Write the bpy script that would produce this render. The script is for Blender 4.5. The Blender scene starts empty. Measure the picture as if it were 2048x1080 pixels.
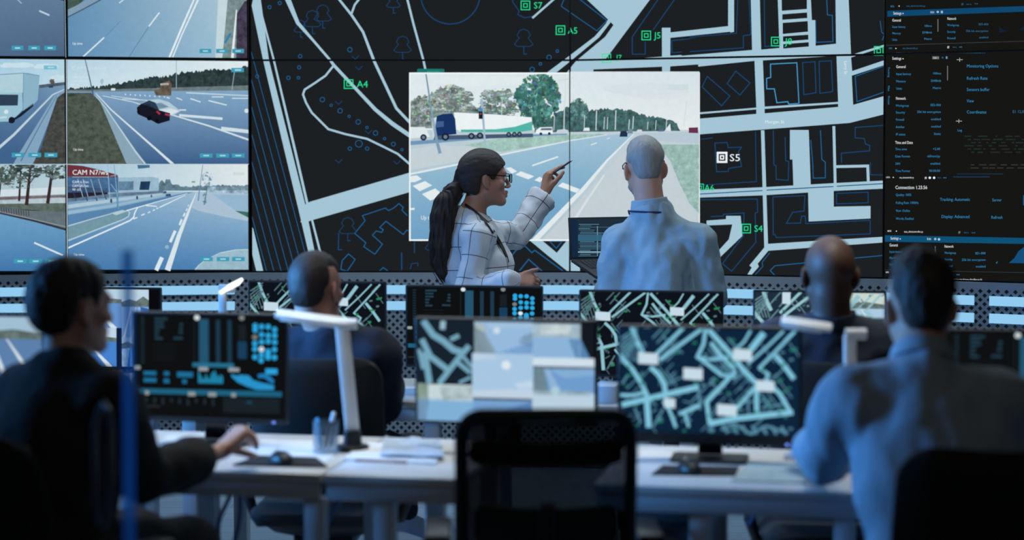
import bpy, bmesh, math, random
import numpy as np
from mathutils import Vector, Matrix, noise
from mathutils.geometry import tessellate_polygon
PI = math.pi
random.seed(7)
scene = bpy.context.scene
COL = scene.collection

# ------------------------------------------------------------------ camera
FPX = 3600.0            # focal length in pixels of the 2048 frame
CAMH = 1.6
PITCH = math.radians(2.0)
HORIZON = 322.0
SHIFT_Y = (math.tan(PITCH) * FPX - (540 - HORIZON)) / 2048.0
CAM_POS = Vector((0, 0, CAMH))
_cp, _sp = math.cos(PITCH), math.sin(PITCH)

def ray(X, Y):
    """direction through photo pixel (X, Y), scaled so that its y is 1"""
    cx = (X - 1024) / FPX
    cy = -(Y - 540) / FPX + SHIFT_Y * 2048 / FPX
    d = Vector((cx, _cp + cy * _sp, -_sp + cy * _cp))
    return d / d.y

def at(X, Y, d):
    return CAM_POS + ray(X, Y) * d

def atz(X, Y, z):
    r = ray(X, Y)
    return CAM_POS + r * ((z - CAMH) / r.z)

# ------------------------------------------------------------------ helpers
def s2l(c):
    c = c / 255.0
    return c / 12.92 if c <= 0.04045 else ((c + 0.055) / 1.055) ** 2.4

def rgb(c):
    return tuple(s2l(v) for v in c)

def new_obj(name, data, parent=None):
    o = bpy.data.objects.new(name, data)
    COL.objects.link(o)
    if parent is not None:
        o.parent = parent
    return o

def tag(o, label=None, cat=None, group=None, kind=None):
    if label: o['label'] = label
    if cat: o['category'] = cat
    if group: o['group'] = group
    if kind: o['kind'] = kind
    return o

def empty(name, loc=(0, 0, 0), rz=0.0, label=None, cat=None, group=None):
    o = bpy.data.objects.new(name, None)
    COL.objects.link(o)
    o.location = loc
    o.rotation_euler = (0, 0, rz)
    o.empty_display_size = 0.05
    return tag(o, label, cat, group)

def copy_tree(o, parent=None):
    c = o.copy()
    COL.objects.link(c)
    if parent is not None:
        c.parent = parent
    for ch in list(o.children):
        copy_tree(ch, c)
    return c

def mat(name, col, rough=0.5, metal=0.0, noise_amt=0.0, noise_scale=20.0, bump=0.0, bump_scale=60.0,
        spec=0.5, sss=0.0, sheen=0.0, alpha=1.0, trans=0.0, coat=0.0):
    m = bpy.data.materials.new(name)
    m.use_nodes = True
    nt = m.node_tree
    b = nt.nodes['Principled BSDF']
    base = (*rgb(col), 1)
    b.inputs['Base Color'].default_value = base
    b.inputs['Roughness'].default_value = rough
    b.inputs['Metallic'].default_value = metal
    b.inputs['Specular IOR Level'].default_value = spec
    if coat: b.inputs['Coat Weight'].default_value = coat
    if sss:
        b.inputs['Subsurface Weight'].default_value = sss
        b.inputs['Subsurface Radius'].default_value = (0.02, 0.006, 0.003)
        b.inputs['Subsurface Scale'].default_value = 0.6
    if sheen:
        b.inputs['Sheen Weight'].default_value = sheen
    if trans:
        b.inputs['Transmission Weight'].default_value = trans
    if alpha < 1: b.inputs['Alpha'].default_value = alpha
    tc = nt.nodes.new('ShaderNodeTexCoord')
    if noise_amt:
        n = nt.nodes.new('ShaderNodeTexNoise')
        n.inputs['Scale'].default_value = noise_scale
        n.inputs['Detail'].default_value = 4
        nt.links.new(tc.outputs['Object'], n.inputs['Vector'])
        r = nt.nodes.new('ShaderNodeMapRange')
        r.inputs['To Min'].default_value = 1 - noise_amt
        r.inputs['To Max'].default_value = 1 + noise_amt
        nt.links.new(n.outputs['Fac'], r.inputs['Value'])
        mx = nt.nodes.new('ShaderNodeVectorMath')
        mx.operation = 'SCALE'
        mx.inputs[0].default_value = base[:3]
        nt.links.new(r.outputs['Result'], mx.inputs['Scale'])
        nt.links.new(mx.outputs['Vector'], b.inputs['Base Color'])
    if bump:
        n2 = nt.nodes.new('ShaderNodeTexNoise')
        n2.inputs['Scale'].default_value = bump_scale
        n2.inputs['Detail'].default_value = 3
        nt.links.new(tc.outputs['Object'], n2.inputs['Vector'])
        bp = nt.nodes.new('ShaderNodeBump')
        bp.inputs['Strength'].default_value = bump
        bp.inputs['Distance'].default_value = 0.01
        nt.links.new(n2.outputs['Fac'], bp.inputs['Height'])
        nt.links.new(bp.outputs['Normal'], b.inputs['Normal'])
    return m

def emis(name, col, strength=1.0):
    m = bpy.data.materials.new(name)
    m.use_nodes = True
    nt = m.node_tree
    nt.nodes.clear()
    e = nt.nodes.new('ShaderNodeEmission')
    e.inputs['Color'].default_value = (*rgb(col), 1)
    e.inputs['Strength'].default_value = strength
    o = nt.nodes.new('ShaderNodeOutputMaterial')
    nt.links.new(e.outputs[0], o.inputs['Surface'])
    return m

class MB:
    """collects shapes and links them as one mesh object"""
    def __init__(self):
        self.bm = bmesh.new()
    def box(self, c, s, rz=0.0, bev=0.0, M=None):
        T = Matrix.Translation(Vector(c)) @ Matrix.Rotation(rz, 4, 'Z') @ Matrix.Diagonal((s[0], s[1], s[2], 1))
        if M is not None: T = M @ T
        r = bmesh.ops.create_cube(self.bm, size=1, matrix=T)
        if bev:
            es = list({e for v in r['verts'] for e in v.link_edges})
            bmesh.ops.bevel(self.bm, geom=es, offset=bev, segments=2, affect='EDGES', profile=0.5)
        return self
    def tube(self, pts, r, n=10, caps=True, closed=False):
        pts = [Vector(p) for p in pts]
        rs = r if isinstance(r, (list, tuple)) else [r] * len(pts)
        rings = []
        up = None
        N = len(pts)
        for i, p in enumerate(pts):
            if closed:
                t = pts[(i + 1) % N] - pts[i - 1]
            else:
                t = pts[min(i + 1, N - 1)] - pts[max(i - 1, 0)]
            t.normalize()
            if up is None:
                a = Vector((0, 0, 1)) if abs(t.z) < 0.9 else Vector((1, 0, 0))
                up = (a - t * a.dot(t)).normalized()
            else:
                up = (up - t * up.dot(t)).normalized()
            s = t.cross(up)
            rings.append([self.bm.verts.new(p + (up * math.cos(k * 2 * PI / n) + s * math.sin(k * 2 * PI / n)) * rs[i]) for k in range(n)])
        for i in range(N if closed else N - 1):
            a, b = rings[i], rings[(i + 1) % N]
            for k in range(n):
                self.bm.faces.new((a[k], a[(k + 1) % n], b[(k + 1) % n], b[k]))
        if caps and not closed:
            self.bm.faces.new(list(reversed(rings[0])))
            self.bm.faces.new(rings[-1])
        return self
    def cyl(self, a, b, r, r2=None, n=20):
        return self.tube([a, b], [r, r if r2 is None else r2], n)
    def lathe(self, prof, c=(0, 0, 0), n=24):
        c = Vector(c)
        rings = [[self.bm.verts.new(c + Vector((r * math.cos(k * 2 * PI / n), r * math.sin(k * 2 * PI / n), z))) for k in range(n)] for r, z in prof]
        for a, b in zip(rings, rings[1:]):
            for k in range(n):
                self.bm.faces.new((a[k], a[(k + 1) % n], b[(k + 1) % n], b[k]))
        self.bm.faces.new(list(reversed(rings[0])))
        self.bm.faces.new(rings[-1])
        return self
    def rslab(self, w, h, t, r, M, bev=0.004, n=6, fn=None):
        """rounded rectangle slab, w along x, h along z, thickness along y, placed by M; fn bends it"""
        def outline(ins):
            rr = max(r - ins, 0.0005)
            ww, hh = w / 2 - ins, h / 2 - ins
            out = []
            for cx, cz, a0 in ((ww - rr, hh - rr, 0), (-ww + rr, hh - rr, 90), (-ww + rr, -hh + rr, 180), (ww - rr, -hh + rr, 270)):
                for k in range(n + 1):
                    a = math.radians(a0 + 90 * k / n)
                    out.append((cx + rr * math.cos(a), cz + rr * math.sin(a)))
            return out
        prof = [(bev, -t / 2), (0.0, -t / 2 + bev), (0.0, t / 2 - bev), (bev, t / 2)]
        rings = []
        for ins, y in prof:
            ring = []
            for x, z in outline(ins):
                p = Vector((x, y, z))
                if fn: p = fn(p)
                ring.append(self.bm.verts.new(M @ p))
            rings.append(ring)
        m = len(rings[0])
        for a, b in zip(rings, rings[1:]):
            for k in range(m):
                self.bm.faces.new((a[k], a[(k + 1) % m], b[(k + 1) % m], b[k]))
        self.bm.faces.new(list(reversed(rings[0])))
        self.bm.faces.new(rings[-1])
        return self
    def bent(self, w, h, t, M, fn, nx=16, nz=16, rc=0.05):
        """a cushion-like grid slab bent by fn(p); outline a superellipse-rounded rectangle"""
        def pt(i, j, s):
            u, v = i / nx * 2 - 1, j / nz * 2 - 1
            x, z = u * w / 2, v * h / 2
            # round the corners
            dx, dz = max(0, abs(x) - (w / 2 - rc)), max(0, abs(z) - (h / 2 - rc))
            d = math.hypot(dx, dz)
            if d > rc:
                k = rc / d
                x = math.copysign(w / 2 - rc + dx * k, x)
                z = math.copysign(h / 2 - rc + dz * k, z)
            e = max(abs(u), abs(v))
            y = s * t / 2 * (1 - max(0.0, (e - 0.8) / 0.2) ** 2 * 0.75)
            return M @ fn(Vector((x, y, z)))
        A = [[self.bm.verts.new(pt(i, j, -1)) for j in range(nz + 1)] for i in range(nx + 1)]
        B = [[self.bm.verts.new(pt(i, j, 1)) for j in range(nz + 1)] for i in range(nx + 1)]
        for i in range(nx):
            for j in range(nz):
                self.bm.faces.new((A[i][j], A[i + 1][j], A[i + 1][j + 1], A[i][j + 1]))
                self.bm.faces.new((B[i][j], B[i][j + 1], B[i + 1][j + 1], B[i + 1][j]))
        rim = [(i, 0) for i in range(nx)] + [(nx, j) for j in range(nz)] + [(i, nz) for i in range(nx, 0, -1)] + [(0, j) for j in range(nz, 0, -1)]
        for k in range(len(rim)):
            a, b = rim[k], rim[(k + 1) % len(rim)]
            self.bm.faces.new((A[b[0]][b[1]], A[a[0]][a[1]], B[a[0]][a[1]], B[b[0]][b[1]]))
        return self
    def build(self, name, m, parent=None, smooth=True, angle=40):
        bmesh.ops.recalc_face_normals(self.bm, faces=self.bm.faces[:])
        me = bpy.data.meshes.new(name)
        self.bm.to_mesh(me)
        self.bm.free()
        me.materials.append(m)
        if smooth:
            me.polygons.foreach_set('use_smooth', [True] * len(me.polygons))
            me.set_sharp_from_angle(angle=math.radians(angle))
        return new_obj(name, me, parent)

# ------------------------------------------------------------------ screens
def screen_material():
    m = bpy.data.materials.new('screen_picture')
    m.use_nodes = True
    nt = m.node_tree
    nt.nodes.clear()
    N = nt.nodes.new
    at_ = N('ShaderNodeAttribute'); at_.attribute_name = 'Col'
    tc = N('ShaderNodeTexCoord')
    n = N('ShaderNodeTexNoise'); n.inputs['Scale'].default_value = 38; n.inputs['Detail'].default_value = 5; n.inputs['Roughness'].default_value = 0.7
    nt.links.new(tc.outputs['Object'], n.inputs['Vector'])
    mr = N('ShaderNodeMapRange')
    mr.inputs['From Min'].default_value = 0.3; mr.inputs['From Max'].default_value = 0.7
    mr.inputs['To Min'].default_value = -0.9; mr.inputs['To Max'].default_value = 1.1
    nt.links.new(n.outputs['Fac'], mr.inputs['Value'])
    mul = N('ShaderNodeMath'); mul.operation = 'MULTIPLY'
    nt.links.new(mr.outputs['Result'], mul.inputs[0]); nt.links.new(at_.outputs['Alpha'], mul.inputs[1])
    add = N('ShaderNodeMath'); add.operation = 'ADD'; add.inputs[1].default_value = 1.0
    nt.links.new(mul.outputs[0], add.inputs[0])
    e = N('ShaderNodeEmission')
    nt.links.new(at_.outputs['Color'], e.inputs['Color']); nt.links.new(add.outputs[0], e.inputs['Strength'])
    o = N('ShaderNodeOutputMaterial')
    nt.links.new(e.outputs[0], o.inputs['Surface'])
    return m
M_SCREEN = screen_material()

_text_cache = {}
def text_tris(s):
    if s not in _text_cache:
        cu = bpy.data.curves.new('lettering', 'FONT')
        cu.body = s; cu.size = 1.0; cu.resolution_u = 2
        ob = bpy.data.objects.new('lettering', cu)
        COL.objects.link(ob)
        bpy.context.view_layer.update()
        me = bpy.data.meshes.new_from_object(ob.evaluated_get(bpy.context.evaluated_depsgraph_get()))
        me.calc_loop_triangles()
        vs = [v.co.copy() for v in me.vertices]
        tr = [[(vs[i].x, vs[i].y) for i in t.vertices] for t in me.loop_triangles]
        w = max([p[0] for t in tr for p in t] or [1])
        bpy.data.objects.remove(ob); bpy.data.curves.remove(cu); bpy.data.meshes.remove(me)
        _text_cache[s] = (tr, w)
    return _text_cache[s]

class Canvas:
    """picture of a screen, drawn with flat glowing shapes on the screen's own plane"""
    EPS = 0.0004
    def __init__(self, org, u, v, w, h):
        self.o, self.u, self.v, self.w, self.h = Vector(org), Vector(u), Vector(v), w, h
        self.n = self.u.cross(self.v).normalized()     # towards the viewer
        if self.n.y > 0: self.n = -self.n
        self.t = (0, 0, 1.0)
        self.layer = 0
        self.verts, self.cols, self.faces = [], [], []
        self.clip = None
        self.grade = None; self.grain = 0.0
    def T(self, x0, y0, s):
        self.t = (x0, y0, s); return self
    def L(self, k):
        self.layer = k; return self
    def px(self, p):
        return (self.t[0] + p[0] / self.t[2], self.t[1] + p[1] / self.t[2])
    def uv(self, p):
        X, Y = self.px(p)
        r = ray(X, Y)
        k = (self.o - CAM_POS).dot(self.n) / r.dot(self.n)
        q = CAM_POS + r * k - self.o
        return (q.dot(self.u), q.dot(self.v))
    def _tri(self, tri):
        """tri: three (u, v, col4); clipped to the screen"""
        x0, y0, x1, y1 = self.clip or (0, 0, self.w, self.h)
        poly = list(tri)
        for ax, lim, sgn in ((0, x0, 1), (0, x1, -1), (1, y0, 1), (1, y1, -1)):
            out = []
            for i in range(len(poly)):
                a, b = poly[i - 1], poly[i]
                da, db = (a[ax] - lim) * sgn, (b[ax] - lim) * sgn
                if (da >= 0) != (db >= 0):
                    t = da / (da - db)
                    out.append((a[0] + (b[0] - a[0]) * t, a[1] + (b[1] - a[1]) * t, tuple(p + (q - p) * t for p, q in zip(a[2], b[2]))))
                if db >= 0: out.append(b)
            poly = out
            if len(poly) < 3: return
        k = len(self.verts)
        off = self.n * (self.layer * self.EPS)
        for p in poly:
            self.verts.append(self.o + self.u * p[0] + self.v * p[1] + off)
            self.cols.append(p[2])
        self.faces.append(tuple(range(k, k + len(poly))))
    def setclip(self, a=None, b=None):
        if a is None: self.clip = None; return self
        p, q = self.uv(a), self.uv(b)
        self.clip = (max(0, min(p[0], q[0])), max(0, min(p[1], q[1])), min(self.w, max(p[0], q[0])), min(self.h, max(p[1], q[1])))
        return self
    def poly(self, pts, col, a=0.0):
        """col: one rgb or one per point; a: how strongly the texture speckles it"""
        uv = [self.uv(p) for p in pts]
        cols = col if isinstance(col[0], (tuple, list)) else [col] * len(pts)
        if self.grade: cols = [self.grade(c) for c in cols]
        cc = [(*rgb(c), max(a, self.grain)) for c in cols]
        if len(uv) == 3: tris = [(0, 1, 2)]
        elif len(uv) == 4 and isinstance(col[0], (tuple, list)):
            tris = [(0, 1, 2), (0, 2, 3)]
        else: tris = tessellate_polygon([[Vector((p[0], p[1], 0)) for p in uv]])
        for t in tris:
            self._tri([(uv[i][0], uv[i][1], cc[i]) for i in t])
        return self
    def rect(self, x0, y0, x1, y1, col, a=0.0):
        return self.poly([(x0, y0), (x1, y0), (x1, y1), (x0, y1)], col, a)
    def grad(self, x0, y0, x1, y1, tl, tr, br, bl, a=0.0, n=6):
        def lerp(p, q, t): return tuple(i + (j - i) * t for i, j in zip(p, q))
        for i in range(n):
            for j in range(n):
                P, C = [], []
                for du, dv in ((0, 0), (1, 0), (1, 1), (0, 1)):
                    s, t = (i + du) / n, (j + dv) / n
                    P.append((x0 + (x1 - x0) * s, y0 + (y1 - y0) * t))
                    C.append(lerp(lerp(tl, tr, s), lerp(bl, br, s), t))
                self.poly(P, C, a)
        return self
    def line(self, pts, w, col, a=0.0, closed=False):
        P = [Vector(p) for p in pts]
        n = len(P)
        ws = list(w) if isinstance(w, (list, tuple)) else [w] * n
        offs = []
        for i in range(n):
            if closed: d1, d2 = P[i] - P[i - 1], P[(i + 1) % n] - P[i]
            else: d1, d2 = P[i] - P[max(i - 1, 0)], P[min(i + 1, n - 1)] - P[i]
            if d1.length == 0: d1 = d2
            if d2.length == 0: d2 = d1
            d1, d2 = d1.normalized(), d2.normalized()
            t = d1 + d2
            if t.length < 0.2: t = d1
            t.normalize()
            nn = Vector((-t.y, t.x))
            c = max(0.45, nn.dot(Vector((-d1.y, d1.x))))
            offs.append(nn * (ws[i] / 2 / c))
        for i in range(n if closed else n - 1):
            j = (i + 1) % n
            self.poly([P[i] + offs[i], P[j] + offs[j], P[j] - offs[j], P[i] - offs[i]], col, a)
        return self
    def outline(self, pts, w, col):
        return self.line(pts, w, col, closed=True)
    def disc(self, c, r, col, a=0.0, n=12, ry=None):
        return self.poly([(c[0] + r * math.cos(k * 2 * PI / n), c[1] + (ry or r) * math.sin(k * 2 * PI / n)) for k in range(n)], col, a)
    def ring(self, c, r, w, col, n=14):
        return self.line([(c[0] + r * math.cos(k * 2 * PI / n), c[1] + r * math.sin(k * 2 * PI / n)) for k in range(n)], w, col, closed=True)
    def blob(self, c, rx, ry, col, a=0.6, n=26, rag=0.25, seed=0):
        rnd = random.Random(seed + int(c[0] * 7 + c[1] * 13))
        P = []
        for k in range(n):
            s = 1 + rnd.uniform(-rag, rag)
            t = k * 2 * PI / n
            P.append((c[0] + rx * s * math.cos(t), c[1] + ry * s * math.sin(t)))
        return self.poly(P, col, a)
    def crown(self, c, rx, ry, col, col2, seed=0, k=40, a=0.7):
        """leafy crown from many ragged blobs"""
        rnd = random.Random(seed)
        for i in range(k):
            r = math.sqrt(rnd.random()); t = rnd.random() * 2 * PI
            x, y = c[0] + rx * r * math.cos(t), c[1] + ry * r * math.sin(t)
            cc = col if rnd.random() < 0.6 else col2
            z = self.layer
            self.layer = z + (i % 3) * 0.34
            self.blob((x, y), rx * rnd.uniform(0.12, 0.28), ry * rnd.uniform(0.1, 0.22), cc, a, 12, 0.4, i)
            for q in range(3):
                t2 = rnd.random() * 2 * PI; r2 = math.sqrt(rnd.random()) * 1.08
                self.layer = z + 0.5 + (q % 3) * 0.2
                c3 = tuple(int(min(255, v * rnd.uniform(0.72, 1.3))) for v in cc)
                self.blob((c[0] + rx * r2 * math.cos(t2), c[1] + ry * r2 * math.sin(t2)), rx * rnd.uniform(0.03, 0.09), ry * rnd.uniform(0.03, 0.08), c3, a, 7, 0.5, i * 3 + q)
            self.layer = z
        return self
    def trees(self, top, base, col, a=0.7, jag=12, step=10, seed=1):
        """a belt of trees: jagged top line above a flat base"""
        rnd = random.Random(seed)
        P = []
        for (xa, ya), (xb, yb) in zip(top, top[1:]):
            m = max(1, int(abs(xb - xa) / step))
            for i in range(m):
                t = i / m
                P.append((xa + (xb - xa) * t, ya + (yb - ya) * t + rnd.uniform(-jag, jag)))
        P.append(top[-1])
        for i in range(len(P) - 1):
            xa, xb = P[i][0], P[i + 1][0]
            def by(x):
                for (ba, bb) in zip(base, base[1:]):
                    if ba[0] <= x <= bb[0]: return ba[1] + (bb[1] - ba[1]) * (x - ba[0]) / max(1e-6, bb[0] - ba[0])
                return base[-1][1]
            self.poly([P[i], P[i + 1], (xb, by(xb)), (xa, by(xa))], col, a)
        return self
    def text(self, x, y, s, h, col, w=None, right=False, vert=False):
        """baseline starts at (x, y); h is the capital height; w stretches to a width"""
        tr, tw = text_tris(s)
        sy = h / 0.69
        sx = sy if w is None else w / max(tw, 1e-6)
        x0 = x - tw * sx if right else x
        c = (*rgb(col), 0.0)
        for t in tr:
            if vert: Q = [self.uv((x0 + p[1] * sy, y + p[0] * sx)) for p in t]
            else: Q = [self.uv((x0 + p[0] * sx, y - p[1] * sy)) for p in t]
            self._tri([(q[0], q[1], c) for q in Q])
        return self
    def build(self, name, parent):
        me = bpy.data.meshes.new(name)
        # keep each mesh relative to its own origin at the screen's lower corner
        inv = parent.matrix_world.inverted() if parent is not None else Matrix()
        loc = self.o
        me.from_pydata([v - loc for v in self.verts], [], self.faces)
        ca = me.color_attributes.new('Col', 'FLOAT_COLOR', 'POINT')
        ca.data.foreach_set('color', np.array(self.cols, dtype=np.float32).ravel())
        me.materials.append(M_SCREEN)
        o = new_obj(name, me, parent)
        o.location = loc - (parent.location if parent is not None else Vector())
        return o
# ------------------------------------------------------------------ the setting and the video wall
def W(o, parent=None):
    """mesh was made in world coordinates: undo the parent's own place"""
    if parent is not None:
        o.location = -Vector(parent.location)
    return o

def plan(X, d):
    r = ray(X, HORIZON)
    return Vector((r.x * d, d, 0))

WALL_PTS = [(-420, 9.0), (0, 9.22), (500, 9.4), (1140, 9.4), (1770, 8.88), (2048, 8.57), (2480, 8.1)]
WALL = [plan(X, d) for X, d in WALL_PTS]
def wall_pt(X, off=0.0):
    """point of the wall's plan on the sight line of pixel column X, pulled off metres towards the camera"""
    r = ray(X, HORIZON)
    for a, b in zip(WALL, WALL[1:]):
        e = b - a
        den = r.x * e.y - r.y * e.x
        if abs(den) < 1e-9: continue
        t = (a.x * e.y - a.y * e.x) / den
        q = Vector((r.x * t, r.y * t, 0))
        s = (q - a).dot(e) / e.length_squared
        if -1e-6 <= s <= 1 + 1e-6:
            return q - Vector((r.x, r.y, 0)).normalized() * off
    return Vector((r.x * 9, 9, 0))

ZB = at(820, 543.5, 9.4).z
ZJ = at(820, 120.5, 9.4).z
ZT = ZJ + (ZJ - ZB)

# floor of pale planks
def floor_material():
    m = bpy.data.materials.new('pale_plank_floor')
    m.use_nodes = True
    nt = m.node_tree
    b = nt.nodes['Principled BSDF']
    tc = nt.nodes.new('ShaderNodeTexCoord')
    br = nt.nodes.new('ShaderNodeTexBrick')
    br.inputs['Scale'].default_value = 1.0
    br.inputs['Brick Width'].default_value = 1.3
    br.inputs['Row Height'].default_value = 0.14
    br.inputs['Mortar Size'].default_value = 0.002
    br.inputs['Color1'].default_value = (*rgb((140, 168, 196)), 1)
    br.inputs['Color2'].default_value = (*rgb((154, 180, 206)), 1)
    br.inputs['Mortar'].default_value = (*rgb((110, 116, 122)), 1)
    nt.links.new(tc.outputs['Object'], br.inputs['Vector'])
    mp = nt.nodes.new('ShaderNodeMapping'); mp.inputs['Scale'].default_value = (1.5, 40, 1)
    nt.links.new(tc.outputs['Object'], mp.inputs['Vector'])
    n = nt.nodes.new('ShaderNodeTexNoise'); n.inputs['Scale'].default_value = 2; n.inputs['Detail'].default_value = 5
    nt.links.new(mp.outputs['Vector'], n.inputs['Vector'])
    mx = nt.nodes.new('ShaderNodeMix'); mx.data_type = 'RGBA'; mx.blend_type = 'MULTIPLY'; mx.inputs['Factor'].default_value = 0.35
    nt.links.new(br.outputs['Color'], mx.inputs['A']); nt.links.new(n.outputs['Color'], mx.inputs['B'])
    nt.links.new(mx.outputs['Result'], b.inputs['Base Color'])
    b.inputs['Roughness'].default_value = 0.45
    return m

fl = MB()
fl.box((0, 5.2, -0.05), (9.4, 11.4, 0.1))
tag(fl.build('floor', floor_material(), smooth=False), kind='structure')

def perforated_material():
    m = bpy.data.materials.new('perforated_metal')
    m.use_nodes = True
    nt = m.node_tree
    b = nt.nodes['Principled BSDF']
    uv = nt.nodes.new('ShaderNodeUVMap'); uv.uv_map = 'holes'
    sp = nt.nodes.new('ShaderNodeSeparateXYZ')
    nt.links.new(uv.outputs['UV'], sp.inputs[0])
    def mth(op, a, b_=None, v=None):
        n = nt.nodes.new('ShaderNodeMath'); n.operation = op
        nt.links.new(a, n.inputs[0])
        if b_ is not None: nt.links.new(b_, n.inputs[1])
        if v is not None: n.inputs[1].default_value = v
        return n.outputs[0]
    p = mth('ADD', sp.outputs['X'], sp.outputs['Y'])
    q = mth('SUBTRACT', sp.outputs['X'], sp.outputs['Y'])
    ms = []
    for k in (p, q):
        f = mth('FRACT', k); f = mth('SUBTRACT', f, v=0.5); f = mth('ABSOLUTE', f)
        ms.append(f)
    mxm = mth('MAXIMUM', ms[0], ms[1])
    hole = mth('LESS_THAN', mxm, v=0.27)
    mx = nt.nodes.new('ShaderNodeMix'); mx.data_type = 'RGBA'
    mx.inputs['A'].default_value = (*rgb((138, 152, 166)), 1)
    mx.inputs['B'].default_value = (*rgb((14, 17, 24)), 1)
    nt.links.new(hole, mx.inputs['Factor'])
    nt.links.new(mx.outputs['Result'], b.inputs['Base Color'])
    b.inputs['Roughness'].default_value = 0.5
    b.inputs['Metallic'].default_value = 0.2
    return m

def sheet_along(Xs, z0, z1, off, m, name, thick=0.0, uvs=None, parent=None):
    """vertical sheet that follows the wall's plan between pixel columns Xs[0] and Xs[-1]"""
    xs = [Xs[0]] + [X for X, _ in WALL_PTS if Xs[0] < X < Xs[1]] + [Xs[1]]
    P = [wall_pt(X, off) for X in xs]
    vs, fs, uvl = [], [], []
    s = 0.0
    for i in range(len(P) - 1):
        L = (P[i + 1] - P[i]).length
        k = len(vs)
        for p, z in ((P[i], z0), (P[i + 1], z0), (P[i + 1], z1), (P[i], z1)):
            vs.append((p.x, p.y, z))
        fs.append((k, k + 1, k + 2, k + 3))
        if uvs: uvl += [(s / uvs, z0 / uvs), ((s + L) / uvs, z0 / uvs), ((s + L) / uvs, z1 / uvs), (s / uvs, z1 / uvs)]
        else: uvl += [(0, 0)] * 4
        if thick:
            r0, r1 = P[i].normalized() * thick, P[i + 1].normalized() * thick
            k = len(vs)
            for p, r, z in ((P[i], r0, z0), (P[i + 1], r1, z0), (P[i + 1], r1, z1), (P[i], r0, z1)):
                vs.append((p.x + r.x, p.y + r.y, z))
            fs += [(k + 3, k + 2, k + 1, k), (k - 4, k, k + 1, k - 3), (k - 1, k - 2, k + 2, k + 3)]
            uvl += [(0, 0)] * 12
            if i == 0: fs.append((k - 4, k - 1, k + 3, k)); uvl += [(0, 0)] * 4
            if i == len(P) - 2: fs.append((k - 3, k + 1, k + 2, k - 2)); uvl += [(0, 0)] * 4
        s += L
    me = bpy.data.meshes.new(name)
    me.from_pydata(vs, [], fs)
    ul = me.uv_layers.new(name='holes')
    ul.data.foreach_set('uv', np.array(uvl, dtype=np.float32).ravel())
    me.materials.append(m)
    return new_obj(name, me, parent)

M_PERF = perforated_material()
HOLE = 0.0415
zt = ZB - 0.035
o = sheet_along((-400, 2460), 0.0, zt, 0.03, M_PERF, 'wall_back', uvs=HOLE)
tag(o, kind='structure')
o = sheet_along((-400, 2460), zt, ZB - 0.004, 0.03, mat('brushed_panel_edge', (138, 152, 166), 0.5, 0.2), 'trim_1', thick=0.03)
tag(o, kind='structure')
# wall carcass behind the screens
o = sheet_along((-400, 2460), 0.0, ZT + 0.1, -0.12, mat('dark_wall_paint', (30, 33, 38), 0.8, noise_amt=0.05), 'wall_video', thick=0.1)
tag(o, kind='structure')

# glowing strips between the perforated uprights
M_STRIP = emis('backlit_strip', (146, 203, 240), 1.0)
cols = [-257, 113, 483, 853, 1223, 1593, 1966, 2340]
za, zb_ = at(790, 569.5, 9.4).z, at(790, 587.0, 9.4).z
zc, zd = at(790, 601.5, 9.4).z, at(790, 619.0, 9.4).z
spots = ['behind the seated person in black', 'at the desk lamp with the bright head', 'beside the dark data monitor',
         'behind the standing person in checked blouse', 'behind the standing person in blue shirt', 'beside the head of the person in pale shirt', 'beyond the last upright of the wall']
for i in range(7):
    for hi, (z1, z0) in (('upper', (za, zb_)), ('lower', (zc, zd))):
        o = sheet_along((cols[i] + 15, cols[i + 1] - 15), z0, z1, 0.037, M_STRIP, 'light_strip', thick=0.004)
        tag(o, f'{hi} glowing pale blue light strip {spots[i]}', 'light strip', 'light strips in the perforated wall')

# ------------------------------------------------------------------ picture palette
BG = (29, 32, 35)
ROAD = (163, 197, 213)
BLU = (30, 98, 150)
BLU2 = (24, 72, 118)
GRN = (38, 222, 150)
WHT = (236, 242, 246)
CYB = (52, 158, 192)

def icon(c, X, Y, s, txt, tx, ty, th, col=GRN, fill=BG, w=None):
    c.L(22)
    c.outline([(X - s / 2, Y - s / 2), (X + s / 2, Y - s / 2), (X + s / 2, Y + s / 2), (X - s / 2, Y + s / 2)], s * 0.1, col)
    k = s * 0.21
    c.outline([(X - k, Y - k), (X + k, Y - k), (X + k, Y + k), (X - k, Y + k)], s * 0.09, col)
    if txt: c.text(tx, ty, txt, th, col, w)

def tree_icon(c, X, Y, h, col=BLU2):
    c.L(3)
    P = [(-.28, .28), (-.42, .18), (-.3, .02), (-.2, -.1), (-.3, -.22), (-.2, -.42), (0, -.5), (.2, -.42), (.3, -.22), (.2, -.1), (.3, .02), (.42, .18), (.28, .28)]
    c.outline([(X + x * h, Y + y * h) for x, y in P], 4, col)
    c.line([(X, Y + .28 * h), (X, Y + .62 * h), (X + .14 * h, Y + .62 * h)], 5, col)

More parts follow.
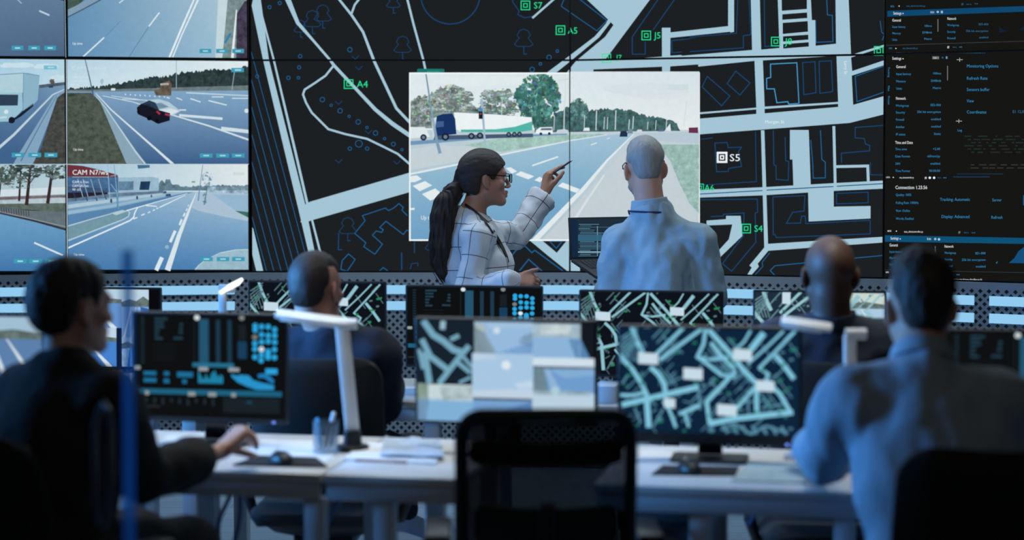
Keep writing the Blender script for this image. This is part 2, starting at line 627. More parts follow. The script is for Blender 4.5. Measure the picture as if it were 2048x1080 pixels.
def map_picture(c):
    """street map on the four middle panels (each panel keeps what falls on it)"""
    c.T(0, 0, 1).L(0).rect(400, -400, 1900, 600, BG)
    # ---- left part
    c.T(490, 0, 3.6).L(2)
    for k in range(11):
        x0 = 215 - 52 * k
        c.line([(x0 - 270, 0), (x0, 1008), (x0 + 255, 1960)], 4.5, BLU)
    c.L(4)
    c.poly([(48, 40), (62, -20), (112, -20), (172, 430), (335, 1080), (432, 1465), (505, 1830), (540, 1960), (490, 1960), (455, 1808), (385, 1508), (283, 1080), (130, 430)], ROAD)
    c.line([(98, 20), (207, 430), (360, 1080), (452, 1480)], [14, 14, 18, 18], ROAD)
    c.line([(482, 1580), (540, 1808), (580, 1960)], 15, ROAD)
    c.poly([(432, 1473), (470, 1452), (1185, 1243), (1400, 1180), (1400, 1320), (1185, 1383), (490, 1583), (440, 1600), (400, 1600)], ROAD)
    c.line([(302, -20), (380, 165), (490, 290), (615, 435), (640, 470), (780, 620), (940, 790), (1060, 890), (1185, 975), (1300, 1040)], [40, 26, 18, 17, 22, 22, 26, 30, 30, 30], ROAD)
    c.line([(640, 470), (580, 545), (500, 600), (430, 645), (418, 680), (440, 740), (480, 810), (600, 930), (720, 965), (880, 1000), (1000, 1058), (1100, 1108), (1190, 1185)], 15, ROAD)
    c.line([(665, -20), (765, 105), (850, 230), (930, 440), (1010, 610), (1090, 780), (1185, 880), (1260, 960)], [16, 18, 18, 20, 20, 20, 20, 20], ROAD)
    c.line([(765, 105), (790, 35), (825, -10)], 15, ROAD)
    c.line([(1165, -20), (1215, 180), (1285, 435), (1305, 530)], 16, ROAD)
    c.poly([(40, 1620), (60, 1648), (135, 1965), (85, 1965), (40, 1780)], ROAD)
    c.L(3)
    c.ring((1478, -40), 213, 7, BLU2, 40)
    for X, Y, r in ((177, 52, 12), (250, 22, 12), (390, 485, 12), (313, 560, 13), (385, 560, 10), (88, 550, 12), (755, 358, 17), (557, 717, 17), (620, 758, 9), (685, 798, 17),
                    (750, 838, 9), (815, 878, 17), (878, 918, 9), (940, 958, 17), (1005, 998, 9), (1068, 1038, 15), (1130, 1078, 9), (820, 1035, 26), (880, 1070, 13), (755, 1070, 13), (397, 405, 13)):
        c.ring((X, Y), r, 4.5, BLU, 8)
    for X, Y in ((675, 740), (890, 950), (795, 415), (820, 490), (675, 1160), (1095, 1170)):
        c.line([(X - 25, Y - 10), (X, Y + 12), (X + 25, Y - 14)], 4, BLU2)
    for X, Y, h in ((485, 150, 150), (560, 110, 150), (1135, 335, 150), (1068, 20, 120), (400, 200, 110), (740, 1640, 150), (1360, 1760, 150)):
        tree_icon(c, X, Y, h)
    c.T(490, 280, 3.6).L(3)
    c.line([(1170, 545), (1130, 505), (1140, 485), (1108, 458), (1070, 490), (1035, 508), (1010, 490), (845, 545), (865, 580), (790, 672), (870, 740), (855, 768), (935, 822), (990, 750), (918, 685), (945, 655), (985, 665), (995, 645), (970, 630), (1015, 585), (1140, 680), (1165, 648), (1300, 700)], 6, BLU)
    c.outline([(700, 868), (745, 820), (793, 860), (735, 945), (690, 930)], 6, BLU)
    c.outline([(960, 950), (995, 918), (1040, 950)], 6, BLU)
    c.line([(675, 670), (672, 790), (700, 790)], 7, BLU2)
    c.line([(1128, 810), (1128, 935)], 9, BLU2); c.line([(1190, 930), (1200, 890), (1245, 885), (1245, 910)], 5, BLU2)
    c.line([(1220, 735), (1220, 815)], 7, BLU2)
    icon(c.T(490, 0, 3.6), 747, 606, 62, 'A4', 806, 630, 48)
    # ---- upper middle
    c.T(980, 0, 3.6).L(4)
    c.poly([(680, -20), (850, 140), (835, 170), (755, 262), (590, 388), (400, 530), (370, 560), (520, 560), (745, 525), (745, 500), (1240, 480), (1240, 408), (970, 426), (830, 430), (1165, -20)], ROAD)
    c.poly([(1238, 200), (1300, 200), (1297, 560), (1240, 560)], ROAD)
    c.poly([(1240, 405), (1836, 366), (1836, 440), (1240, 482)], ROAD)
    c.poly([(1240, 240), (1715, 188), (1715, -20), (1755, -20), (1755, 226), (1285, 274), (1285, 300), (1240, 300)], ROAD)
    c.line([(305, 130), (470, -15)], 15, ROAD)
    c.L(6)
    c.poly([(870, 160), (890, 180), (830, 265), (620, 440), (520, 560), (438, 560), (475, 524), (612, 414), (788, 268)], BG)
    c.L(3)
    c.line([(512, 45), (540, -20)], 5, BLU); c.line([(512, 45), (770, 222)], 5, BLU); c.line([(640, -10), (842, 148), (770, 222)], 6, BLU)
    c.line([(1215, -10), (1025, 265), (1025, 390), (1118, 390), (1118, 300)], 6, BLU2); c.line([(1330, -5), (1175, 215)], 6, BLU2)
    c.outline([(1310, 292), (1825, 245), (1825, 340), (1310, 380)], 6, BLU2)
    c.line([(160, 10), (210, 80), (200, 105), (250, 128), (310, 118)], 6, BLU2); c.line([(160, 10), (180, -20)], 6, BLU2)
    tree_icon(c, 243, 290, 160)
    for X, Y, r in ((485, 368, 10), (425, 413, 17), (363, 460, 10), (303, 500, 17)):
        c.ring((X, Y), r, 5, BLU, 8)
    icon(c, 255, 40, 62, 'S7', 314, 62, 45)
    icon(c, 507, 218, 62, 'A5', 560, 243, 45)
    icon(c, 1128, 256, 62, 'J5', 1186, 278, 45)
    icon(c, 842, 420, 60, 'J7', 912, 432, 36)
    # ---- blocks at the right
    c.T(1380, 0, 3.6).L(4)
    c.poly([(290, -20), (1410, -20), (1410, 820), (1150, 885), (60, 968), (60, 370), (290, 340)], ROAD)
    c.L(5.5)
    D = BG
    c.poly([(-110, -20), (272, -20), (272, 185), (-110, 224)], D)
    c.poly([(318, -20), (438, -20), (448, 360), (-60, 402), (-60, 290), (318, 230)], D)
    c.poly([(503, -20), (632, -20), (645, 345), (513, 358)], D)
    for P in ([(660, -20), (842, -20), (842, 65), (662, 78)], [(665, 103), (843, 90), (845, 130), (665, 143)], [(668, 165), (848, 152), (850, 228), (668, 245)],
              [(670, 262), (852, 250), (853, 285), (670, 300)], [(672, 318), (855, 304), (856, 335), (672, 350)],
              [(870, -20), (1048, -20), (1052, 315), (905, 330), (905, 145), (878, 145)], [(1142, -20), (1410, -20), (1410, 318), (1160, 396)],
              [(1160, 414), (1405, 335), (1405, 432), (1168, 512)], [(1165, 545), (1402, 468), (1405, 690), (1175, 755)],
              [(0, 486), (465, 438), (478, 775), (0, 815)], [(0, 828), (478, 788), (478, 820), (0, 860)],
              [(525, 435), (1055, 402), (1067, 734), (538, 768)], [(538, 784), (1067, 748), (1067, 770), (538, 816)]):
        c.poly(P, D)
    c.L(7)
    c.line([(600, -10), (640, -10)], 4, BLU2)
    c.line([(535, -10), (540, 335), (640, 328)], 6, BLU2)
    c.line([(425, -10), (440, 250), (385, 258), (385, 345), (0, 372)], 6, BLU2)
    c.line([(345, -10), (335, 240), (0, 268)], 5, BLU2)
    c.line([(985, -10), (990, 108), (1025, 110), (1030, 300), (908, 305), (905, 145)], 6, BLU)
    c.outline([(125, 550), (288, 692), (228, 762), (88, 625)], 6, BLU2)
    c.outline([(330, 512), (433, 598), (360, 684), (268, 602)], 6, BLU2)
    c.line([(785, 745), (770, 452), (580, 462), (582, 558), (552, 565), (553, 640), (608, 640), (626, 740), (705, 732), (712, 750), (785, 745)], 7, (70, 150, 200))
    c.outline([(812, 450), (900, 445), (908, 668), (820, 682)], 6, BLU2)
    c.outline([(930, 442), (1018, 438), (1028, 660), (936, 672)], 6, BLU2)
    c.line([(1400, 475), (1190, 550), (1203, 732), (1400, 662)], 6, BLU)
    c.line([(1370, 150), (1380, 230), (1400, 250), (1385, 290)], 5, BLU)
    icon(c, 620, 300, 62, 'J8', 688, 322, 46)
    icon(c, 1360, 367, 62, '', 0, 0, 0)
    c.L(8)
    c.text(540, 888, 'Morgan St', 22, WHT, 140)
    c.text(1112, 440, 'Larry St', 20, WHT, 95, vert=True)
    # ---- lower right
    c.T(1380, 280, 3.6).L(5.5)
    c.L(4)
    c.poly([(60, 360), (525, 340), (1045, 310), (1395, 292), (1395, 350), (1045, 366), (525, 398), (60, 415)], ROAD)
    c.poly([(511, -70), (536, -70), (562, 745), (562, 790), (535, 770)], ROAD)
    c.poly([(720, -72), (855, -72), (858, 0), (870, 335), (745, 335), (738, 140), (720, 140)], ROAD)
    c.line([(1036, -100), (1046, 330)], 20, ROAD)
    c.line([(1052, 192), (1280, 187), (1284, 300)], 20, ROAD)
    c.poly([(850, 340), (1035, 340), (1035, 480), (1300, 475), (1300, 565), (855, 587)], ROAD)
    c.poly([(555, 748), (1500, 690), (1500, 730), (565, 797), (488, 890), (496, 912), (440, 975), (410, 975), (445, 918), (428, 903), (540, 768)], ROAD)
    c.poly([(120, 580), (260, 570), (260, 546), (365, 546), (378, 690), (200, 860), (60, 990), (0, 990), (130, 880), (280, 715), (305, 608), (120, 615)], ROAD)
    c.L(7)
    c.line([(60, 390), (522, 364)], 7, (25, 85, 125)); c.line([(552, 361), (1033, 335)], 7, (25, 85, 125)); c.line([(1058, 333), (1393, 314)], 7, (25, 85, 125))
    c.line([(472, -60), (478, 300), (80, 325)], 5, BLU2)
    c.line([(165, -15), (80, -5)], 5, BLU2)
    c.outline([(180, 22), (268, 18), (276, 55), (370, 52), (350, 85), (372, 190), (278, 205), (276, 226), (192, 228)], 6, BLU2)
    c.line([(600, -70), (605, 180), (620, 185), (622, 285), (708, 290), (712, 155), (690, 150), (685, -20)], 6, BLU2)
    c.line([(940, -70), (950, 140), (975, 160), (975, 272), (888, 275), (884, 160), (870, 0)], 6, BLU)
    c.line([(1395, -105), (1190, -90), (1190, -15), (1255, -10), (1265, 30), (1295, 40), (1293, 78), (1090, 95), (1092, 165)], 6, BLU2)
    c.line([(1300, 160), (1300, 250), (1390, 252)], 5, BLU2)
    c.outline([(1055, 385), (1283, 375), (1283, 452), (1055, 460)], 6, BLU2)
    c.line([(1298, 580), (1298, 676), (622, 702), (612, 680), (600, 682), (598, 410), (828, 400), (822, 512), (740, 520), (695, 600), (795, 598), (805, 548), (830, 548), (835, 602), (1298, 578)], 6, BLU2)
    c.line([(80, 430), (485, 425), (488, 520), (470, 525), (475, 735), (300, 945), (235, 890), (385, 690), (390, 525), (240, 535), (240, 548), (150, 552)], 6, BLU2)
    c.line([(575, 812), (520, 880), (525, 910), (470, 970)], 5, BLU); c.line([(1400, 830), (612, 905), (578, 940), (612, 975)], 6, BLU)
    icon(c, 407, 637, 62, 'S4', 463, 660, 46)
    icon(c, 75, 342, 50, 'A6', 106, 365, 42)
    c.L(22)
    c.rect(195, 85, 272, 165, WHT); c.L(23).rect(209, 100, 258, 150, BG); c.L(24).rect(218, 109, 249, 141, WHT); c.L(25).rect(227, 118, 241, 132, BG)
    c.text(286, 152, 'S5', 50, WHT, 76)
    # thin map frame lines under the feed window
    c.T(850, 280, 3.484).L(4)
    c.poly([(555, 690), (1080, 690), (1080, 960), (1000, 920), (850, 800), (730, 700), (640, 700), (600, 745), (560, 720)], ROAD)
    c.poly([(1010, 860), (1070, 920), (1010, 920)], ROAD)
    c.L(5.5).poly([(820, 704), (985, 704), (918, 786)], BG)
    c.L(7).outline([(868, 706), (955, 706), (915, 755)], 6, BLU)
    c.line([(605, 805), (675, 718), (745, 785), (765, 768), (965, 915)], 7, BLU); c.line([(655, 915), (722, 832), (815, 912)], 7, BLU)

def buttons(c, xs, y, w=85, h=30):
    c.L(20)
    for x in xs:
        c.rect(x, y - h / 2, x + w, y + h / 2, CYB)
    c.L(21)
    for x in xs:
        c.rect(x + w * 0.28, y - h * 0.14, x + w * 0.72, y + h * 0.16, (170, 220, 235))

def feed_grade(c):
    g = 0.3 * c[0] + 0.59 * c[1] + 0.11 * c[2]
    k = 0.88
    return (min(255, (g + (c[0] - g) * k) * 0.985), min(255, (g + (c[1] - g) * k) * 1.0), min(255, (g + (c[2] - g) * k) * 0.99))

def feed_window(c):
    c.grade = feed_grade; c.grain = 0.03
    """the large traffic picture over the map"""
    c.T(810, 140, 3.085)
    c.L(27).rect(26, 16, 1822, 1054, (240, 245, 248))
    c.setclip((34, 26), (1816, 1044))
    c.L(28).grad(20, 10, 1830, 420, (222, 232, 240), (214, 224, 232), (232, 236, 238), (226, 234, 238))
    for X, Y, rx, ry, cc in ((1500, 120, 260, 40, (215, 224, 231)), (1560, 150, 200, 30, (219, 226, 232)), (500, 70, 300, 30, (226, 234, 240))):
        c.L(28.5).blob((X, Y), rx, ry, cc, 0.03, 30, 0.12)
    c.L(29)
    c.grad(20, 370, 1830, 1060, (186, 203, 216), (196, 208, 220), (190, 202, 212), (170, 196, 214))
    c.L(30).trees([(20, 300), (60, 200), (120, 170), (220, 110), (330, 120), (400, 190), (440, 240)], [(20, 360), (440, 360)], (128, 142, 140), 0.75, 16, 9, 3)
    c.crown((110, 250), 85, 90, (100, 120, 112), (150, 166, 160), 4, 50).crown((290, 180), 110, 80, (108, 124, 122), (165, 180, 178), 5, 60)
    c.crown((570, 200), 110, 80, (110, 132, 130), (155, 175, 176), 6, 60).crown((560, 255), 130, 40, (80, 105, 100), (110, 134, 126), 9, 40)
    c.trees([(800, 360), (1000, 230), (1060, 190), (1100, 190), (1140, 250), (1200, 240), (1290, 240), (1390, 250), (1500, 285), (1600, 300), (1680, 330), (1700, 372)], [(800, 385), (1700, 376)], (62, 98, 100), 0.75, 9, 9, 8)
    c.L(31).crown((825, 180), 125, 150, (52, 104, 100), (88, 144, 138), 7, 90).crown((1075, 250), 55, 70, (66, 108, 110), (100, 140, 140), 10, 40)
    c.L(33)
    c.poly([(370, 465), (560, 425), (900, 402), (1200, 394), (1250, 400), (1000, 440), (600, 505), (480, 490)], (158, 194, 186), 0.25)
    c.poly([(20, 440), (560, 405), (1000, 392), (1000, 400), (560, 420), (20, 465)], (110, 150, 190))
    c.poly([(20, 640), (600, 525), (1010, 440), (1250, 402), (1420, 388), (1400, 405), (1100, 740), (1010, 830), (800, 1060), (20, 1060)],
           [(140, 182, 212), (150, 190, 216), (156, 192, 218), (165, 196, 220), (170, 198, 220), (160, 194, 218), (120, 172, 208), (112, 166, 206), (104, 160, 204), (104, 160, 205)])
    c.L(34).poly([(20, 490), (160, 468), (400, 470), (590, 515), (20, 620)], (196, 208, 218))
    c.poly([(830, 1060), (1020, 870), (1250, 620), (1440, 400), (1500, 395), (1620, 560), (1740, 780), (1830, 1000), (1830, 1060)], (196, 206, 216))
    c.poly([(1560, 460), (1830, 460), (1830, 900), (1740, 800), (1640, 560)], (150, 184, 178), 0.3)
    c.poly([(1440, 392), (1830, 378), (1830, 456), (1510, 432)], (182, 200, 216))
    c.L(35)
    c.line([(20, 645), (340, 580), (600, 522), (1010, 438), (1250, 400)], [12, 11, 10, 7, 4], (222, 232, 240))
    c.line([(790, 1060), (1010, 830), (1100, 740), (1250, 560), (1415, 395)], [34, 28, 24, 14, 5], (226, 233, 240))
    c.line([(1040, 940), (1130, 800), (1235, 645)], [18, 14, 10], (214, 222, 230))
    c.line([(785, 590), (945, 535)], 9, (226, 234, 240)); c.line([(1150, 462), (1187, 450)], 6, (226, 234, 240)); c.line([(1250, 425), (1268, 419)], 4, (226, 234, 240))
    for P in ([(28, 655), (75, 650), (105, 672), (62, 692), (28, 692)], [(48, 715), (125, 685), (168, 712), (92, 748)], [(105, 765), (188, 730), (238, 772), (157, 806)], [(182, 830), (215, 815), (235, 835), (205, 845)],
              [(622, 605), (652, 600), (692, 625), (658, 640)], [(680, 645), (715, 625), (798, 656), (760, 674)], [(798, 680), (830, 658), (855, 672), (832, 692)], [(942, 716), (972, 694), (1084, 735), (1062, 758)], [(28, 852), (60, 850), (60, 862), (28, 864)]):
        c.poly(P, (228, 234, 240))
    # lorry
    c.L(36)
    c.poly([(178, 405), (790, 392), (790, 415), (178, 432)], (70, 90, 120))
    c.poly([(302, 262), (560, 275), (782, 293), (786, 372), (345, 382), (312, 362)], (236, 241, 245))
    c.L(37).poly([(345, 384), (345, 368), (560, 366), (680, 350), (782, 318), (786, 372), (700, 384)], (74, 184, 172))
    c.poly([(196, 285), (235, 272), (292, 268), (310, 300), (318, 396), (196, 408), (178, 350)], (20, 52, 108))
    c.L(38).poly([(178, 330), (196, 318), (240, 316), (240, 350), (180, 356)], (60, 96, 150)); c.poly([(165, 300), (196, 290), (180, 420), (172, 420)], (210, 222, 232))
    for X, Y, r in ((250, 413, 24), (410, 408, 20), (463, 405, 20), (640, 398, 15), (675, 397, 15), (706, 396, 15), (115, 416, 20)):
        c.L(39).disc((X, Y), r, (24, 34, 56)); c.L(40).disc((X, Y), r * 0.5, (110, 128, 150))
    c.L(37).poly([(20, 352), (125, 352), (148, 400), (155, 412), (20, 424)], (224, 231, 237))
    for P, cc in (([(805, 392), (808, 372), (832, 354), (908, 352), (913, 395)], (232, 238, 243)), ([(930, 390), (940, 370), (985, 364), (1008, 375), (1005, 392)], (196, 210, 224)), ([(1103, 376), (1112, 357), (1142, 356), (1145, 376)], (228, 234, 240)),
                  ([(1430, 384), (1440, 368), (1465, 368), (1470, 384)], (206, 216, 226)), ([(1376, 392), (1382, 364), (1408, 364), (1410, 392)], (120, 140, 160)), ([(1565, 380), (1575, 368), (1598, 368), (1600, 380)], (84, 110, 150)),
                  ([(1605, 376), (1640, 330), (1645, 376)], (222, 230, 238)), ([(1755, 356), (1812, 354), (1812, 390), (1755, 388)], (112, 46, 86)), ([(1328, 412), (1335, 378), (1368, 376), (1378, 390), (1376, 412)], (34, 50, 78))):
        c.poly(P, cc)
    c.L(38)
    c.poly([(836, 372), (840, 360), (905, 358), (906, 372)], (90, 112, 140))
    c.disc((838, 394), 9, (40, 50, 66)); c.disc((890, 393), 9, (40, 50, 66))
    for X, Y0, Y1, w in ((980, 190, 372, 6), (1183, 250, 372, 6), (1302, 250, 370, 6), (1410, 285, 364, 5), (1385, 305, 366, 5), (1110, 280, 364, 4), (1252, 290, 366, 4), (1232, 290, 366, 4), (1550, 310, 370, 4), (1500, 320, 368, 4), (918, 280, 372, 4), (1615, 300, 374, 4), (596, 180, 280, 4)):
        c.line([(X + 4, Y0), (X, Y1)], w, (206, 218, 226))
    c.line([(988, 60), (988, 190)], 4, (206, 216, 224)); c.line([(945, 66), (1040, 50)], 3, (196, 206, 214))
    c.line([(128, 10), (155, 190)], [9, 10], (120, 150, 172)); c.line([(155, 200), (195, 430), (217, 515)], [14, 18, 20], (124, 154, 182))
    c.line([(473, 180), (490, 400), (496, 495)], [16, 12, 12], (160, 184, 206))
    c.L(40).rect(455, 256, 480, 302, (30, 30, 40)); c.disc((467, 270), 7, (214, 96, 96)); c.poly([(455, 240), (480, 235), (480, 256), (455, 256)], (70, 140, 200))
    c.line([(1742, 190), (1725, 350)], 3, (206, 214, 222))
    c.rect(1628, 90, 1752, 122, (206, 220, 228))
    c.text(92, 250, 'CAM 5N/ws', 18, (196, 210, 218), 148)
    c.text(98, 922, 'Up time', 24, WHT, 98)
    c.setclip()
    c.T(490, 0, 3.6).L(26).poly([(1240, 500), (1250, 496), (1428, 496), (1436, 500), (1436, 532), (1240, 532)], (22, 118, 112))
    c.L(26.5).rect(1310, 512, 1400, 520, (30, 150, 140)); c.grade = None; c.grain = 0.0

def feed_top_left(c):
    c.T(0, 0, 3.6).L(1).grad(-900, -300, 470, 405, (100, 130, 165), (110, 142, 176), (74, 100, 136), (80, 112, 152))
    c.L(2).line([(283, 78), (356, 110)], 12, (190, 208, 222)); c.line([(100, -30), (155, 25)], 9, (150, 176, 200))
    c.poly([(395, -10), (470, -10), (470, 10)], (50, 60, 80))
    buttons(c, (85, 205, 320), 346, 84, 32)

def feed_top_road(c):
    c.T(0, 0, 3.6).L(1).grad(470, -200, 1790, 425, (96, 142, 182), (184, 208, 222), (160, 196, 218), (92, 142, 188), n=10)
    c.L(2)
    c.poly([(470, -40), (660, -40), (560, 35), (470, 78)], (64, 84, 78), 0.5)
    c.poly([(470, 78), (560, 35), (700, -40), (800, -40), (640, 40), (470, 132)], (126, 156, 184))
    c.L(3).line([(470, 132), (600, 66), (740, -10)], 8, (60, 88, 112))
    c.line([(595, 412), (750, 270)], 10, (214, 228, 238)); c.line([(1072, 190), (1148, 90)], 10, (214, 228, 238)); c.line([(858, 22), (900, -10)], 8, (205, 222, 234))
    c.line([(925, 415), (1070, 195)], 5, (90, 130, 165)); c.line([(760, 260), (870, 150)], 4, (92, 134, 170))
    c.line([(1215, 425), (1300, 220), (1400, -10)], [14, 14, 11], (226, 236, 242)); c.line([(1238, 425), (1310, 250), (1430, -10)], [10, 9, 14], (220, 232, 240))
    c.poly([(1550, 425), (1570, -10), (1640, -10), (1600, 425)], (196, 214, 224))
    c.poly([(1600, 425), (1640, -10), (1800, -10), (1800, 425)], (118, 140, 142), 0.35)
    c.L(4).poly([(1700, 425), (1705, 100), (1760, 10), (1800, 0), (1800, 425)], (66, 58, 80), 0.6)
    c.L(5).line([(1672, 425), (1703, 70)], [20, 8], (226, 233, 240)); c.line([(1620, 310), (1660, 240)], 16, (40, 130, 190))
    c.L(8).text(522, 322, 'Up time', 18, WHT, 72)
    buttons(c, (1437, 1556, 1672), 368, 84, 30)

def feed_truck(c):
    c.T(0, 0, 3.6).L(1).grad(-900, 422, 472, 640, (130, 186, 222), (176, 210, 232), (190, 218, 236), (150, 196, 226))
    for X, Y, rx in ((330, 480, 90), (120, 470, 130), (420, 560, 60)):
        c.L(1.5).blob((X, Y), rx, 20, (200, 222, 236), 0.05, 20, 0.2)
    c.L(2).poly([(280, 612), (375, 600), (472, 590), (472, 640), (280, 640)], (74, 92, 110), 0.4)
    c.L(3).poly([(-900, 1190), (-900, 800), (240, 640), (472, 612), (472, 1190)], [(64, 104, 150), (70, 108, 152), (96, 134, 176), (120, 156, 190), (58, 96, 146)])
    c.L(4).poly([(150, 1085), (395, 690), (472, 640), (472, 668), (430, 672), (275, 1080), (240, 1190), (90, 1190)], (128, 164, 196))
    c.poly([(472, 660), (472, 1190), (230, 1190), (290, 1080), (410, 705)], (66, 68, 66), 0.55)
    c.L(5).line([(-60, 1110), (100, 970), (380, 682), (472, 640)], [22, 18, 10, 6], (188, 208, 224)); c.line([(150, 1160), (300, 880), (408, 690)], [8, 6, 4], (84, 116, 150))
    c.L(6)
    c.poly([(-120, 560), (5, 545), (170, 527), (165, 668), (-120, 680)], (172, 206, 222)); c.poly([(170, 527), (200, 525), (285, 545), (272, 720), (235, 760), (165, 800)], (136, 178, 204))
    c.poly([(-120, 665), (160, 665), (165, 790), (120, 835), (60, 875), (-120, 880)], (150, 194, 216))
    c.poly([(60, 880), (120, 840), (170, 795), (240, 742), (240, 765), (150, 840), (70, 885)], (24, 34, 52))
    c.L(7).poly([(-120, 680), (132, 682), (128, 760), (-120, 762)], (44, 64, 88)); c.line([(170, 527), (165, 800)], 4, (100, 140, 170)); c.line([(-120, 545), (170, 527), (285, 545)], 5, (110, 140, 160))
    c.poly([(0, 840), (50, 836), (50, 850), (0, 856)], (190, 214, 228)); c.disc((45, 805), 16, (210, 228, 236))
    c.disc((85, 865), 24, (20, 28, 44))
    c.L(8).rect(352, 618, 382, 632, (44, 60, 96)); c.blob((375, 588), 18, 18, (96, 84, 80), 0.4)
    c.L(20).rect(316, 472, 410, 500, (110, 190, 214)); c.L(21).rect(345, 482, 390, 490, (186, 220, 232))
    c.T(0, 280, 3.857); buttons(c, (92, 220, 345), 116, 98, 34)

def feed_car(c):
    c.T(0, 0, 3.6).L(1).grad(480, 425, 1795, 660, (176, 208, 228), (224, 234, 240), (226, 234, 240), (196, 220, 234))
    c.L(2).trees([(480, 640), (740, 622), (850, 600), (1000, 575), (1100, 555), (1220, 548), (1300, 522), (1450, 510), (1560, 495), (1680, 500), (1795, 470)], [(480, 652), (1000, 640), (1795, 632)], (44, 60, 62), 0.7, 11, 8, 12)
    c.L(3).poly([(900, 640), (1795, 615), (1795, 660), (480, 662), (480, 648)], (104, 120, 124), 0.3)
    c.L(4).poly([(480, 660), (1795, 652), (1795, 1200), (480, 1200)], [(122, 160, 198), (126, 166, 204), (54, 92, 144), (50, 90, 142)])
    c.L(5).poly([(480, 668), (660, 668), (715, 720), (880, 1085), (930, 1200), (480, 1200)], (74, 84, 74), 0.5)
    c.L(6).poly([(655, 668), (690, 690), (760, 770), (965, 1080), (1045, 1200), (920, 1200), (868, 1080), (720, 730)], (134, 164, 186))
    c.L(7).line([(690, 672), (800, 790), (1130, 1080), (1265, 1200)], [5, 9, 15, 20], (212, 224, 234)); c.line([(690, 690), (760, 775), (975, 1090), (1060, 1200)], [5, 7, 12, 14], (186, 206, 220))
    W2 = (208, 222, 232)
    c.line([(740, 690), (960, 735), (1230, 825), (1500, 905), (1795, 1008)], [4, 6, 9, 11, 13], W2)
    c.line([(1290, 830), (1602, 855)], 18, W2); c.line([(1592, 925), (1795, 948)], 26, W2)
    for a, b, w in (((1270, 704), (1312, 720), 8), ((1370, 710), (1445, 735), 9), ((1500, 724), (1632, 757), 9), ((1200, 700), (1222, 708), 8), ((1525, 698), (1610, 698), 7), ((1670, 708), (1795, 708), 7), ((1290, 792), (1340, 792), 10)):
        c.line([a, b], w, W2)
    for k in range(9): c.line([(900 + k * 35, 676 + k * 2.2), (908 + k * 35, 684 + k * 2.2)], 8, W2)
    c.line([(1340, 668), (1795, 690)], 9, (190, 210, 224)); c.line([(880, 712), (1060, 722)], 5, W2); c.line([(800, 690), (1000, 716)], 4, W2)
    c.disc((1775, 798), 16, (214, 226, 236), 0, 10)
    c.L(8)
    c.poly([(1010, 748), (1070, 718), (1150, 714), (1215, 735), (1262, 770), (1300, 800), (1250, 830), (1130, 800)], (176, 200, 218)); c.poly([(1090, 750), (1160, 738), (1215, 770), (1130, 790)], (96, 130, 160))
    c.poly([(1150, 790), (1230, 780), (1290, 800), (1235, 825)], (222, 232, 238))
    c.L(9).poly([(985, 775), (1015, 748), (1070, 745), (1130, 790), (1225, 815), (1222, 868), (1140, 892), (1060, 852), (992, 822)], (24, 24, 40))
    c.poly([(1015, 748), (1075, 722), (1120, 740), (1150, 800), (1075, 765)], (40, 60, 84))
    c.L(10).line([(1128, 802), (1152, 822)], 14, (190, 40, 60)); c.line([(1188, 822), (1222, 830)], 14, (180, 50, 80)); c.disc((1075, 850), 18, (14, 16, 24)); c.disc((1130, 872), 16, (14, 16, 24)); c.disc((998, 805), 12, (14, 16, 24))
    c.L(8).poly([(1105, 650), (1150, 640), (1160, 600), (1220, 580), (1236, 610), (1232, 688), (1125, 688)], (104, 88, 76), 0.5); c.poly([(1155, 602), (1215, 596), (1215, 612), (1155, 614)], (214, 210, 206))
    c.line([(612, 425), (640, 540), (672, 685)], [5, 7, 9], (60, 90, 130)); c.line([(1270, 425), (1270, 640)], 5, (150, 176, 196)); c.line([(1690, 500), (1670, 645)], 5, (150, 176, 190)); c.blob((735, 590), 12, 22, (150, 180, 196), 0.3)
    c.poly([(490, 682), (530, 672), (552, 682), (530, 696), (490, 696)], (48, 66, 50), 0.5)
    c.rect(800, 636, 830, 652, (214, 226, 234))
    c.text(515, 502, 'CAM 7/4/ws', 24, (206, 224, 236), 250); c.text(515, 562, 'CAM 6.7/ws', 14, (214, 230, 240), 118); c.text(515, 590, 'CAM 6R1/ws', 14, (214, 230, 240), 118); c.text(515, 616, '00 .62', 13, (214, 230, 240), 60)
    c.L(20).rect(1665, 490, 1756, 520, CYB); c.L(21).rect(1690, 500, 1735, 510, (170, 220, 235))
    c.T(0, 280, 3.857).L(21).text(565, 82, 'Up time', 18, WHT, 78)
    buttons(c, (1542, 1668, 1788), 120, 98, 32)

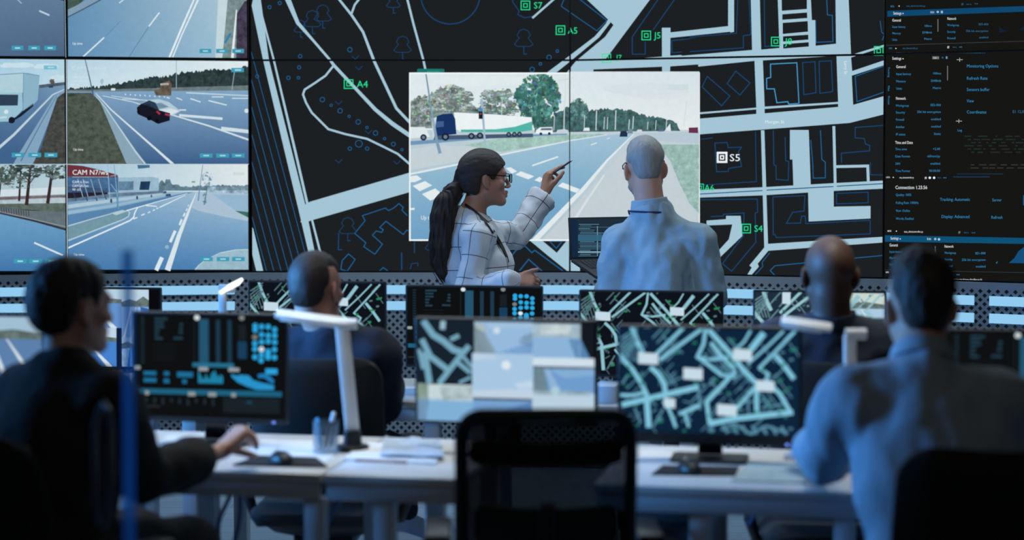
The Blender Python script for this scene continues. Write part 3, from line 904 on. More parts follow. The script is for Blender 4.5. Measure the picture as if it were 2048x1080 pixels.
def feed_park(c):
    c.T(0, 280, 3.857).L(1).grad(-900, 185, 512, 520, (150, 186, 206), (176, 204, 220), (190, 206, 214), (140, 168, 184))
    c.L(2)
    c.poly([(-900, 420), (512, 362), (512, 425), (-900, 470)], (206, 220, 230)); c.poly([(-900, 470), (512, 418), (512, 445), (-900, 500)], (112, 104, 110), 0.4); c.poly([(-900, 500), (300, 450), (512, 440), (512, 500), (-900, 520)], (176, 192, 204), 0.2)
    c.L(3).poly([(-900, 505), (512, 486), (512, 562), (0, 520), (-900, 520)], (88, 102, 96), 0.4)
    c.poly([(-900, 505), (0, 515), (240, 545), (512, 552), (512, 690), (0, 575), (-900, 560)], (100, 112, 122), 0.15)
    c.L(4).poly([(-900, 500), (0, 570), (512, 690), (512, 1010), (-900, 1010)], [(110, 160, 200), (104, 160, 204), (96, 152, 200), (56, 116, 176), (60, 124, 186)])
    c.L(5).line([(-100, 552), (0, 565), (250, 620), (512, 692)], [8, 10, 14, 16], (50, 52, 60)); c.line([(0, 552), (512, 670)], 5, (150, 160, 170))
    c.line([(264, 792), (486, 890)], 14, (210, 226, 238)); 
    for k in range(12): c.line([(10 + k * 19, 520 + k * 2), (14 + k * 19, 560 + k * 2.5)], 6, (54, 56, 60))
    for (xa, ya), (xb, yb), w in (((238, 185), (205, 502), 28), ((410, 185), (368, 490), 28), ((160, 240), (148, 472), 18), ((10, 300), (-6, 430), 14)):
        c.L(6).line([(xa, ya), (xb, yb)], [w * 0.6, w], (58, 42, 42))
    for a, b in (((225, 320), (130, 210)), ((228, 290), (320, 205)), ((225, 340), (290, 260)), ((395, 290), (330, 195)), ((398, 280), (460, 200)), ((392, 310), (505, 270)), ((150, 310), (90, 240)), ((150, 330), (200, 250))):
        c.L(6).line([a, b], [9, 4], (58, 44, 46))
    c.L(7).crown((60, 270), 70, 80, (52, 64, 62), (74, 90, 84), 1, 30); c.crown((200, 240), 120, 60, (50, 62, 62), (84, 104, 104), 2, 34); c.crown((430, 240), 90, 60, (56, 70, 70), (96, 116, 118), 3, 26); c.crown((150, 330), 100, 50, (60, 72, 70), (90, 106, 100), 5, 14)
    buttons(c, (108, 228, 350), 934, 98, 34)

def feed_street(c):
    c.T(0, 280, 3.857).L(1).grad(520, 180, 1925, 420, (150, 190, 220), (226, 230, 232), (222, 230, 236), (170, 204, 226))
    c.L(2).grad(520, 400, 1925, 1000, (120, 164, 202), (172, 198, 220), (70, 130, 188), (66, 122, 182), n=8)
    c.L(3)
    c.poly([(520, 190), (640, 200), (750, 225), (905, 268), (912, 290), (520, 290)], (112, 48, 58)); c.poly([(520, 280), (912, 285), (912, 405), (520, 405)], (66, 106, 152), 0.35); c.poly([(520, 360), (700, 368), (832, 370), (832, 430), (520, 452)], (40, 32, 46), 0.5)
    c.poly([(912, 290), (1170, 285), (1225, 294), (1225, 392), (912, 405)], (150, 182, 206), 0.12)
    c.L(4).poly([(1085, 320), (1160, 318), (1150, 385), (1075, 385)], (28, 56, 90), 0.4); c.poly([(915, 320), (1030, 318), (1030, 385), (915, 390)], (96, 132, 166), 0.4)
    for x in (640, 700, 760, 600): c.line([(x, 300), (x + 40, 440)], 6, (140, 170, 196))
    for x in (560, 645, 720, 795): c.line([(x, 390), (x + 30, 470)], 9, (30, 60, 100)); 
    c.poly([(520, 455), (900, 410), (1260, 390), (1260, 408), (900, 438), (520, 480)], (96, 120, 146), 0.4)
    c.trees([(1225, 340), (1250, 310), (1270, 340), (1280, 300), (1310, 298), (1325, 345), (1380, 350), (1440, 360), (1600, 350), (1925, 352)], [(1225, 392), (1925, 388)], (92, 122, 140), 0.5, 8, 10, 4)
    c.poly([(1600, 360), (1925, 352), (1925, 420), (1600, 405)], (150, 176, 198), 0.6)
    c.L(5)
    c.poly([(520, 500), (860, 455), (1250, 410), (1250, 424), (860, 480), (520, 530)], (170, 196, 214)); c.poly([(520, 548), (860, 500), (1250, 424), (1300, 424), (860, 520), (520, 575)], (150, 182, 206))
    c.poly([(520, 580), (900, 520), (1100, 475), (1440, 405), (1500, 400), (1040, 530), (960, 545), (520, 672)], (84, 132, 180))
    c.poly([(520, 672), (850, 572), (975, 540), (1000, 560), (985, 590), (950, 612), (520, 782)], (110, 150, 168), 0.12)
    c.L(6).poly([(850, 565), (940, 540), (985, 548), (900, 580)], (176, 202, 216))
    c.line([(520, 665), (700, 612), (860, 568)], [10, 9, 7], (176, 202, 218)); c.line([(520, 778), (950, 614), (990, 590), (1000, 560), (985, 545)], [11, 10, 9, 9, 8], (174, 202, 220))
    c.line([(520, 835), (1005, 620), (1032, 595), (1040, 560), (1062, 520), (1200, 480), (1445, 412)], [12, 11, 10, 10, 8, 6, 4], (224, 234, 242)); c.line([(975, 545), (1060, 520)], 8, (224, 234, 242))
    for a, b, w in (((1090, 582), (1116, 570), 9), ((1140, 562), (1160, 553), 8), ((1178, 545), (1196, 537), 8), ((1206, 530), (1222, 524), 8), ((1028, 608), (1060, 598), 9), ((1125, 505), (1210, 512), 8)):
        c.line([a, b], w, (220, 232, 240))
    c.line([(1230, 520), (1430, 425)], [9, 4], (224, 234, 242))
    c.line([(1292, 1005), (1380, 740), (1475, 500), (1515, 405)], [44, 32, 14, 4], (216, 228, 238))
    for a, b, w in (((1205, 1005), (1250, 905), 32), ((1313, 788), (1352, 700), 22), ((1385, 656), (1402, 612), 15), ((1414, 590), (1427, 562), 11), ((1436, 548), (1444, 528), 8), ((1450, 514), (1456, 498), 6)):
        c.line([a, b], w, (220, 231, 240))
    c.poly([(1480, 522), (1500, 450), (1520, 405), (1640, 400), (1925, 420), (1925, 628), (1700, 585), (1530, 545)], (168, 192, 214)); c.L(7).poly([(1640, 420), (1925, 425), (1925, 560), (1810, 540)], (146, 182, 212))
    c.poly([(1812, 545), (1925, 556), (1925, 604)], (52, 112, 96), 0.4)
    c.L(8).poly([(1505, 1000), (1530, 970), (1580, 930), (1700, 870), (1820, 848), (1925, 845), (1925, 1000)], (150, 184, 204), 0.12); c.line([(1505, 1000), (1530, 970), (1580, 930), (1700, 870), (1820, 848), (1925, 845)], 8, (190, 212, 226))
    c.line([(1564, 190), (1528, 470)], [4, 8], (84, 134, 176)); c.crown((1600, 300), 40, 50, (110, 140, 160), (150, 176, 194), 8, 16, 0.5); c.line([(1605, 330), (1575, 500)], [5, 9], (84, 116, 140)); c.crown((1580, 450), 20, 50, (60, 110, 140), (90, 140, 170), 9, 10, 0.5)
    c.line([(830, 190), (850, 490)], 5, (150, 186, 212)); c.line([(880, 190), (915, 530)], 6, (120, 170, 206)); c.line([(852, 280), (900, 270)], 4, (150, 186, 212)); c.line([(855, 340), (900, 400)], 4, (150, 186, 212)); c.line([(905, 430), (910, 525)], 14, (66, 136, 176), 0.4)
    c.poly([(1060, 192), (1155, 192), (1155, 214), (1065, 222)], (66, 108, 150)); c.rect(1478, 318, 1506, 328, (90, 150, 150))
    c.poly([(1275, 436), (1282, 416), (1315, 414), (1322, 434)], (56, 84, 112)); c.poly([(1258, 412), (1262, 395), (1284, 394), (1284, 412)], (60, 90, 120)); c.disc((1058, 445), 8, (50, 70, 100), 0, 8, 16); c.disc((1168, 432), 6, (50, 70, 100), 0, 8, 12); c.disc((858, 470), 9, (70, 60, 80), 0, 8, 18)
    c.disc((1288, 825), 16, (140, 180, 206))
    c.L(20).text(558, 268, 'CAM N7/ws', 38, WHT, 275); c.rect(558, 284, 840, 287, (190, 206, 220))
    c.text(558, 332, 'CAM 6.7/ws', 18, WHT, 126); c.text(558, 362, 'CAM 6R1/ws', 18, WHT, 126); c.text(558, 390, '00 .62', 17, WHT, 64); c.text(570, 892, 'Up time', 18, WHT, 80)
    c.rect(1798, 248, 1885, 272, (206, 218, 226))
    buttons(c, (1545, 1672, 1790), 918, 96, 32)

TB = (52, 138, 190)
TD = (46, 110, 150)
def ui_settings(c, X, top, dy, sc=1.0, spread=0):
    pass

def right_picture(c):
    c.T(0, 0, 1).L(0).rect(1700, -400, 2600, 700, (22, 22, 20))
    # top page
    c.T(1740, 0, 3.6).L(1)
    c.poly([(125, 78), (1109, 44), (2400, -5), (2400, 40), (1109, 84), (125, 120)], (14, 72, 112))
    c.L(2)
    c.text(168, 105, 'Settings', 20, WHT, 58); c.disc((238, 97), 4, WHT); c.text(148, 52, '80%', 13, TB, 26); c.disc((210, 44), 4, WHT); c.text(262, 48, 'text_clientcontroller.py', 11, TD, 136)
    c.rect(432, 78, 466, 98, (50, 90, 120)); c.text(436, 94, 'Edit', 13, WHT, 26); c.ring((488, 86), 6, 3, WHT, 8); c.rect(510, 78, 525, 95, (150, 190, 215)); c.text(658, 38, '#', 18, TD); c.text(694, 35, 'ws a', 12, TD, 36); c.text(752, 31, 'ws', 12, TD, 24)
    c.rect(487, 138, 492, 228, (120, 130, 136))
    c.text(160, 155, 'General', 19, WHT, 62)
    for y, a, b in ((200, 'Input latency', '100ms'), (247, 'Memory', '2048mb'), (293, 'Units', 'Metric')):
        c.text(160, y, a, 15, TB, 95 if a[0] == 'I' else (62 if a[0] == 'M' else 36)); c.text(446, y - 6, b, 15, TB, right=True)
    c.text(556, 143, 'Network', 19, WHT, 66)
    for y, a, b in ((188, 'Workgroup', 'SE5-000'), (236, 'Security', '256 bit encryption'), (282, 'Firewall', 'enabled')):
        c.text(556, y, a, 15, TB, 86 if a[0] == 'W' else 60); c.text(852, y - 6, b, 15, TD, right=True)
    c.poly([(930, 190), (960, 215), (1000, 222), (960, 230), (930, 235)], (16, 34, 52)); c.poly([(1070, 215), (1109, 190), (1250, 180), (1250, 220)], (16, 34, 52))
    c.line([(-10, 330), (110, 327), (985, 300), (2400, 255)], 4, (58, 64, 68))
    # middle page
    c.text(134, 353, '100%', 11, TB, 26); c.disc((187, 349), 4, WHT); c.text(236, 353, 'text_clientcontroller.py', 12, TD, 108); c.text(556, 347, '#', 18, WHT); c.text(596, 344, 'ws a', 12, TD, 28); c.text(642, 343, 'ws', 12, TB, 22)
    c.text(155, 390, 'com/AT12.1/data/PTZ', 12, TD, 150); c.text(334, 387, '1 result: /monitor', 12, TD, 126); c.text(552, 384, 'result: /monitor/history/data.file (1)', 12, TD, 276)
    c.text(160, 430, 'Settings', 20, WHT, 66); c.disc((238, 423), 4, WHT); c.rect(448, 405, 498, 427, (90, 96, 100)); c.text(455, 423, 'Edit 1', 14, WHT, 36); c.ring((523, 415), 5, 3, TD, 8); c.rect(546, 406, 558, 424, (100, 150, 180))
    c.rect(556, 474, 561, 578, (120, 130, 136))
    c.text(188, 490, 'General', 20, WHT, 68)
    for y, a, b in ((540, 'Input latency', '100ms'), (593, 'Memory', '2048mb'), (645, 'Units', 'Metric')):
        c.text(188, y, a, 16, TB, 108 if a[0] == 'I' else (70 if a[0] == 'M' else 42)); c.text(512, y - 4, b, 16, TB, right=True)
    c.text(186, 718, 'Network', 20, WHT, 72)
    for y, a, b in ((768, 'Workgroup', 'SE5-000'), (817, 'Security', '256 bit encryption'), (869, 'Firewall', 'enabled'), (922, 'AdvSec', 'enabled'), (975, 'IP status', 'Static')):
        c.text(186, y, a, 16, TB, {'W': 94, 'S': 66, 'F': 60, 'A': 62, 'I': 68}[a[0]]); c.text(510, y - 4, b, 16, TB, right=True)
    for y, s, h in ((555, 'Tracking', 72), (655, 'Files', 38), (752, 'Process', 60)): c.text(142, y - h * 0 , s, 14, TB, h) if False else c.text(130, y - h, s, 13, TB, h, vert=True)
    for y, s, w in ((486, 'Monitoring Options', 228), (574, 'Refresh Rate', 150), (655, 'Sensors buffer', 166), (737, 'View', 52), (817, 'Coordinates', 142)):
        c.text(696, y, s, 22, TB, w)
    c.text(1026, 814, 'E1 12.001', 20, TD, 105)
    for X, Y in ((646, 430), (640, 872)):
        c.line([(X - 22, Y), (X + 22, Y)], 4, (180, 186, 180)); c.line([(X, Y - 14), (X, Y + 14)], 4, (180, 186, 180))
    c.text(630, 946, 'Log', 17, TB, 32)
    rnd = random.Random(5)
    for k in range(6):
        y = 985 + k * 23; x = 680 + (k % 3) * 24
        while x < 1250:
            w = rnd.uniform(14, 70); c.rect(x, y - 8, x + w, y, (40, 44, 44) if rnd.random() < 0.7 else (30, 52, 48)); x += w + rnd.uniform(10, 60)
    c.T(1740, 280, 3.6)
    for y in (182, 205):
        x = 725
        while x < 1250:
            w = rnd.uniform(14, 60); c.rect(x, y - 7, x + w, y, (52, 56, 56)); x += w + rnd.uniform(8, 40)
    c.rect(626, 240, 960, 248, (26, 44, 60)); c.rect(600, 262, 862, 269, (26, 60, 90))
    c.text(182, 28, 'Time and Date', 20, WHT, 126)
    for y, a, b in ((73, 'Time zone', '+2.00'), (125, 'Date Format', 'dd/mm/yy'), (178, '24H', 'enabled'), (230, 'Time Format', '00:00:00')):
        c.text(182, y, a, 16, TB, {'T': 84, 'D': 106, '2': 34}[a[0]] if a != 'Time Format' else 106); c.text(505, y - 1, b, 16, TB, right=True)
    c.text(114, 274, '100%', 11, WHT, 30); c.disc((168, 269), 4, WHT); c.text(212, 276, 'text_clientcontroller.py', 12, WHT, 104); c.text(394, 280, '#', 18, WHT)
    for X in (431, 462): c.disc((X, 272), 9, WHT, 0, 8)
    c.text(486, 276, 'ws a', 12, TD, 26); c.text(526, 276, 'ws', 12, TB, 24)
    c.text(182, 353, 'Connection 1.23.56', 24, WHT, 230)
    for y, s, w in ((403, 'Quality: 100%', 112), (460, 'Polling Rate: 1000Hz', 164), (517, 'View: Outline', 102), (574, 'Words: Enabled', 128)):
        c.text(186, y, s, 17, TB, w)
    c.text(504, 438, 'Tracking: Automatic', 21, TB, 216); c.text(880, 442, 'Server', 21, TB, 68); c.text(514, 562, 'Display: Advanced', 22, TB, 202); c.text(872, 567, 'Refresh', 21, TB, 82)
    c.rect(1102, 398, 1112, 470, (20, 90, 140))
    c.text(126, 661, '80%', 12, WHT, 28); c.disc((190, 656), 4, WHT); c.text(246, 666, 'text_clientcontroller.py', 13, WHT, 136); c.text(636, 672, '#', 18, (150, 160, 150)); c.text(676, 671, 'ws a', 12, TD, 34); c.text(730, 672, 'ws', 12, TD, 28)
    c.L(1).poly([(105, 686), (1109, 705), (2400, 730), (2400, 772), (1109, 748), (105, 732)], (14, 80, 118))
    c.L(2).text(148, 717, 'Settings', 20, WHT, 58); c.disc((218, 712), 4, WHT); c.text(412, 719, 'Edit', 14, WHT, 28); c.ring((470, 713), 6, 3, WHT, 8); c.disc((497, 715), 9, (170, 205, 225))
    c.rect(467, 765, 472, 860, (120, 130, 136))
    c.text(140, 766, 'General', 20, WHT, 60)
    for y, a, b in ((812, 'Input latency', '100ms'), (857, 'Memory', '2048mb'), (903, 'Units', 'Metric')):
        c.text(140, y, a, 16, TB, 94 if a[0] == 'I' else (62 if a[0] == 'M' else 36)); c.text(428, y + 2, b, 16, TB, right=True)
    c.text(536, 775, 'Network', 19, WHT, 66)
    for y, a, b in ((820, 'Workgroup', 'SE1-000'), (867, 'Security', '256 bit encryption'), (915, 'Firewall', 'enabled')):
        c.text(536, y, a, 16, TB, 84 if a[0] == 'W' else 58); c.text(832, y + 3, b, 16, TB, right=True)
    c.poly([(1000, 885), (1040, 850), (1070, 800), (1109, 770), (1250, 760), (1250, 890)], (20, 78, 124)); c.poly([(905, 885), (920, 872), (915, 890)], (40, 120, 150))
    c.line([(-10, 925), (110, 935), (1109, 955), (2400, 985)], 4, (50, 56, 60)); c.text(574, 974, 'ws a', 11, TD, 30); c.text(620, 974, 'ws', 12, TB, 26)
    c.text(580, 1012, 'result: /monitor/history /data/files.py (1)', 14, WHT, 226); c.disc((568, 1006), 4, WHT)
    c.text(112, 958, '100%', 12, WHT, 24)

# ------------------------------------------------------------------ the panels
M_BEZEL = mat('black_bezel_plastic', (12, 13, 15), 0.35, 0.0)
def wall_panel(XL, XR, z0, z1, label, painter_list, kind='screen'):
    a, b = wall_pt(XL, 0.0), wall_pt(XR, 0.0)
    u = (b - a); w = u.length; u.normalize()
    root = empty('video_wall_screen', (a.x, a.y, z0), 0, label, 'screen', 'panels of the video wall')
    nb = Vector((u.y, -u.x, 0))                       # towards the room
    if nb.y > 0: nb = -nb
    g = 0.005
    cen = (a + b) / 2 - nb * 0.03 + Vector((0, 0, (z0 + z1) / 2))
    h = MB()
    h.box(cen, (w - 0.001, 0.056, z1 - z0 - 0.001), math.atan2(u.y, u.x))
    W(h.build('housing', M_BEZEL, root, smooth=False), root)
    c = Canvas(a + u * g + nb * 0.0005 + Vector((0, 0, z0 + g)), u, Vector((0, 0, 1)), w - 2 * g, z1 - z0 - 2 * g)
    for p in painter_list: p(c)
    c.build('display', root)
    return root

def left_tiles(c, tiles):
    """several camera pictures side by side with thin pale lines between them"""
    c.T(0, 0, 1).L(0).rect(-400, -300, 520, 560, (10, 12, 16))
    c.grade = feed_grade; c.grain = 0.04
    for (x0, y0, x1, y1), f in tiles:
        c.T(0, 0, 1).setclip((x0, y0), (x1, y1))
        f(c)
    c.setclip()
def ltop(c):
    left_tiles(c, [((-300, -300, 129, 113), feed_top_left), ((133, -300, 494, 116), feed_top_road)])
    c.T(0, 0, 1).L(24).line([(130, -10), (132, 120)], 1.2, (150, 180, 198))
def lbot(c):
    left_tiles(c, [((-300, 100, 130.5, 328), feed_truck), ((134, 100, 497, 327.5), feed_car), ((-300, 329.5, 132, 560), feed_park), ((135, 329, 497, 560), feed_street)])
    c.T(0, 0, 1).L(24).line([(133, 110), (135, 545)], 1.4, (190, 212, 226)); c.line([(-10, 328.6), (498, 328.3)], 1.2, (190, 212, 226))

wall_panel(-231, 499.5, ZJ, ZT, 'upper video wall screen showing a wide road with double white line', [ltop])
wall_panel(-231, 499.5, ZB, ZJ, 'lower video wall screen split into truck, dark car, park and street views', [lbot])
wall_panel(502, 1140, ZJ, ZT, 'dark map screen of the video wall with S7 and A5 markers', [map_picture])
wall_panel(1140, 1768, ZJ, ZT, 'map screen of the video wall with J5 and J8 markers', [map_picture])
wall_panel(502, 1140, ZB, ZJ, 'map screen of the video wall with A4 marker and lorry picture', [map_picture, feed_window])
wall_panel(1140, 1768, ZB, ZJ, 'map screen of the video wall with S5 and S4 markers', [map_picture, feed_window])
wall_panel(1769, 2420, ZJ, ZT, 'nearly black settings screen above the long settings list', [right_picture])
wall_panel(1769, 2420, ZB, ZJ, 'nearly black settings screen listing Connection 1.23.56 and Network', [right_picture])
# ------------------------------------------------------------------ desks
M_TOP = mat('white_laminate', (214, 214, 212), 0.32, noise_amt=0.03, noise_scale=9)
M_LEG = mat('grey_powder_coat', (196, 202, 208), 0.5)
M_BLACK = mat('black_plastic', (24, 23, 22), 0.45)
M_BLACKG = mat('black_gloss_plastic', (12, 12, 14), 0.2)
M_CLOTHB = mat('black_woven_fabric', (24, 23, 22), 0.85, noise_amt=0.2, noise_scale=300, bump=0.2, bump_scale=400)
M_CHROME = mat('brushed_aluminium', (150, 156, 164), 0.3, 0.9)
M_DGREY = mat('dark_grey_metal', (52, 56, 62), 0.5, 0.3)
M_PAPER = mat('white_paper', (212, 216, 220), 0.7, noise_amt=0.03)

class Row:
    def __init__(self, A, B):
        self.A = Vector((A.x, A.y, 0)); B = Vector((B.x, B.y, 0))
        self.u = (B - self.A).normalized()
        self.v = Vector((-self.u.y, self.u.x, 0))
        self.ang = math.atan2(self.u.y, self.u.x)
    def p(self, s, t, z=0.0):
        q = self.A + self.u * s + self.v * t
        return Vector((q.x, q.y, z))
    def s(self, X, t):
        """place along the row seen at pixel column X, t metres behind the front edge"""
        r = ray(X, HORIZON); o = self.A + self.v * t
        den = r.x * self.u.y - r.y * self.u.x
        k = (o.x * self.u.y - o.y * self.u.x) / den
        return (Vector((r.x * k, r.y * k, 0)) - o).dot(self.u)
    def X(self, X, t, z):
        return self.p(self.s(X, t), t, z)
NEAR = Row(atz(440, 942, 0.74), atz(1650, 984, 0.74))
FAR = Row(atz(790, 803, 0.74), atz(790, 803, 0.74) + Vector((1, -0.16, 0)))

def desk(row, s0, s1, legs, label, depth=0.68, back_legs=True):
    base = row.p((s0 + s1) / 2, depth / 2)
    root = empty('desk', base, 0, label, 'desk', 'white topped desks')
    t = MB(); t.box(row.p((s0 + s1) / 2, depth / 2, 0.7275), (s1 - s0 - 0.006, depth, 0.025), row.ang, 0.003)
    W(t.build('desktop', M_TOP, root), root)
    for tt in (0.02, depth - 0.02):
        a = MB(); a.box(row.p((s0 + s1) / 2, tt, 0.692), (s1 - s0 - 0.02, 0.03, 0.046), row.ang, 0.003)
        W(a.build('frame_rail', M_LEG, root), root)
    for s in legs:
        back_only = isinstance(s, tuple)
        if back_only: s = s[0]
        for tt in ((depth - 0.04,) if back_only else (0.04, depth - 0.04)):
            l = MB(); l.box(row.p(s, tt, 0.335), (0.055, 0.055, 0.67), row.ang, 0.005)
            W(l.build('leg', M_LEG, root), root)
    return root
sA, sB, sC, sD, sE, sF = (NEAR.s(X, 0) for X in (-330, 640, 641, 925, 1185, 1860))
desk(NEAR, sA, sB, [NEAR.s(-250, 0.04), NEAR.s(262, 0.04), NEAR.s(630, 0.04)], 'white desk with the black mouse mat, under the hand of the person in black')
desk(NEAR, sC, sD, [NEAR.s(770, 0.04), (NEAR.s(890, 0.04),)], 'short white desk piece with the loose papers, beside the empty mesh chair')
desk(NEAR, sE, sF, [NEAR.s(1403, 0.04), NEAR.s(1694, 0.04)], 'white desk carrying the large blue map monitor, beside the person in pale shirt')
fs = [FAR.s(X, 0) for X in (-150, 330, 905, 1330, 1830, 2260)]
nm = ['white desk of the back row, behind the person in black', 'white desk of the back row, in front of the bearded seated person', 'white desk of the back row, under the dark data monitor', 'white desk of the back row, under the middle map monitor', 'white desk of the back row, in front of the bald seated person']
for i in range(5):
    desk(FAR, fs[i], fs[i + 1], [fs[i] + 0.08, fs[i + 1] - 0.08], nm[i])

# drawer unit below the near desk
def pedestal():
    s0, s1 = NEAR.s(1262, 0.06), NEAR.s(1384, 0.06)
    w = s1 - s0; sm = (s0 + s1) / 2
    root = empty('drawer_unit', NEAR.p(sm, 0.3), 0, 'dark grey drawer unit under the white desk with the large map monitor', 'drawer unit')
    b = MB(); b.box(NEAR.p(sm, 0.33, 0.33), (w, 0.5, 0.6), NEAR.ang, 0.004)
    W(b.build('body', M_DGREY, root), root)
    for k, (z0, z1) in enumerate(((0.06, 0.24), (0.25, 0.44), (0.45, 0.62))):
        d = MB(); d.box(NEAR.p(sm, 0.072, (z0 + z1) / 2), (w - 0.01, 0.016, z1 - z0), NEAR.ang, 0.003)
        f = W(d.build('drawer', M_DGREY, root), root)
        h = MB(); h.box(NEAR.p(sm, 0.056, z1 - 0.035), (w * 0.55, 0.016, 0.014), NEAR.ang, 0.003)
        o = h.build('handle', M_CHROME, f); o.location = (0, 0, 0)
    for a in (-1, 1):
        for t in (0.12, 0.54):
            c = MB(); c.cyl(NEAR.p(sm + a * w * 0.38, t, 0.0), NEAR.p(sm + a * w * 0.38, t, 0.032), 0.022)
            W(c.build('foot', M_BLACK, root), root)
pedestal()

# ------------------------------------------------------------------ monitors and their pictures
def ui_picture(c, m):
    """dark data page; m maps the page's own 0..1 coordinates to pixels"""
    def R(x0, y0, x1, y1, col): c.poly([m(x0, y0), m(x1, y0), m(x1, y1), m(x0, y1)], col)
    def q(x, y): return ((x - 55) / 1100, (y - 105) / 775)
    def RR(x0, y0, x1, y1, col): R(*q(x0, y0), *q(x1, y1), col)
    c.L(0); R(-0.2, -0.2, 1.2, 1.2, (14, 16, 18))
    c.L(2)
    K, K2 = (36, 84, 112), (28, 58, 78)
    for y in range(130, 470, 26): RR(100, y, 128, y + 12, (30, 50, 62))
    for x, y, w in ((205, 130, 95), (205, 160, 68), (205, 190, 70), (205, 220, 36), (205, 250, 30), (205, 280, 60), (392, 170, 24), (390, 200, 24), (384, 230, 30), (345, 275, 70)):
        RR(x, y, x + w, y + 18, (34, 62, 78))
    for y in (330, 360, 390, 420, 445): RR(190, y, 360, y + 8, (24, 30, 34))
    RR(535, 135, 605, 468, K); RR(660, 140, 690, 468, K2); RR(745, 140, 775, 468, K2); RR(497, 130, 503, 468, (30, 40, 46)); RR(820, 300, 885, 430, (24, 62, 92)); RR(825, 170, 880, 290, (24, 32, 38))
    RR(485, 468, 790, 498, (38, 112, 144))
    c.L(3)
    dots = [(948, 180), (948, 210), (995, 185), (1043, 185), (1090, 205), (945, 312), (995, 245), (1043, 250), (1090, 250), (945, 355), (995, 300), (1043, 295), (1090, 300), (945, 415), (993, 398), (990, 440), (1041, 370), (1041, 415), (1088, 355), (1088, 415)]
    for X, Y in dots:
        P = [(X + 19 * math.cos(k * PI / 5), Y + 21 * math.sin(k * PI / 5)) for k in range(10)]
        c.poly([m(*q(*p)) for p in P], (44, 168, 226))
    for X, Y, cc in ((993, 355, (216, 232, 240)), (945, 265, (120, 124, 124)), (520, 125, (214, 226, 226)), (850, 120, (130, 140, 140))):
        P = [(X + 20 * math.cos(k * PI / 5), Y + 20 * math.sin(k * PI / 5)) for k in range(10)]
        c.poly([m(*q(*p)) for p in P], cc)
    RR(1022, 358, 1060, 430, (44, 168, 226))
    for x, w in ((55, 40), (530, 70), (750, 80)): RR(x, 500, x + w, 528, (150, 160, 164))
    for x0, y0, x1, y1 in ((120, 540, 215, 570), (120, 592, 215, 624), (272, 540, 312, 570), (270, 595, 312, 628), (370, 540, 488, 580), (408, 598, 442, 628)): RR(x0, y0, x1, y1, (28, 108, 150))
    rnd = random.Random(3)
    for k in range(14):
        h = (90, 60, 30, 40, 66, 44, 36, 70, 88, 94, 64, 50, 66, 58)[k]
        RR(528 + k * 13.2, 622 - h, 528 + k * 13.2 + 9, 622, (36, 150, 192))
    c.poly([m(*q(x, y)) for x, y in ((770, 548), (810, 560), (840, 552), (900, 556), (930, 590), (1000, 610), (1060, 620), (1085, 630), (1080, 660), (960, 662), (890, 640), (820, 610), (775, 570))], (40, 146, 202))
    c.poly([m(*q(x, y)) for x, y in ((965, 545), (1010, 538), (1060, 560), (1085, 590), (1080, 615), (1050, 600), (1015, 570), (970, 572))], (32, 122, 180)); RR(1022, 500, 1108, 542, (46, 162, 220))
    RR(60, 672, 1140, 712, (30, 96, 126))
    c.L(4)
    for x, w in ((130, 30), (450, 55), (600, 60), (770, 34)): RR(x, 690, x + w, 722, (140, 150, 152))
    for k in range(9): RR(130 + k * 62, 740, 150 + k * 62, 775 + (k % 3) * 10, (32, 44, 52))
    RR(710, 725, 1125, 840, (24, 34, 40)); c.poly([m(*q(x, y)) for x, y in ((870, 770), (905, 740), (930, 770))], (28, 70, 94))
    RR(60, 800, 240, 815, (40, 44, 46))

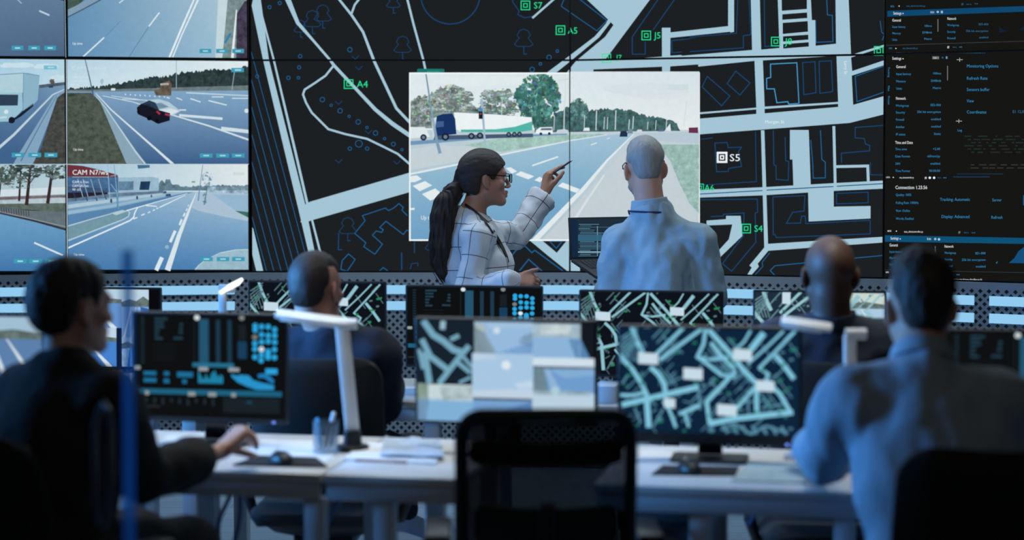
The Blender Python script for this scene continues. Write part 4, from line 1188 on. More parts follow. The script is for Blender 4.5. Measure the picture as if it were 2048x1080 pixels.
def city_picture(c, m, ROADC, BGC, GREEN, lab, wk=1.0, seed=2):
    def q(p): return m((p[0] - 290) / 1105, (p[1] - 345) / 655)
    A = Vector(m(0, 0)); k = (Vector(m(1, 0)) - A).length / 1105
    c.L(0).poly([m(-.1, -.1), m(1.1, -.1), m(1.1, 1.1), m(-.1, 1.1)], BGC)
    def ln(P, w, col=ROADC, z=2):
        c.L(z).line([q(p) for p in P], w * k * wk, col)
    dim = tuple(int(a * 0.62 + b * 0.38) for a, b in zip(ROADC, BGC))
    # street grid at the upper corner
    for j in range(6): ln([(282, 420 + j * 32), (380 - j * 4 + 20, 345 + j * 22)], 13, dim)
    for j in range(4): ln([(290 + j * 30, 440), (340 + j * 25, 560)], 10, dim)
    ln([(360, 335), (395, 430), (430, 500)], 34); ln([(505, 520), (600, 425), (685, 340)], 26); ln([(535, 545), (660, 450), (800, 345)], 26); ln([(600, 345), (520, 440)], 12, dim); ln([(560, 400), (680, 500)], 12, dim)
    ln([(480, 590), (530, 635), (565, 690), (575, 760)], 36); ln([(270, 500), (320, 560), (365, 605), (420, 690), (460, 770)], 32); ln([(285, 770), (380, 770), (440, 750)], 24)
    ln([(300, 832), (460, 790), (780, 708)], 40); ln([(455, 770), (470, 970)], 42); ln([(775, 700), (790, 850)], 18, dim)
    ln([(560, 800), (600, 860), (640, 965)], 24); ln([(660, 880), (790, 820)], 28); ln([(690, 860), (720, 960)], 20); ln([(380, 850), (420, 940)], 16, dim); ln([(340, 640), (300, 700)], 16, dim); ln([(500, 960), (560, 850)], 16, dim); ln([(580, 620), (640, 700)], 12, dim); ln([(590, 690), (700, 640)], 10, dim)
    ln([(822, 345), (810, 440), (772, 520), (850, 575), (920, 630), (1010, 640)], 26); ln([(770, 525), (860, 535), (960, 520)], 24); ln([(855, 430), (900, 490), (1000, 590)], 30); ln([(840, 350), (960, 480), (1060, 600), (1150, 690)], 36)
    ln([(1010, 600), (930, 690), (830, 800), (850, 940)], 30); ln([(845, 935), (1000, 900), (1360, 850)], 40); ln([(1135, 690), (1140, 880)], 34); ln([(1010, 840), (1130, 700)], 28); ln([(1100, 470), (1180, 365)], 46); ln([(1150, 585), (1250, 480), (1370, 350)], 22)
    ln([(1080, 560), (1200, 450), (1300, 350)], 18); ln([(1250, 500), (1310, 570), (1365, 645)], 36); ln([(1200, 660), (1280, 740), (1345, 850)], 30); ln([(1150, 580), (1210, 620), (1190, 660)], 22); ln([(1000, 480), (1060, 420), (1100, 350)], 18); ln([(960, 400), (1020, 470)], 14, dim)
    for j in range(5): ln([(880 + j * 36, 560 + j * 4), (950 + j * 30, 650)], 9, dim)
    for j in range(7): ln([(930 + j * 60, 940), (960 + j * 60, 990)], 22, dim)
    ln([(920, 970), (1000, 930), (1100, 990), (1200, 940), (1330, 980)], 20, dim); ln([(1180, 760), (1220, 820), (1300, 800)], 16, dim); ln([(1080, 720), (1090, 870)], 14, dim); ln([(1030, 800), (1200, 780)], 12, dim)
    rnd = random.Random(seed)
    for i in range(70):
        x, y = rnd.uniform(300, 1380), rnd.uniform(360, 980)
        w, h = rnd.uniform(14, 30), rnd.uniform(8, 14)
        c.L(3).poly([q((x, y)), q((x + w, y - 3)), q((x + w, y + h)), q((x, y + h + 3))], GREEN if i % 3 else dim)
    for i in range(60):
        x, y = rnd.uniform(300, 1380), rnd.uniform(350, 990); L_ = rnd.uniform(40, 150); sg = rnd.choice((-1, -1, -1, 1.25))
        ln([(x, y), (x + L_ * 0.75, y + L_ * sg * 0.8)], rnd.choice((7, 9, 12)), dim, 1.2)
    for i in range(46):
        x, y = rnd.uniform(300, 1380), rnd.uniform(700, 990)
        ln([(x, y), (x + rnd.uniform(-50, 50), y + rnd.uniform(-40, 40))], 9, dim, 1)
    c.L(4)
    for x, y, w, h in lab:
        c.poly([q((x - w / 2, y - h / 2)), q((x + w / 2, y - h / 2 + 6)), q((x + w / 2, y + h / 2 + 4)), q((x - w / 2, y + h / 2))], (196, 218, 230))
LAB_ALL = [(465, 535, 125, 70), (745, 625, 120, 72), (1050, 500, 115, 70), (1190, 690, 110, 66), (955, 845, 120, 70), (600, 810, 70, 60), (430, 330, 90, 26)]
LAB_FAR = [(465, 535, 120, 70), (1050, 490, 110, 66)]

def street_tile(c, m, x0, y0, x1, y1, sky, road, verge, seed=0, flip=1):
    """small street picture inside 0..1 coordinates: sky, verge, road with lines"""
    def P(u, v): return m(x0 + (x1 - x0) * u, y0 + (y1 - y0) * v)
    def pl(pts, col, a=0.0): c.poly([P(u if flip > 0 else 1 - u, v) for u, v in pts], col, a)
    c.L(1); pl([(0, 0), (1, 0), (1, .45), (0, .45)], sky)
    c.L(1.5); pl([(0, .3), (1, .3), (1, 1), (0, 1)], road)
    rnd = random.Random(seed)
    c.L(2); pl([(0, .22), (.2, .14), (.45, .24), (.7, .2), (1, .26), (1, .36), (0, .36)], (96, 112, 110), 0.5)
    pl([(0, .4), (.3, .36), (.2, 1), (0, 1)], verge, 0.4)
    c.L(2.5); pl([(.34, .36), (.36, .36), (.42, 1), (.3, 1)], tuple(min(255, v + 40) for v in road)); pl([(.62, .36), (.635, .36), (.95, 1), (.88, 1)], (214, 226, 234)); pl([(.46, .36), (.47, .36), (.64, 1), (.58, 1)], (206, 220, 230))

def quilt_picture(c, m):
    """six camera pictures and a map, tiled"""
    c.L(0); c.poly([m(0, 0), m(1, 0), m(1, 1), m(0, 1)], (20, 26, 34))
    def q(x, y): return ((x - 150) / 1215, (y - 335) / 705)
    def Q(pts, col, a=0.0): c.poly([m(*q(*p)) for p in pts], col, a)
    def rr(x0, y0, x1, y1, col, a=0.0): Q([(x0, y0), (x1, y0), (x1, y1), (x0, y1)], col, a)
    # map tile
    R2 = (116, 166, 188)
    A = Vector(m(0, 0)); k = (Vector(m(1, 0)) - A).length / 1215
    def ln(P, w, col=R2): c.L(2).line([m(*q(*p)) for p in P], w * k, col)
    c.L(1); rr(140, 330, 540, 785, (22, 34, 46))
    ln([(190, 340), (260, 440), (330, 480), (400, 540), (470, 560)], 44); ln([(180, 470), (240, 590), (360, 680)], 40); ln([(200, 560), (235, 780)], 42); ln([(300, 780), (420, 620), (510, 510)], 38); ln([(160, 540), (190, 680)], 26); ln([(330, 340), (325, 400)], 36, (150, 184, 200)); ln([(380, 470), (440, 440)], 30); ln([(420, 620), (520, 700)], 30); ln([(440, 770), (520, 730)], 20); ln([(470, 590), (530, 660)], 24)
    c.L(3)
    rr(150, 780, 225, 900, (130, 150, 140), 0.4); rr(225, 785, 535, 900, (196, 212, 216), 0.12); Q([(300, 800), (535, 790), (535, 880), (330, 900)], (160, 178, 178), 0.4); rr(150, 880, 535, 1040, (128, 176, 214)); Q([(150, 880), (230, 880), (215, 1040), (150, 1040)], (96, 120, 150), 0.4)
    # middle tiles
    rr(545, 340, 945, 590, (150, 186, 220)); Q([(545, 360), (620, 420), (700, 560), (545, 560)], (112, 124, 116), 0.3); Q([(545, 340), (600, 345), (640, 420), (545, 380)], (170, 178, 170), 0.3); Q([(700, 560), (945, 470), (945, 590), (700, 590)], (96, 142, 196)); Q([(870, 440), (945, 410), (945, 525), (850, 480)], (24, 34, 56)); rr(640, 345, 945, 385, (186, 208, 228))
    c.L(4); rr(530, 560, 950, 880, (166, 198, 226)); Q([(530, 820), (950, 800), (950, 880), (530, 880)], (198, 214, 228)); Q([(540, 560), (690, 570), (700, 600), (540, 610)], (196, 212, 226)); c.L(5); rr(535, 870, 945, 890, (74, 84, 96), 0.3); rr(535, 885, 945, 970, (116, 160, 206)); Q([(720, 960), (945, 890), (945, 970)], (70, 116, 178)); Q([(820, 770), (940, 740), (950, 790), (850, 800)], (190, 214, 232))
    # right tiles
    c.L(3); rr(945, 345, 1272, 590, (140, 180, 216)); rr(945, 345, 1272, 440, (168, 186, 188), 0.35); rr(1000, 350, 1200, 420, (204, 214, 214), 0.3); Q([(1190, 450), (1272, 450), (1340, 590), (1240, 590)], (84, 130, 176))
    c.L(4); rr(940, 582, 1365, 640, (206, 222, 234)); rr(955, 640, 1365, 660, (84, 96, 106), 0.3); rr(950, 655, 1365, 830, (110, 156, 206)); Q([(950, 660), (1020, 660), (1060, 820), (950, 820)], (108, 126, 118), 0.3); Q([(1030, 660), (1060, 665), (1150, 830), (1080, 830)], (156, 188, 214)); Q([(1060, 660), (1365, 650), (1365, 700), (1160, 720)], (140, 178, 214))
    c.L(5); rr(940, 825, 1365, 970, (184, 208, 226)); Q([(940, 940), (1365, 905), (1365, 970), (940, 970)], (206, 222, 234)); rr(960, 810, 1340, 840, (140, 166, 176), 0.4)
    for X, Y, r, cc in ((700, 400, 24, (206, 222, 234)), (765, 640, 32, (220, 232, 240)), (1100, 810, 30, (170, 204, 216))):
        c.L(6).poly([m(*q(X + r * math.cos(t * PI / 5), Y + r * math.sin(t * PI / 5))) for t in range(10)], cc)

def monitor(row, XL, XR, Yt, Yb, t, painter, label, bez=0.008, chin=0.012, yaw_in=0.0, group='desk monitors', zdesk=0.7406, neck=True, led=None):
    PL, PR = row.X(XL, t - yaw_in, 0), row.X(XR, t + yaw_in, 0)
    Xm = (XL + XR) / 2; dm = (PL.y + PR.y) / 2
    zt_, zb2 = at(Xm, Yt, dm).z, at(Xm, Yb, dm).z
    u = (PR - PL); w = u.length; u.normalize(); ang = math.atan2(u.y, u.x)
    n = Vector((u.y, -u.x, 0))
    mid = (PL + PR) / 2
    hgt = zt_ - zb2
    root = empty('monitor', (mid.x - n.x * 0.04, mid.y - n.y * 0.04, zdesk), 0, label, 'monitor', group)
    Mx = Matrix.Translation(mid - n * 0.014 + Vector((0, 0, (zt_ + zb2) / 2))) @ Matrix.Rotation(ang, 4, 'Z')
    h = MB(); h.rslab(w, hgt, 0.026, 0.006, Mx, bev=0.003)
    W(h.build('housing', M_BLACK, root), root)
    b = MB()
    Mb = Matrix.Translation(mid - n * 0.036 + Vector((0, 0, (zt_ + zb2) / 2 - 0.02))) @ Matrix.Rotation(ang, 4, 'Z')
    b.rslab(w * 0.6, hgt * 0.6, 0.024, 0.02, Mb, bev=0.008)
    W(b.build('back_cover', M_BLACK, root), root)
    st = MB()
    c0 = mid - n * 0.062
    st.box((c0.x, c0.y, (zdesk + 0.012 + zb2 + hgt * 0.45) / 2), (0.07, 0.022, zb2 + hgt * 0.45 - zdesk - 0.012), ang, 0.004)
    W(st.build('stand_neck', M_BLACKG, root), root)
    ft = MB(); Mf = Matrix.Translation(Vector((c0.x, c0.y, zdesk + 0.004)) + n * 0.03) @ Matrix.Rotation(ang, 4, 'Z') @ Matrix.Rotation(PI / 2, 4, 'X')
    ft.rslab(0.22, 0.16, 0.007, 0.02, Mf, bev=0.002)
    W(ft.build('stand_foot', M_BLACK, root), root)
    cv = Canvas(PL + u * bez + n * 0.0004 + Vector((0, 0, zb2 + chin)), u, Vector((0, 0, 1)), w - 2 * bez, hgt - bez - chin)
    cv.EPS = 0.00015
    # the picture's own corners in photo pixels, so that its parts follow the screen
    def pix(P):
        d = P - CAM_POS
        yy = d.y * _cp - d.z * _sp; zz = d.y * _sp + d.z * _cp
        return (1024 + FPX * d.x / yy, 540 - (FPX * zz / yy - SHIFT_Y * 2048))
    def m(a, bb):
        return pix(cv.o + cv.u * (a * cv.w) + cv.v * ((1 - bb) * cv.h))
    painter(cv, m)
    cv.build('display', root)
    if led:
        l = MB(); q = PR - u * 0.04 + n * 0.001 + Vector((0, 0, zb2 + 0.006)); l.box(q, (0.008, 0.004, 0.006), ang)
        W(l.build('power_light', led, root), root)
    return root
M_LED = emis('blue_power_led', (120, 150, 255), 1.4)
T_N = 0.42
def left_street(c, m):
    c.L(0).poly([m(0, 0), m(1, 0), m(1, 1), m(0, 1)], (60, 84, 116))
    street_tile(c, m, 0.0, 0.0, 1.0, 0.62, (160, 190, 210), (92, 128, 172), (70, 92, 80), 3); c.L(4)
    street_tile(c, m, 0.0, 0.62, 1.0, 1.0, (180, 206, 216), (140, 176, 200), (150, 170, 170), 5)
monitor(NEAR, -110, 84, 628, 838, T_N, left_street, 'blurred monitor with a grey road picture, behind the back of the person in black')
monitor(NEAR, 262, 571, 625, 845, T_N, ui_picture, 'black data monitor with bright blue dots, beside the hand of the person in black', chin=0.016, led=M_LED)
monitor(NEAR, 829, 1195, 637, 849, T_N, quilt_picture, 'bright monitor tiled with street pictures above the empty mesh chair', chin=0.006)
monitor(NEAR, 1236, 1606, 652, 889, T_N, lambda c, m: city_picture(c, m, (128, 196, 220), (13, 36, 60), (40, 128, 110), LAB_ALL, 0.82), 'large blurred map monitor on the white desk beside the empty mesh chair', chin=0.03, led=M_LED)
monitor(NEAR, 1893, 2240, 660, 885, T_N - 0.06, ui_picture, 'black data monitor behind the shoulder of the person in pale shirt', chin=0.016)
T_F = 0.38
FARMAP = lambda c, m: city_picture(c, m, (140, 192, 204), (14, 18, 26), (32, 140, 84), LAB_FAR, 0.62)
def street_pair(c, m):
    c.L(0).poly([m(0, 0), m(1, 0), m(1, 1), m(0, 1)], (16, 26, 50))
    street_tile(c, m, 0.06, 0.0, 0.72, 0.5, (180, 206, 226), (100, 146, 204), (96, 120, 110), 1)
    c.L(3); street_tile(c, m, 0.72, 0.0, 0.93, 0.62, (190, 214, 230), (128, 166, 214), (40, 90, 170), 2, -1)
    street_tile(c, m, 0.06, 0.5, 0.68, 1.0, (190, 214, 232), (70, 130, 206), (150, 190, 220), 4)
    street_tile(c, m, 0.72, 0.62, 0.93, 1.0, (170, 200, 226), (60, 120, 200), (160, 196, 226), 6)
    c.L(5).poly([m(.93, 0), m(1, 0), m(1, 1), m(.93, 1)], (10, 10, 14))
monitor(FAR, 50, 318, 574, 738, T_F, street_pair, 'monitor with blue street pictures, in front of the face of the person in black')
monitor(FAR, 495, 770, 562, 735, T_F, FARMAP, 'street map monitor in front of the bearded seated person')
monitor(FAR, 810, 1085, 571, 737, T_F, ui_picture, 'dark data monitor of the back row, below the standing person in checked blouse')
monitor(FAR, 1158, 1448, 581, 756, T_F, FARMAP, 'street map monitor of the back row, below the standing person in blue shirt')
def map_and_photo(c, m):
    city_picture(c, m, (150, 196, 206), (30, 46, 60), (60, 110, 100), [(560, 380, 70, 120)], 0.9, 5)
    c.L(8); street_tile(c, m, 0.52, 0.0, 1.0, 0.55, (200, 214, 206), (170, 200, 224), (150, 180, 170), 7)
    c.L(9); c.poly([m(.72, .36), m(.86, .34), m(.88, .42), m(.74, .44)], (110, 60, 90))
monitor(FAR, 1507, 1775, 581, 748, T_F, map_and_photo, 'monitor with map and street picture, in front of the bald seated person')

# ------------------------------------------------------------------ desk lamps
M_LAMP = mat('white_lamp_shell', (226, 228, 226), 0.35)
M_LAMPLED = emis('lamp_glow', (240, 248, 252), 1.6)
def bar(mb, a, b, w, t, side):
    """flat bar from a to b; side is its wide direction"""
    a, b = Vector(a), Vector(b)
    d = (b - a); L = d.length; d.normalize()
    s = (Vector(side) - d * d.dot(Vector(side))).normalized()
    n = d.cross(s)
    M = Matrix((s, n, d)).transposed().to_4x4()
    M.translation = (a + b) / 2
    mb.box((0, 0, 0), (w, t, L), 0, min(w, t) * 0.35, M=M)
def lamp(base_px, d, top_px, head_a, head_b, dh, label, glow=False, w=0.042, zdesk=0.7406, base_r=0.05, hinge=None):
    pb = at(base_px[0], base_px[1], d)
    base = Vector((pb.x, pb.y, zdesk))
    root = empty('desk_lamp', base, 0, label, 'lamp', 'desk lamps')
    top = at(top_px[0], top_px[1], d)
    bs = MB(); bs.lathe([(base_r, 0), (base_r, 0.012), (base_r * 0.9, 0.018), (0.028, 0.02), (0.026, pb.z - zdesk)], base, 24)
    W(bs.build('base', M_BLACK, root), root)
    p = MB(); bar(p, pb, top, w, 0.016, (1, 0, 0)); W(p.build('post', M_LAMP, root), root)
    ha, hb = at(head_a[0], head_a[1], d + dh), at(head_b[0], head_b[1], d)
    h = MB(); bar(h, ha, hb, 0.04, 0.014, (0, 1, 0.45) if not glow else (0, 1, 0.3)); ho = W(h.build('lamp_head', M_LAMPLED if glow else M_LAMP, root), root)
    if not glow:
        l = MB(); o_ = Vector((0, 0.003, -0.009)); bar(l, ha + (hb - ha) * 0.05 + o_ * 2, ha + (hb - ha) * 0.8 + o_ * 2, 0.02, 0.004, (0, 1, 0)); lo = l.build('led_strip', M_LAMP, ho)
    j = MB(); k = (hb - ha).normalized() * 0.03
    j.cyl(top - Vector((0.012, 0, 0)) - k * 0, top + Vector((0.045, 0, 0)), 0.016); W(j.build('hinge', M_LAMP if hinge is None else hinge, root), root)
    return root
lamp((705, 862), 5.32, (684, 648), (552, 627), (700, 646), 0.02, 'white bar desk lamp beside the glass pen cup')
lamp((1701, 850), 5.0, (1700, 668), (1562, 641), (1664, 656), 0.03, 'white bar desk lamp behind the shoulder of the person in pale shirt', w=0.036)
lamp((445, 772), 6.62, (445, 577), (482, 562), (443, 582), -0.05, 'white desk lamp with bright head beside the street map monitor', glow=True, w=0.03, base_r=0.045)

# ------------------------------------------------------------------ things on the near desks
def glass_material(name, tint, fac):
    m = bpy.data.materials.new(name); m.use_nodes = True
    nt = m.node_tree; b = nt.nodes['Principled BSDF']
    b.inputs['Base Color'].default_value = (*rgb(tint), 1); b.inputs['Roughness'].default_value = 0.12; b.inputs['Metallic'].default_value = 0.3
    t = nt.nodes.new('ShaderNodeBsdfTransparent'); mx = nt.nodes.new('ShaderNodeMixShader'); mx.inputs[0].default_value = fac
    nt.links.new(t.outputs[0], mx.inputs[1]); nt.links.new(b.outputs[0], mx.inputs[2]); nt.links.new(mx.outputs[0], nt.nodes['Material Output'].inputs['Surface'])
    return m
M_CUP = glass_material('smoked_glass', (130, 150, 160), 0.33)
cp = at(652, 892, 5.27); cp.z = 0.74
root = empty('pen_cup', cp, 0, 'clear pen cup between the white lamp and the black mouse mat', 'cup')
c = MB(); c.lathe([(0.036, 0.0), (0.038, 0.004), (0.039, 0.098), (0.036, 0.098), (0.035, 0.008), (0.001, 0.008)], (0, 0, 0), 28); c.build('cup_wall', M_CUP, root)
M_PENW = mat('white_pen_plastic', (214, 220, 222), 0.3); M_PENB = mat('blue_pen_plastic', (40, 150, 205), 0.3); M_PENR = mat('reddish_pen', (120, 60, 56), 0.35)
def pen(a, b, r, m, label, cap=None):
    a, b = Vector(a), Vector(b); d = (b - a).normalized(); L = (b - a).length
    root = empty('pen', a, 0, label, 'pen')
    t = MB(); t.tube([a + d * 0.012, a + d * (L * 0.75)], r, 10); W(t.build('barrel', m, root), root)
    t = MB(); t.tube([a, a + d * 0.004, a + d * 0.012], [0.0006, r * 0.4, r], 10); W(t.build('tip', M_CHROME, root), root)
    t = MB(); t.tube([a + d * (L * 0.75), b - d * 0.002, b], [r * 1.12, r * 1.12, r * 0.7], 10); W(t.build('cap', cap or m, root), root)
    return root
pen(cp + Vector((-0.012, -0.008, 0.011)), cp + Vector((-0.026, 0.004, 0.105)), 0.004, M_PENB, 'blue pen standing in the clear pen cup')
pen(cp + Vector((-0.004, 0.0, 0.011)), cp + Vector((0.024, 0.004, 0.122)), 0.0055, M_BLACK, 'black pen with white cap standing in the clear pen cup', M_PENW)
pen(cp + Vector((0.012, 0.010, 0.011)), cp + Vector((0.030, 0.010, 0.10)), 0.005, M_DGREY, 'dark grey pen standing in the clear pen cup')

def sheet(name, corners_px, z, m, label, cat, thick=0.0012, group=None, curl=0.0):
    P = [atz(X, Y, z) for X, Y in corners_px]
    cen = sum(P, Vector()) / 4
    me = MB()
    n = 6
    def g(i, j, top):
        s, t = i / n, j / n
        p = P[0].lerp(P[1], s).lerp(P[3].lerp(P[2], s), t)
        p.z = z + (thick if top else 0) + curl * (math.sin(s * 5 + t * 2) ** 2) * (0.3 + 0.7 * t)
        return me.bm.verts.new(p)
    A = [[g(i, j, 1) for j in range(n + 1)] for i in range(n + 1)]; B = [[g(i, j, 0) for j in range(n + 1)] for i in range(n + 1)]
    for i in range(n):
        for j in range(n):
            me.bm.faces.new((A[i][j], A[i + 1][j], A[i + 1][j + 1], A[i][j + 1])); me.bm.faces.new((B[i][j], B[i][j + 1], B[i + 1][j + 1], B[i + 1][j]))
    rim = [(i, 0) for i in range(n)] + [(n, j) for j in range(n)] + [(i, n) for i in range(n, 0, -1)] + [(0, j) for j in range(n, 0, -1)]
    for k in range(len(rim)):
        a, b = rim[k], rim[(k + 1) % len(rim)]
        me.bm.faces.new((A[b[0]][b[1]], A[a[0]][a[1]], B[a[0]][a[1]], B[b[0]][b[1]]))
    for v in me.bm.verts: v.co -= cen
    o = me.build(name, m); o.location = cen
    return tag(o, label, cat, group)
Z0 = 0.7402
sheet('paper_sheet', [(478, 928), (640, 934), (700, 884), (520, 880)], Z0, M_PAPER, 'white paper sheet under the hand of the person in black', 'paper')
M_MAT = mat('black_rubber_mat', (16, 16, 17), 0.8, noise_amt=0.1)
sheet('mouse_mat', [(465, 931), (655, 935), (632, 916), (515, 912)], Z0 + 0.0018, M_MAT, 'black mouse mat near the white paper sheet on the seam of two desks', 'mouse mat', 0.003)
sheet('paper_sheet', [(688, 922), (872, 930), (884, 893), (722, 888)], Z0, M_PAPER, 'thin white paper pile beside the pen cup, reddish pen at its edge', 'paper', 0.006, curl=0.003)
sheet('magazine', [(760, 912), (888, 916), (880, 884), (770, 880)], Z0 + 0.0105, mat('printed_paper', (176, 190, 204), 0.4, noise_amt=0.45, noise_scale=40), 'open printed magazine with curled pages lying on the paper pile', 'magazine', 0.003, curl=0.012)
pen(atz(705, 920.5, Z0 + 0.014) , atz(815, 925, Z0 + 0.013), 0.0042, M_PENR, 'reddish brown pen lying at the edge of the paper pile')
sheet('mouse_mat', [(1302, 951), (1470, 953), (1478, 935), (1325, 932)], Z0, M_MAT, 'black mouse mat with the rounded mouse below the large map monitor', 'mouse mat', 0.003)
sheet('document', [(1462, 963), (1612, 968), (1622, 930), (1500, 926)], Z0, mat('printed_map_sheet', (178, 192, 186), 0.6, noise_amt=0.3, noise_scale=25), 'pale greenish printed document by the elbow of the person in pale shirt', 'paper', 0.004)
sheet('paper_sheet', [(1268, 925), (1340, 926), (1345, 902), (1275, 900)], Z0, M_PAPER, 'white paper sheet between the empty chair and the large map monitor stand', 'paper')
sheet('paper_sheet', [(330, 893), (425, 894), (430, 872), (330, 870)], Z0, M_PAPER, 'white paper sheet under the stand of the black data monitor', 'paper')
def mouse(p, ang, label):
    root = empty('computer_mouse', p, ang, label, 'mouse')
    b = MB(); n = 14
    prof = [(0.0, 0.0), (0.02, 0.95), (0.2, 1.0), (0.45, 0.92), (0.7, 0.72), (0.88, 0.42), (1.0, 0.0)]
    rings = []
    for h, k in prof:
        rings.append([b.bm.verts.new((0.031 * k * math.cos(2 * PI * i / 20), 0.055 * k * math.sin(2 * PI * i / 20) - 0.006 * h, 0.034 * h)) for i in range(20)] if k > 0 else None)
    for a, c_ in zip(rings[1:-1], rings[2:-1]):
        for i in range(20): b.bm.faces.new((a[i], a[(i + 1) % 20], c_[(i + 1) % 20], c_[i]))
    b.bm.faces.new(list(reversed(rings[1]))); b.bm.faces.new(rings[-2])
    b.build('shell', M_BLACK, root)
    w = MB(); w.cyl((-0.003, 0.03, 0.027), (0.003, 0.03, 0.027), 0.006); w.build('scroll_wheel', M_CHROME, root)
mp = atz(562, 924, 0.745); mouse(mp, 0.5, 'black computer mouse on the mat beside the white paper sheet')
mp = atz(1378, 943, 0.7435); mouse(mp, 0.2, 'black computer mouse on the mat below the large map monitor')
sheet('paper_sheet', [(785, 800), (835, 800), (840, 775), (790, 774)], 0.7402, M_PAPER, 'white paper sheet on the back row desk beside the bearded person', 'paper')
o = MB(); q = FAR.X(1216, 0.15, 0.7706); o.box((0, 0, 0), (0.075, 0.16, 0.06), 0, 0.003)
o = o.build('paper_box', M_PAPER); o.location = q; o.rotation_euler = (0, 0, FAR.ang); tag(o, 'white carton box standing on the back row desk below the middle map monitor', 'box')

# ------------------------------------------------------------------ cables
M_CABLE = mat('blue_grey_cable', (92, 112, 160), 0.5)
def cable(pts, r, label):
    pts = [Vector(p) for p in pts]
    # smooth
    for _ in range(3):
        q = [pts[0]]
        for a, b in zip(pts, pts[1:]): q += [a.lerp(b, .25), a.lerp(b, .75)]
        q.append(pts[-1]); pts = q
    m = MB(); m.tube(pts, r, 8)
    return tag(m.build('cable', M_CABLE), label, 'cable')
cable([at(468, 962, 5.14), at(462, 990, 5.14), at(436, 1040, 5.14), at(436, 1085, 5.14), at(452, 1110, 5.14), at(470, 1085, 5.14), at(481, 1030, 5.14), at(480, 990, 5.15), at(476, 962, 5.16)], 0.0065, 'dark blue cable hanging in a loop under the white desk')
cable([at(700, 965, 5.3), at(697, 988, 5.3), at(675, 1005, 5.3), at(660, 1035, 5.3), at(652, 1060, 5.3)], 0.0065, 'bluish cable hanging behind the desk leg near the pen cup')
cable([at(1522, 990, 4.95), at(1522, 1012, 4.95), at(1510, 1030, 4.95), at(1496, 1052, 4.95)], 0.006, 'bluish cable hanging under the desk with the large map monitor')
cable([at(1565, 995, 5.0), at(1560, 1022, 5.0), at(1535, 1024, 5.0), at(1520, 1030, 5.0)], 0.005, 'short bluish cable end beside the legs of the bald seated person')

# ------------------------------------------------------------------ glass partition, seen on its edge
def edge_glass():
    m = bpy.data.materials.new('blue_tinted_glass'); m.use_nodes = True
    nt = m.node_tree; nt.nodes.clear()
    d = nt.nodes.new('ShaderNodeBsdfTranslucent'); d.inputs['Color'].default_value = (*rgb((80, 176, 250)), 1)
    d2 = nt.nodes.new('ShaderNodeBsdfDiffuse'); d2.inputs['Color'].default_value = (*rgb((80, 176, 250)), 1)
    ad = nt.nodes.new('ShaderNodeMixShader'); ad.inputs[0].default_value = 0.5
    nt.links.new(d.outputs[0], ad.inputs[1]); nt.links.new(d2.outputs[0], ad.inputs[2])
    t = nt.nodes.new('ShaderNodeBsdfTransparent'); t.inputs['Color'].default_value = (*rgb((222, 238, 255)), 1)
    mx = nt.nodes.new('ShaderNodeMixShader'); mx.inputs[0].default_value = 0.45
    o = nt.nodes.new('ShaderNodeOutputMaterial')
    nt.links.new(t.outputs[0], mx.inputs[1]); nt.links.new(ad.outputs[0], mx.inputs[2]); nt.links.new(mx.outputs[0], o.inputs['Surface'])
    return m
d0, d1 = 3.55, 3.75
a0, a1 = at(240.5, 322, d0), at(262, 322, d0)
gl = MB(); gl.box(((a0.x + a1.x) / 2, d0 + 0.01, 0.712), (a1.x - a0.x, 0.02, 1.424), 0, 0.002)
root = empty('glass_partition', ((a0.x + a1.x) / 2, d0, 0), 0, 'blue tinted glass strip standing before the person in black', 'glass partition')
W(gl.build('glass_edge', edge_glass(), root), root)

# ------------------------------------------------------------------ office chairs
def mesh_fabric():
    m = bpy.data.materials.new('see_through_mesh'); m.use_nodes = True
    nt = m.node_tree; b = nt.nodes['Principled BSDF']
    b.inputs['Base Color'].default_value = (*rgb((12, 12, 13)), 1); b.inputs['Roughness'].default_value = 0.8
    tc = nt.nodes.new('ShaderNodeTexCoord'); vo = nt.nodes.new('ShaderNodeTexVoronoi'); vo.inputs['Scale'].default_value = 260
    nt.links.new(tc.outputs['Object'], vo.inputs['Vector'])
    lt = nt.nodes.new('ShaderNodeMath'); lt.operation = 'GREATER_THAN'; lt.inputs[1].default_value = 0.33
    nt.links.new(vo.outputs['Distance'], lt.inputs[0])
    mul = nt.nodes.new('ShaderNodeMath'); mul.operation = 'MULTIPLY_ADD'; mul.inputs[1].default_value = 0.3; mul.inputs[2].default_value = 0.5
    nt.links.new(lt.outputs[0], mul.inputs[0]); nt.links.new(mul.outputs[0], b.inputs['Alpha'])
    return m
M_MESH = mesh_fabric()
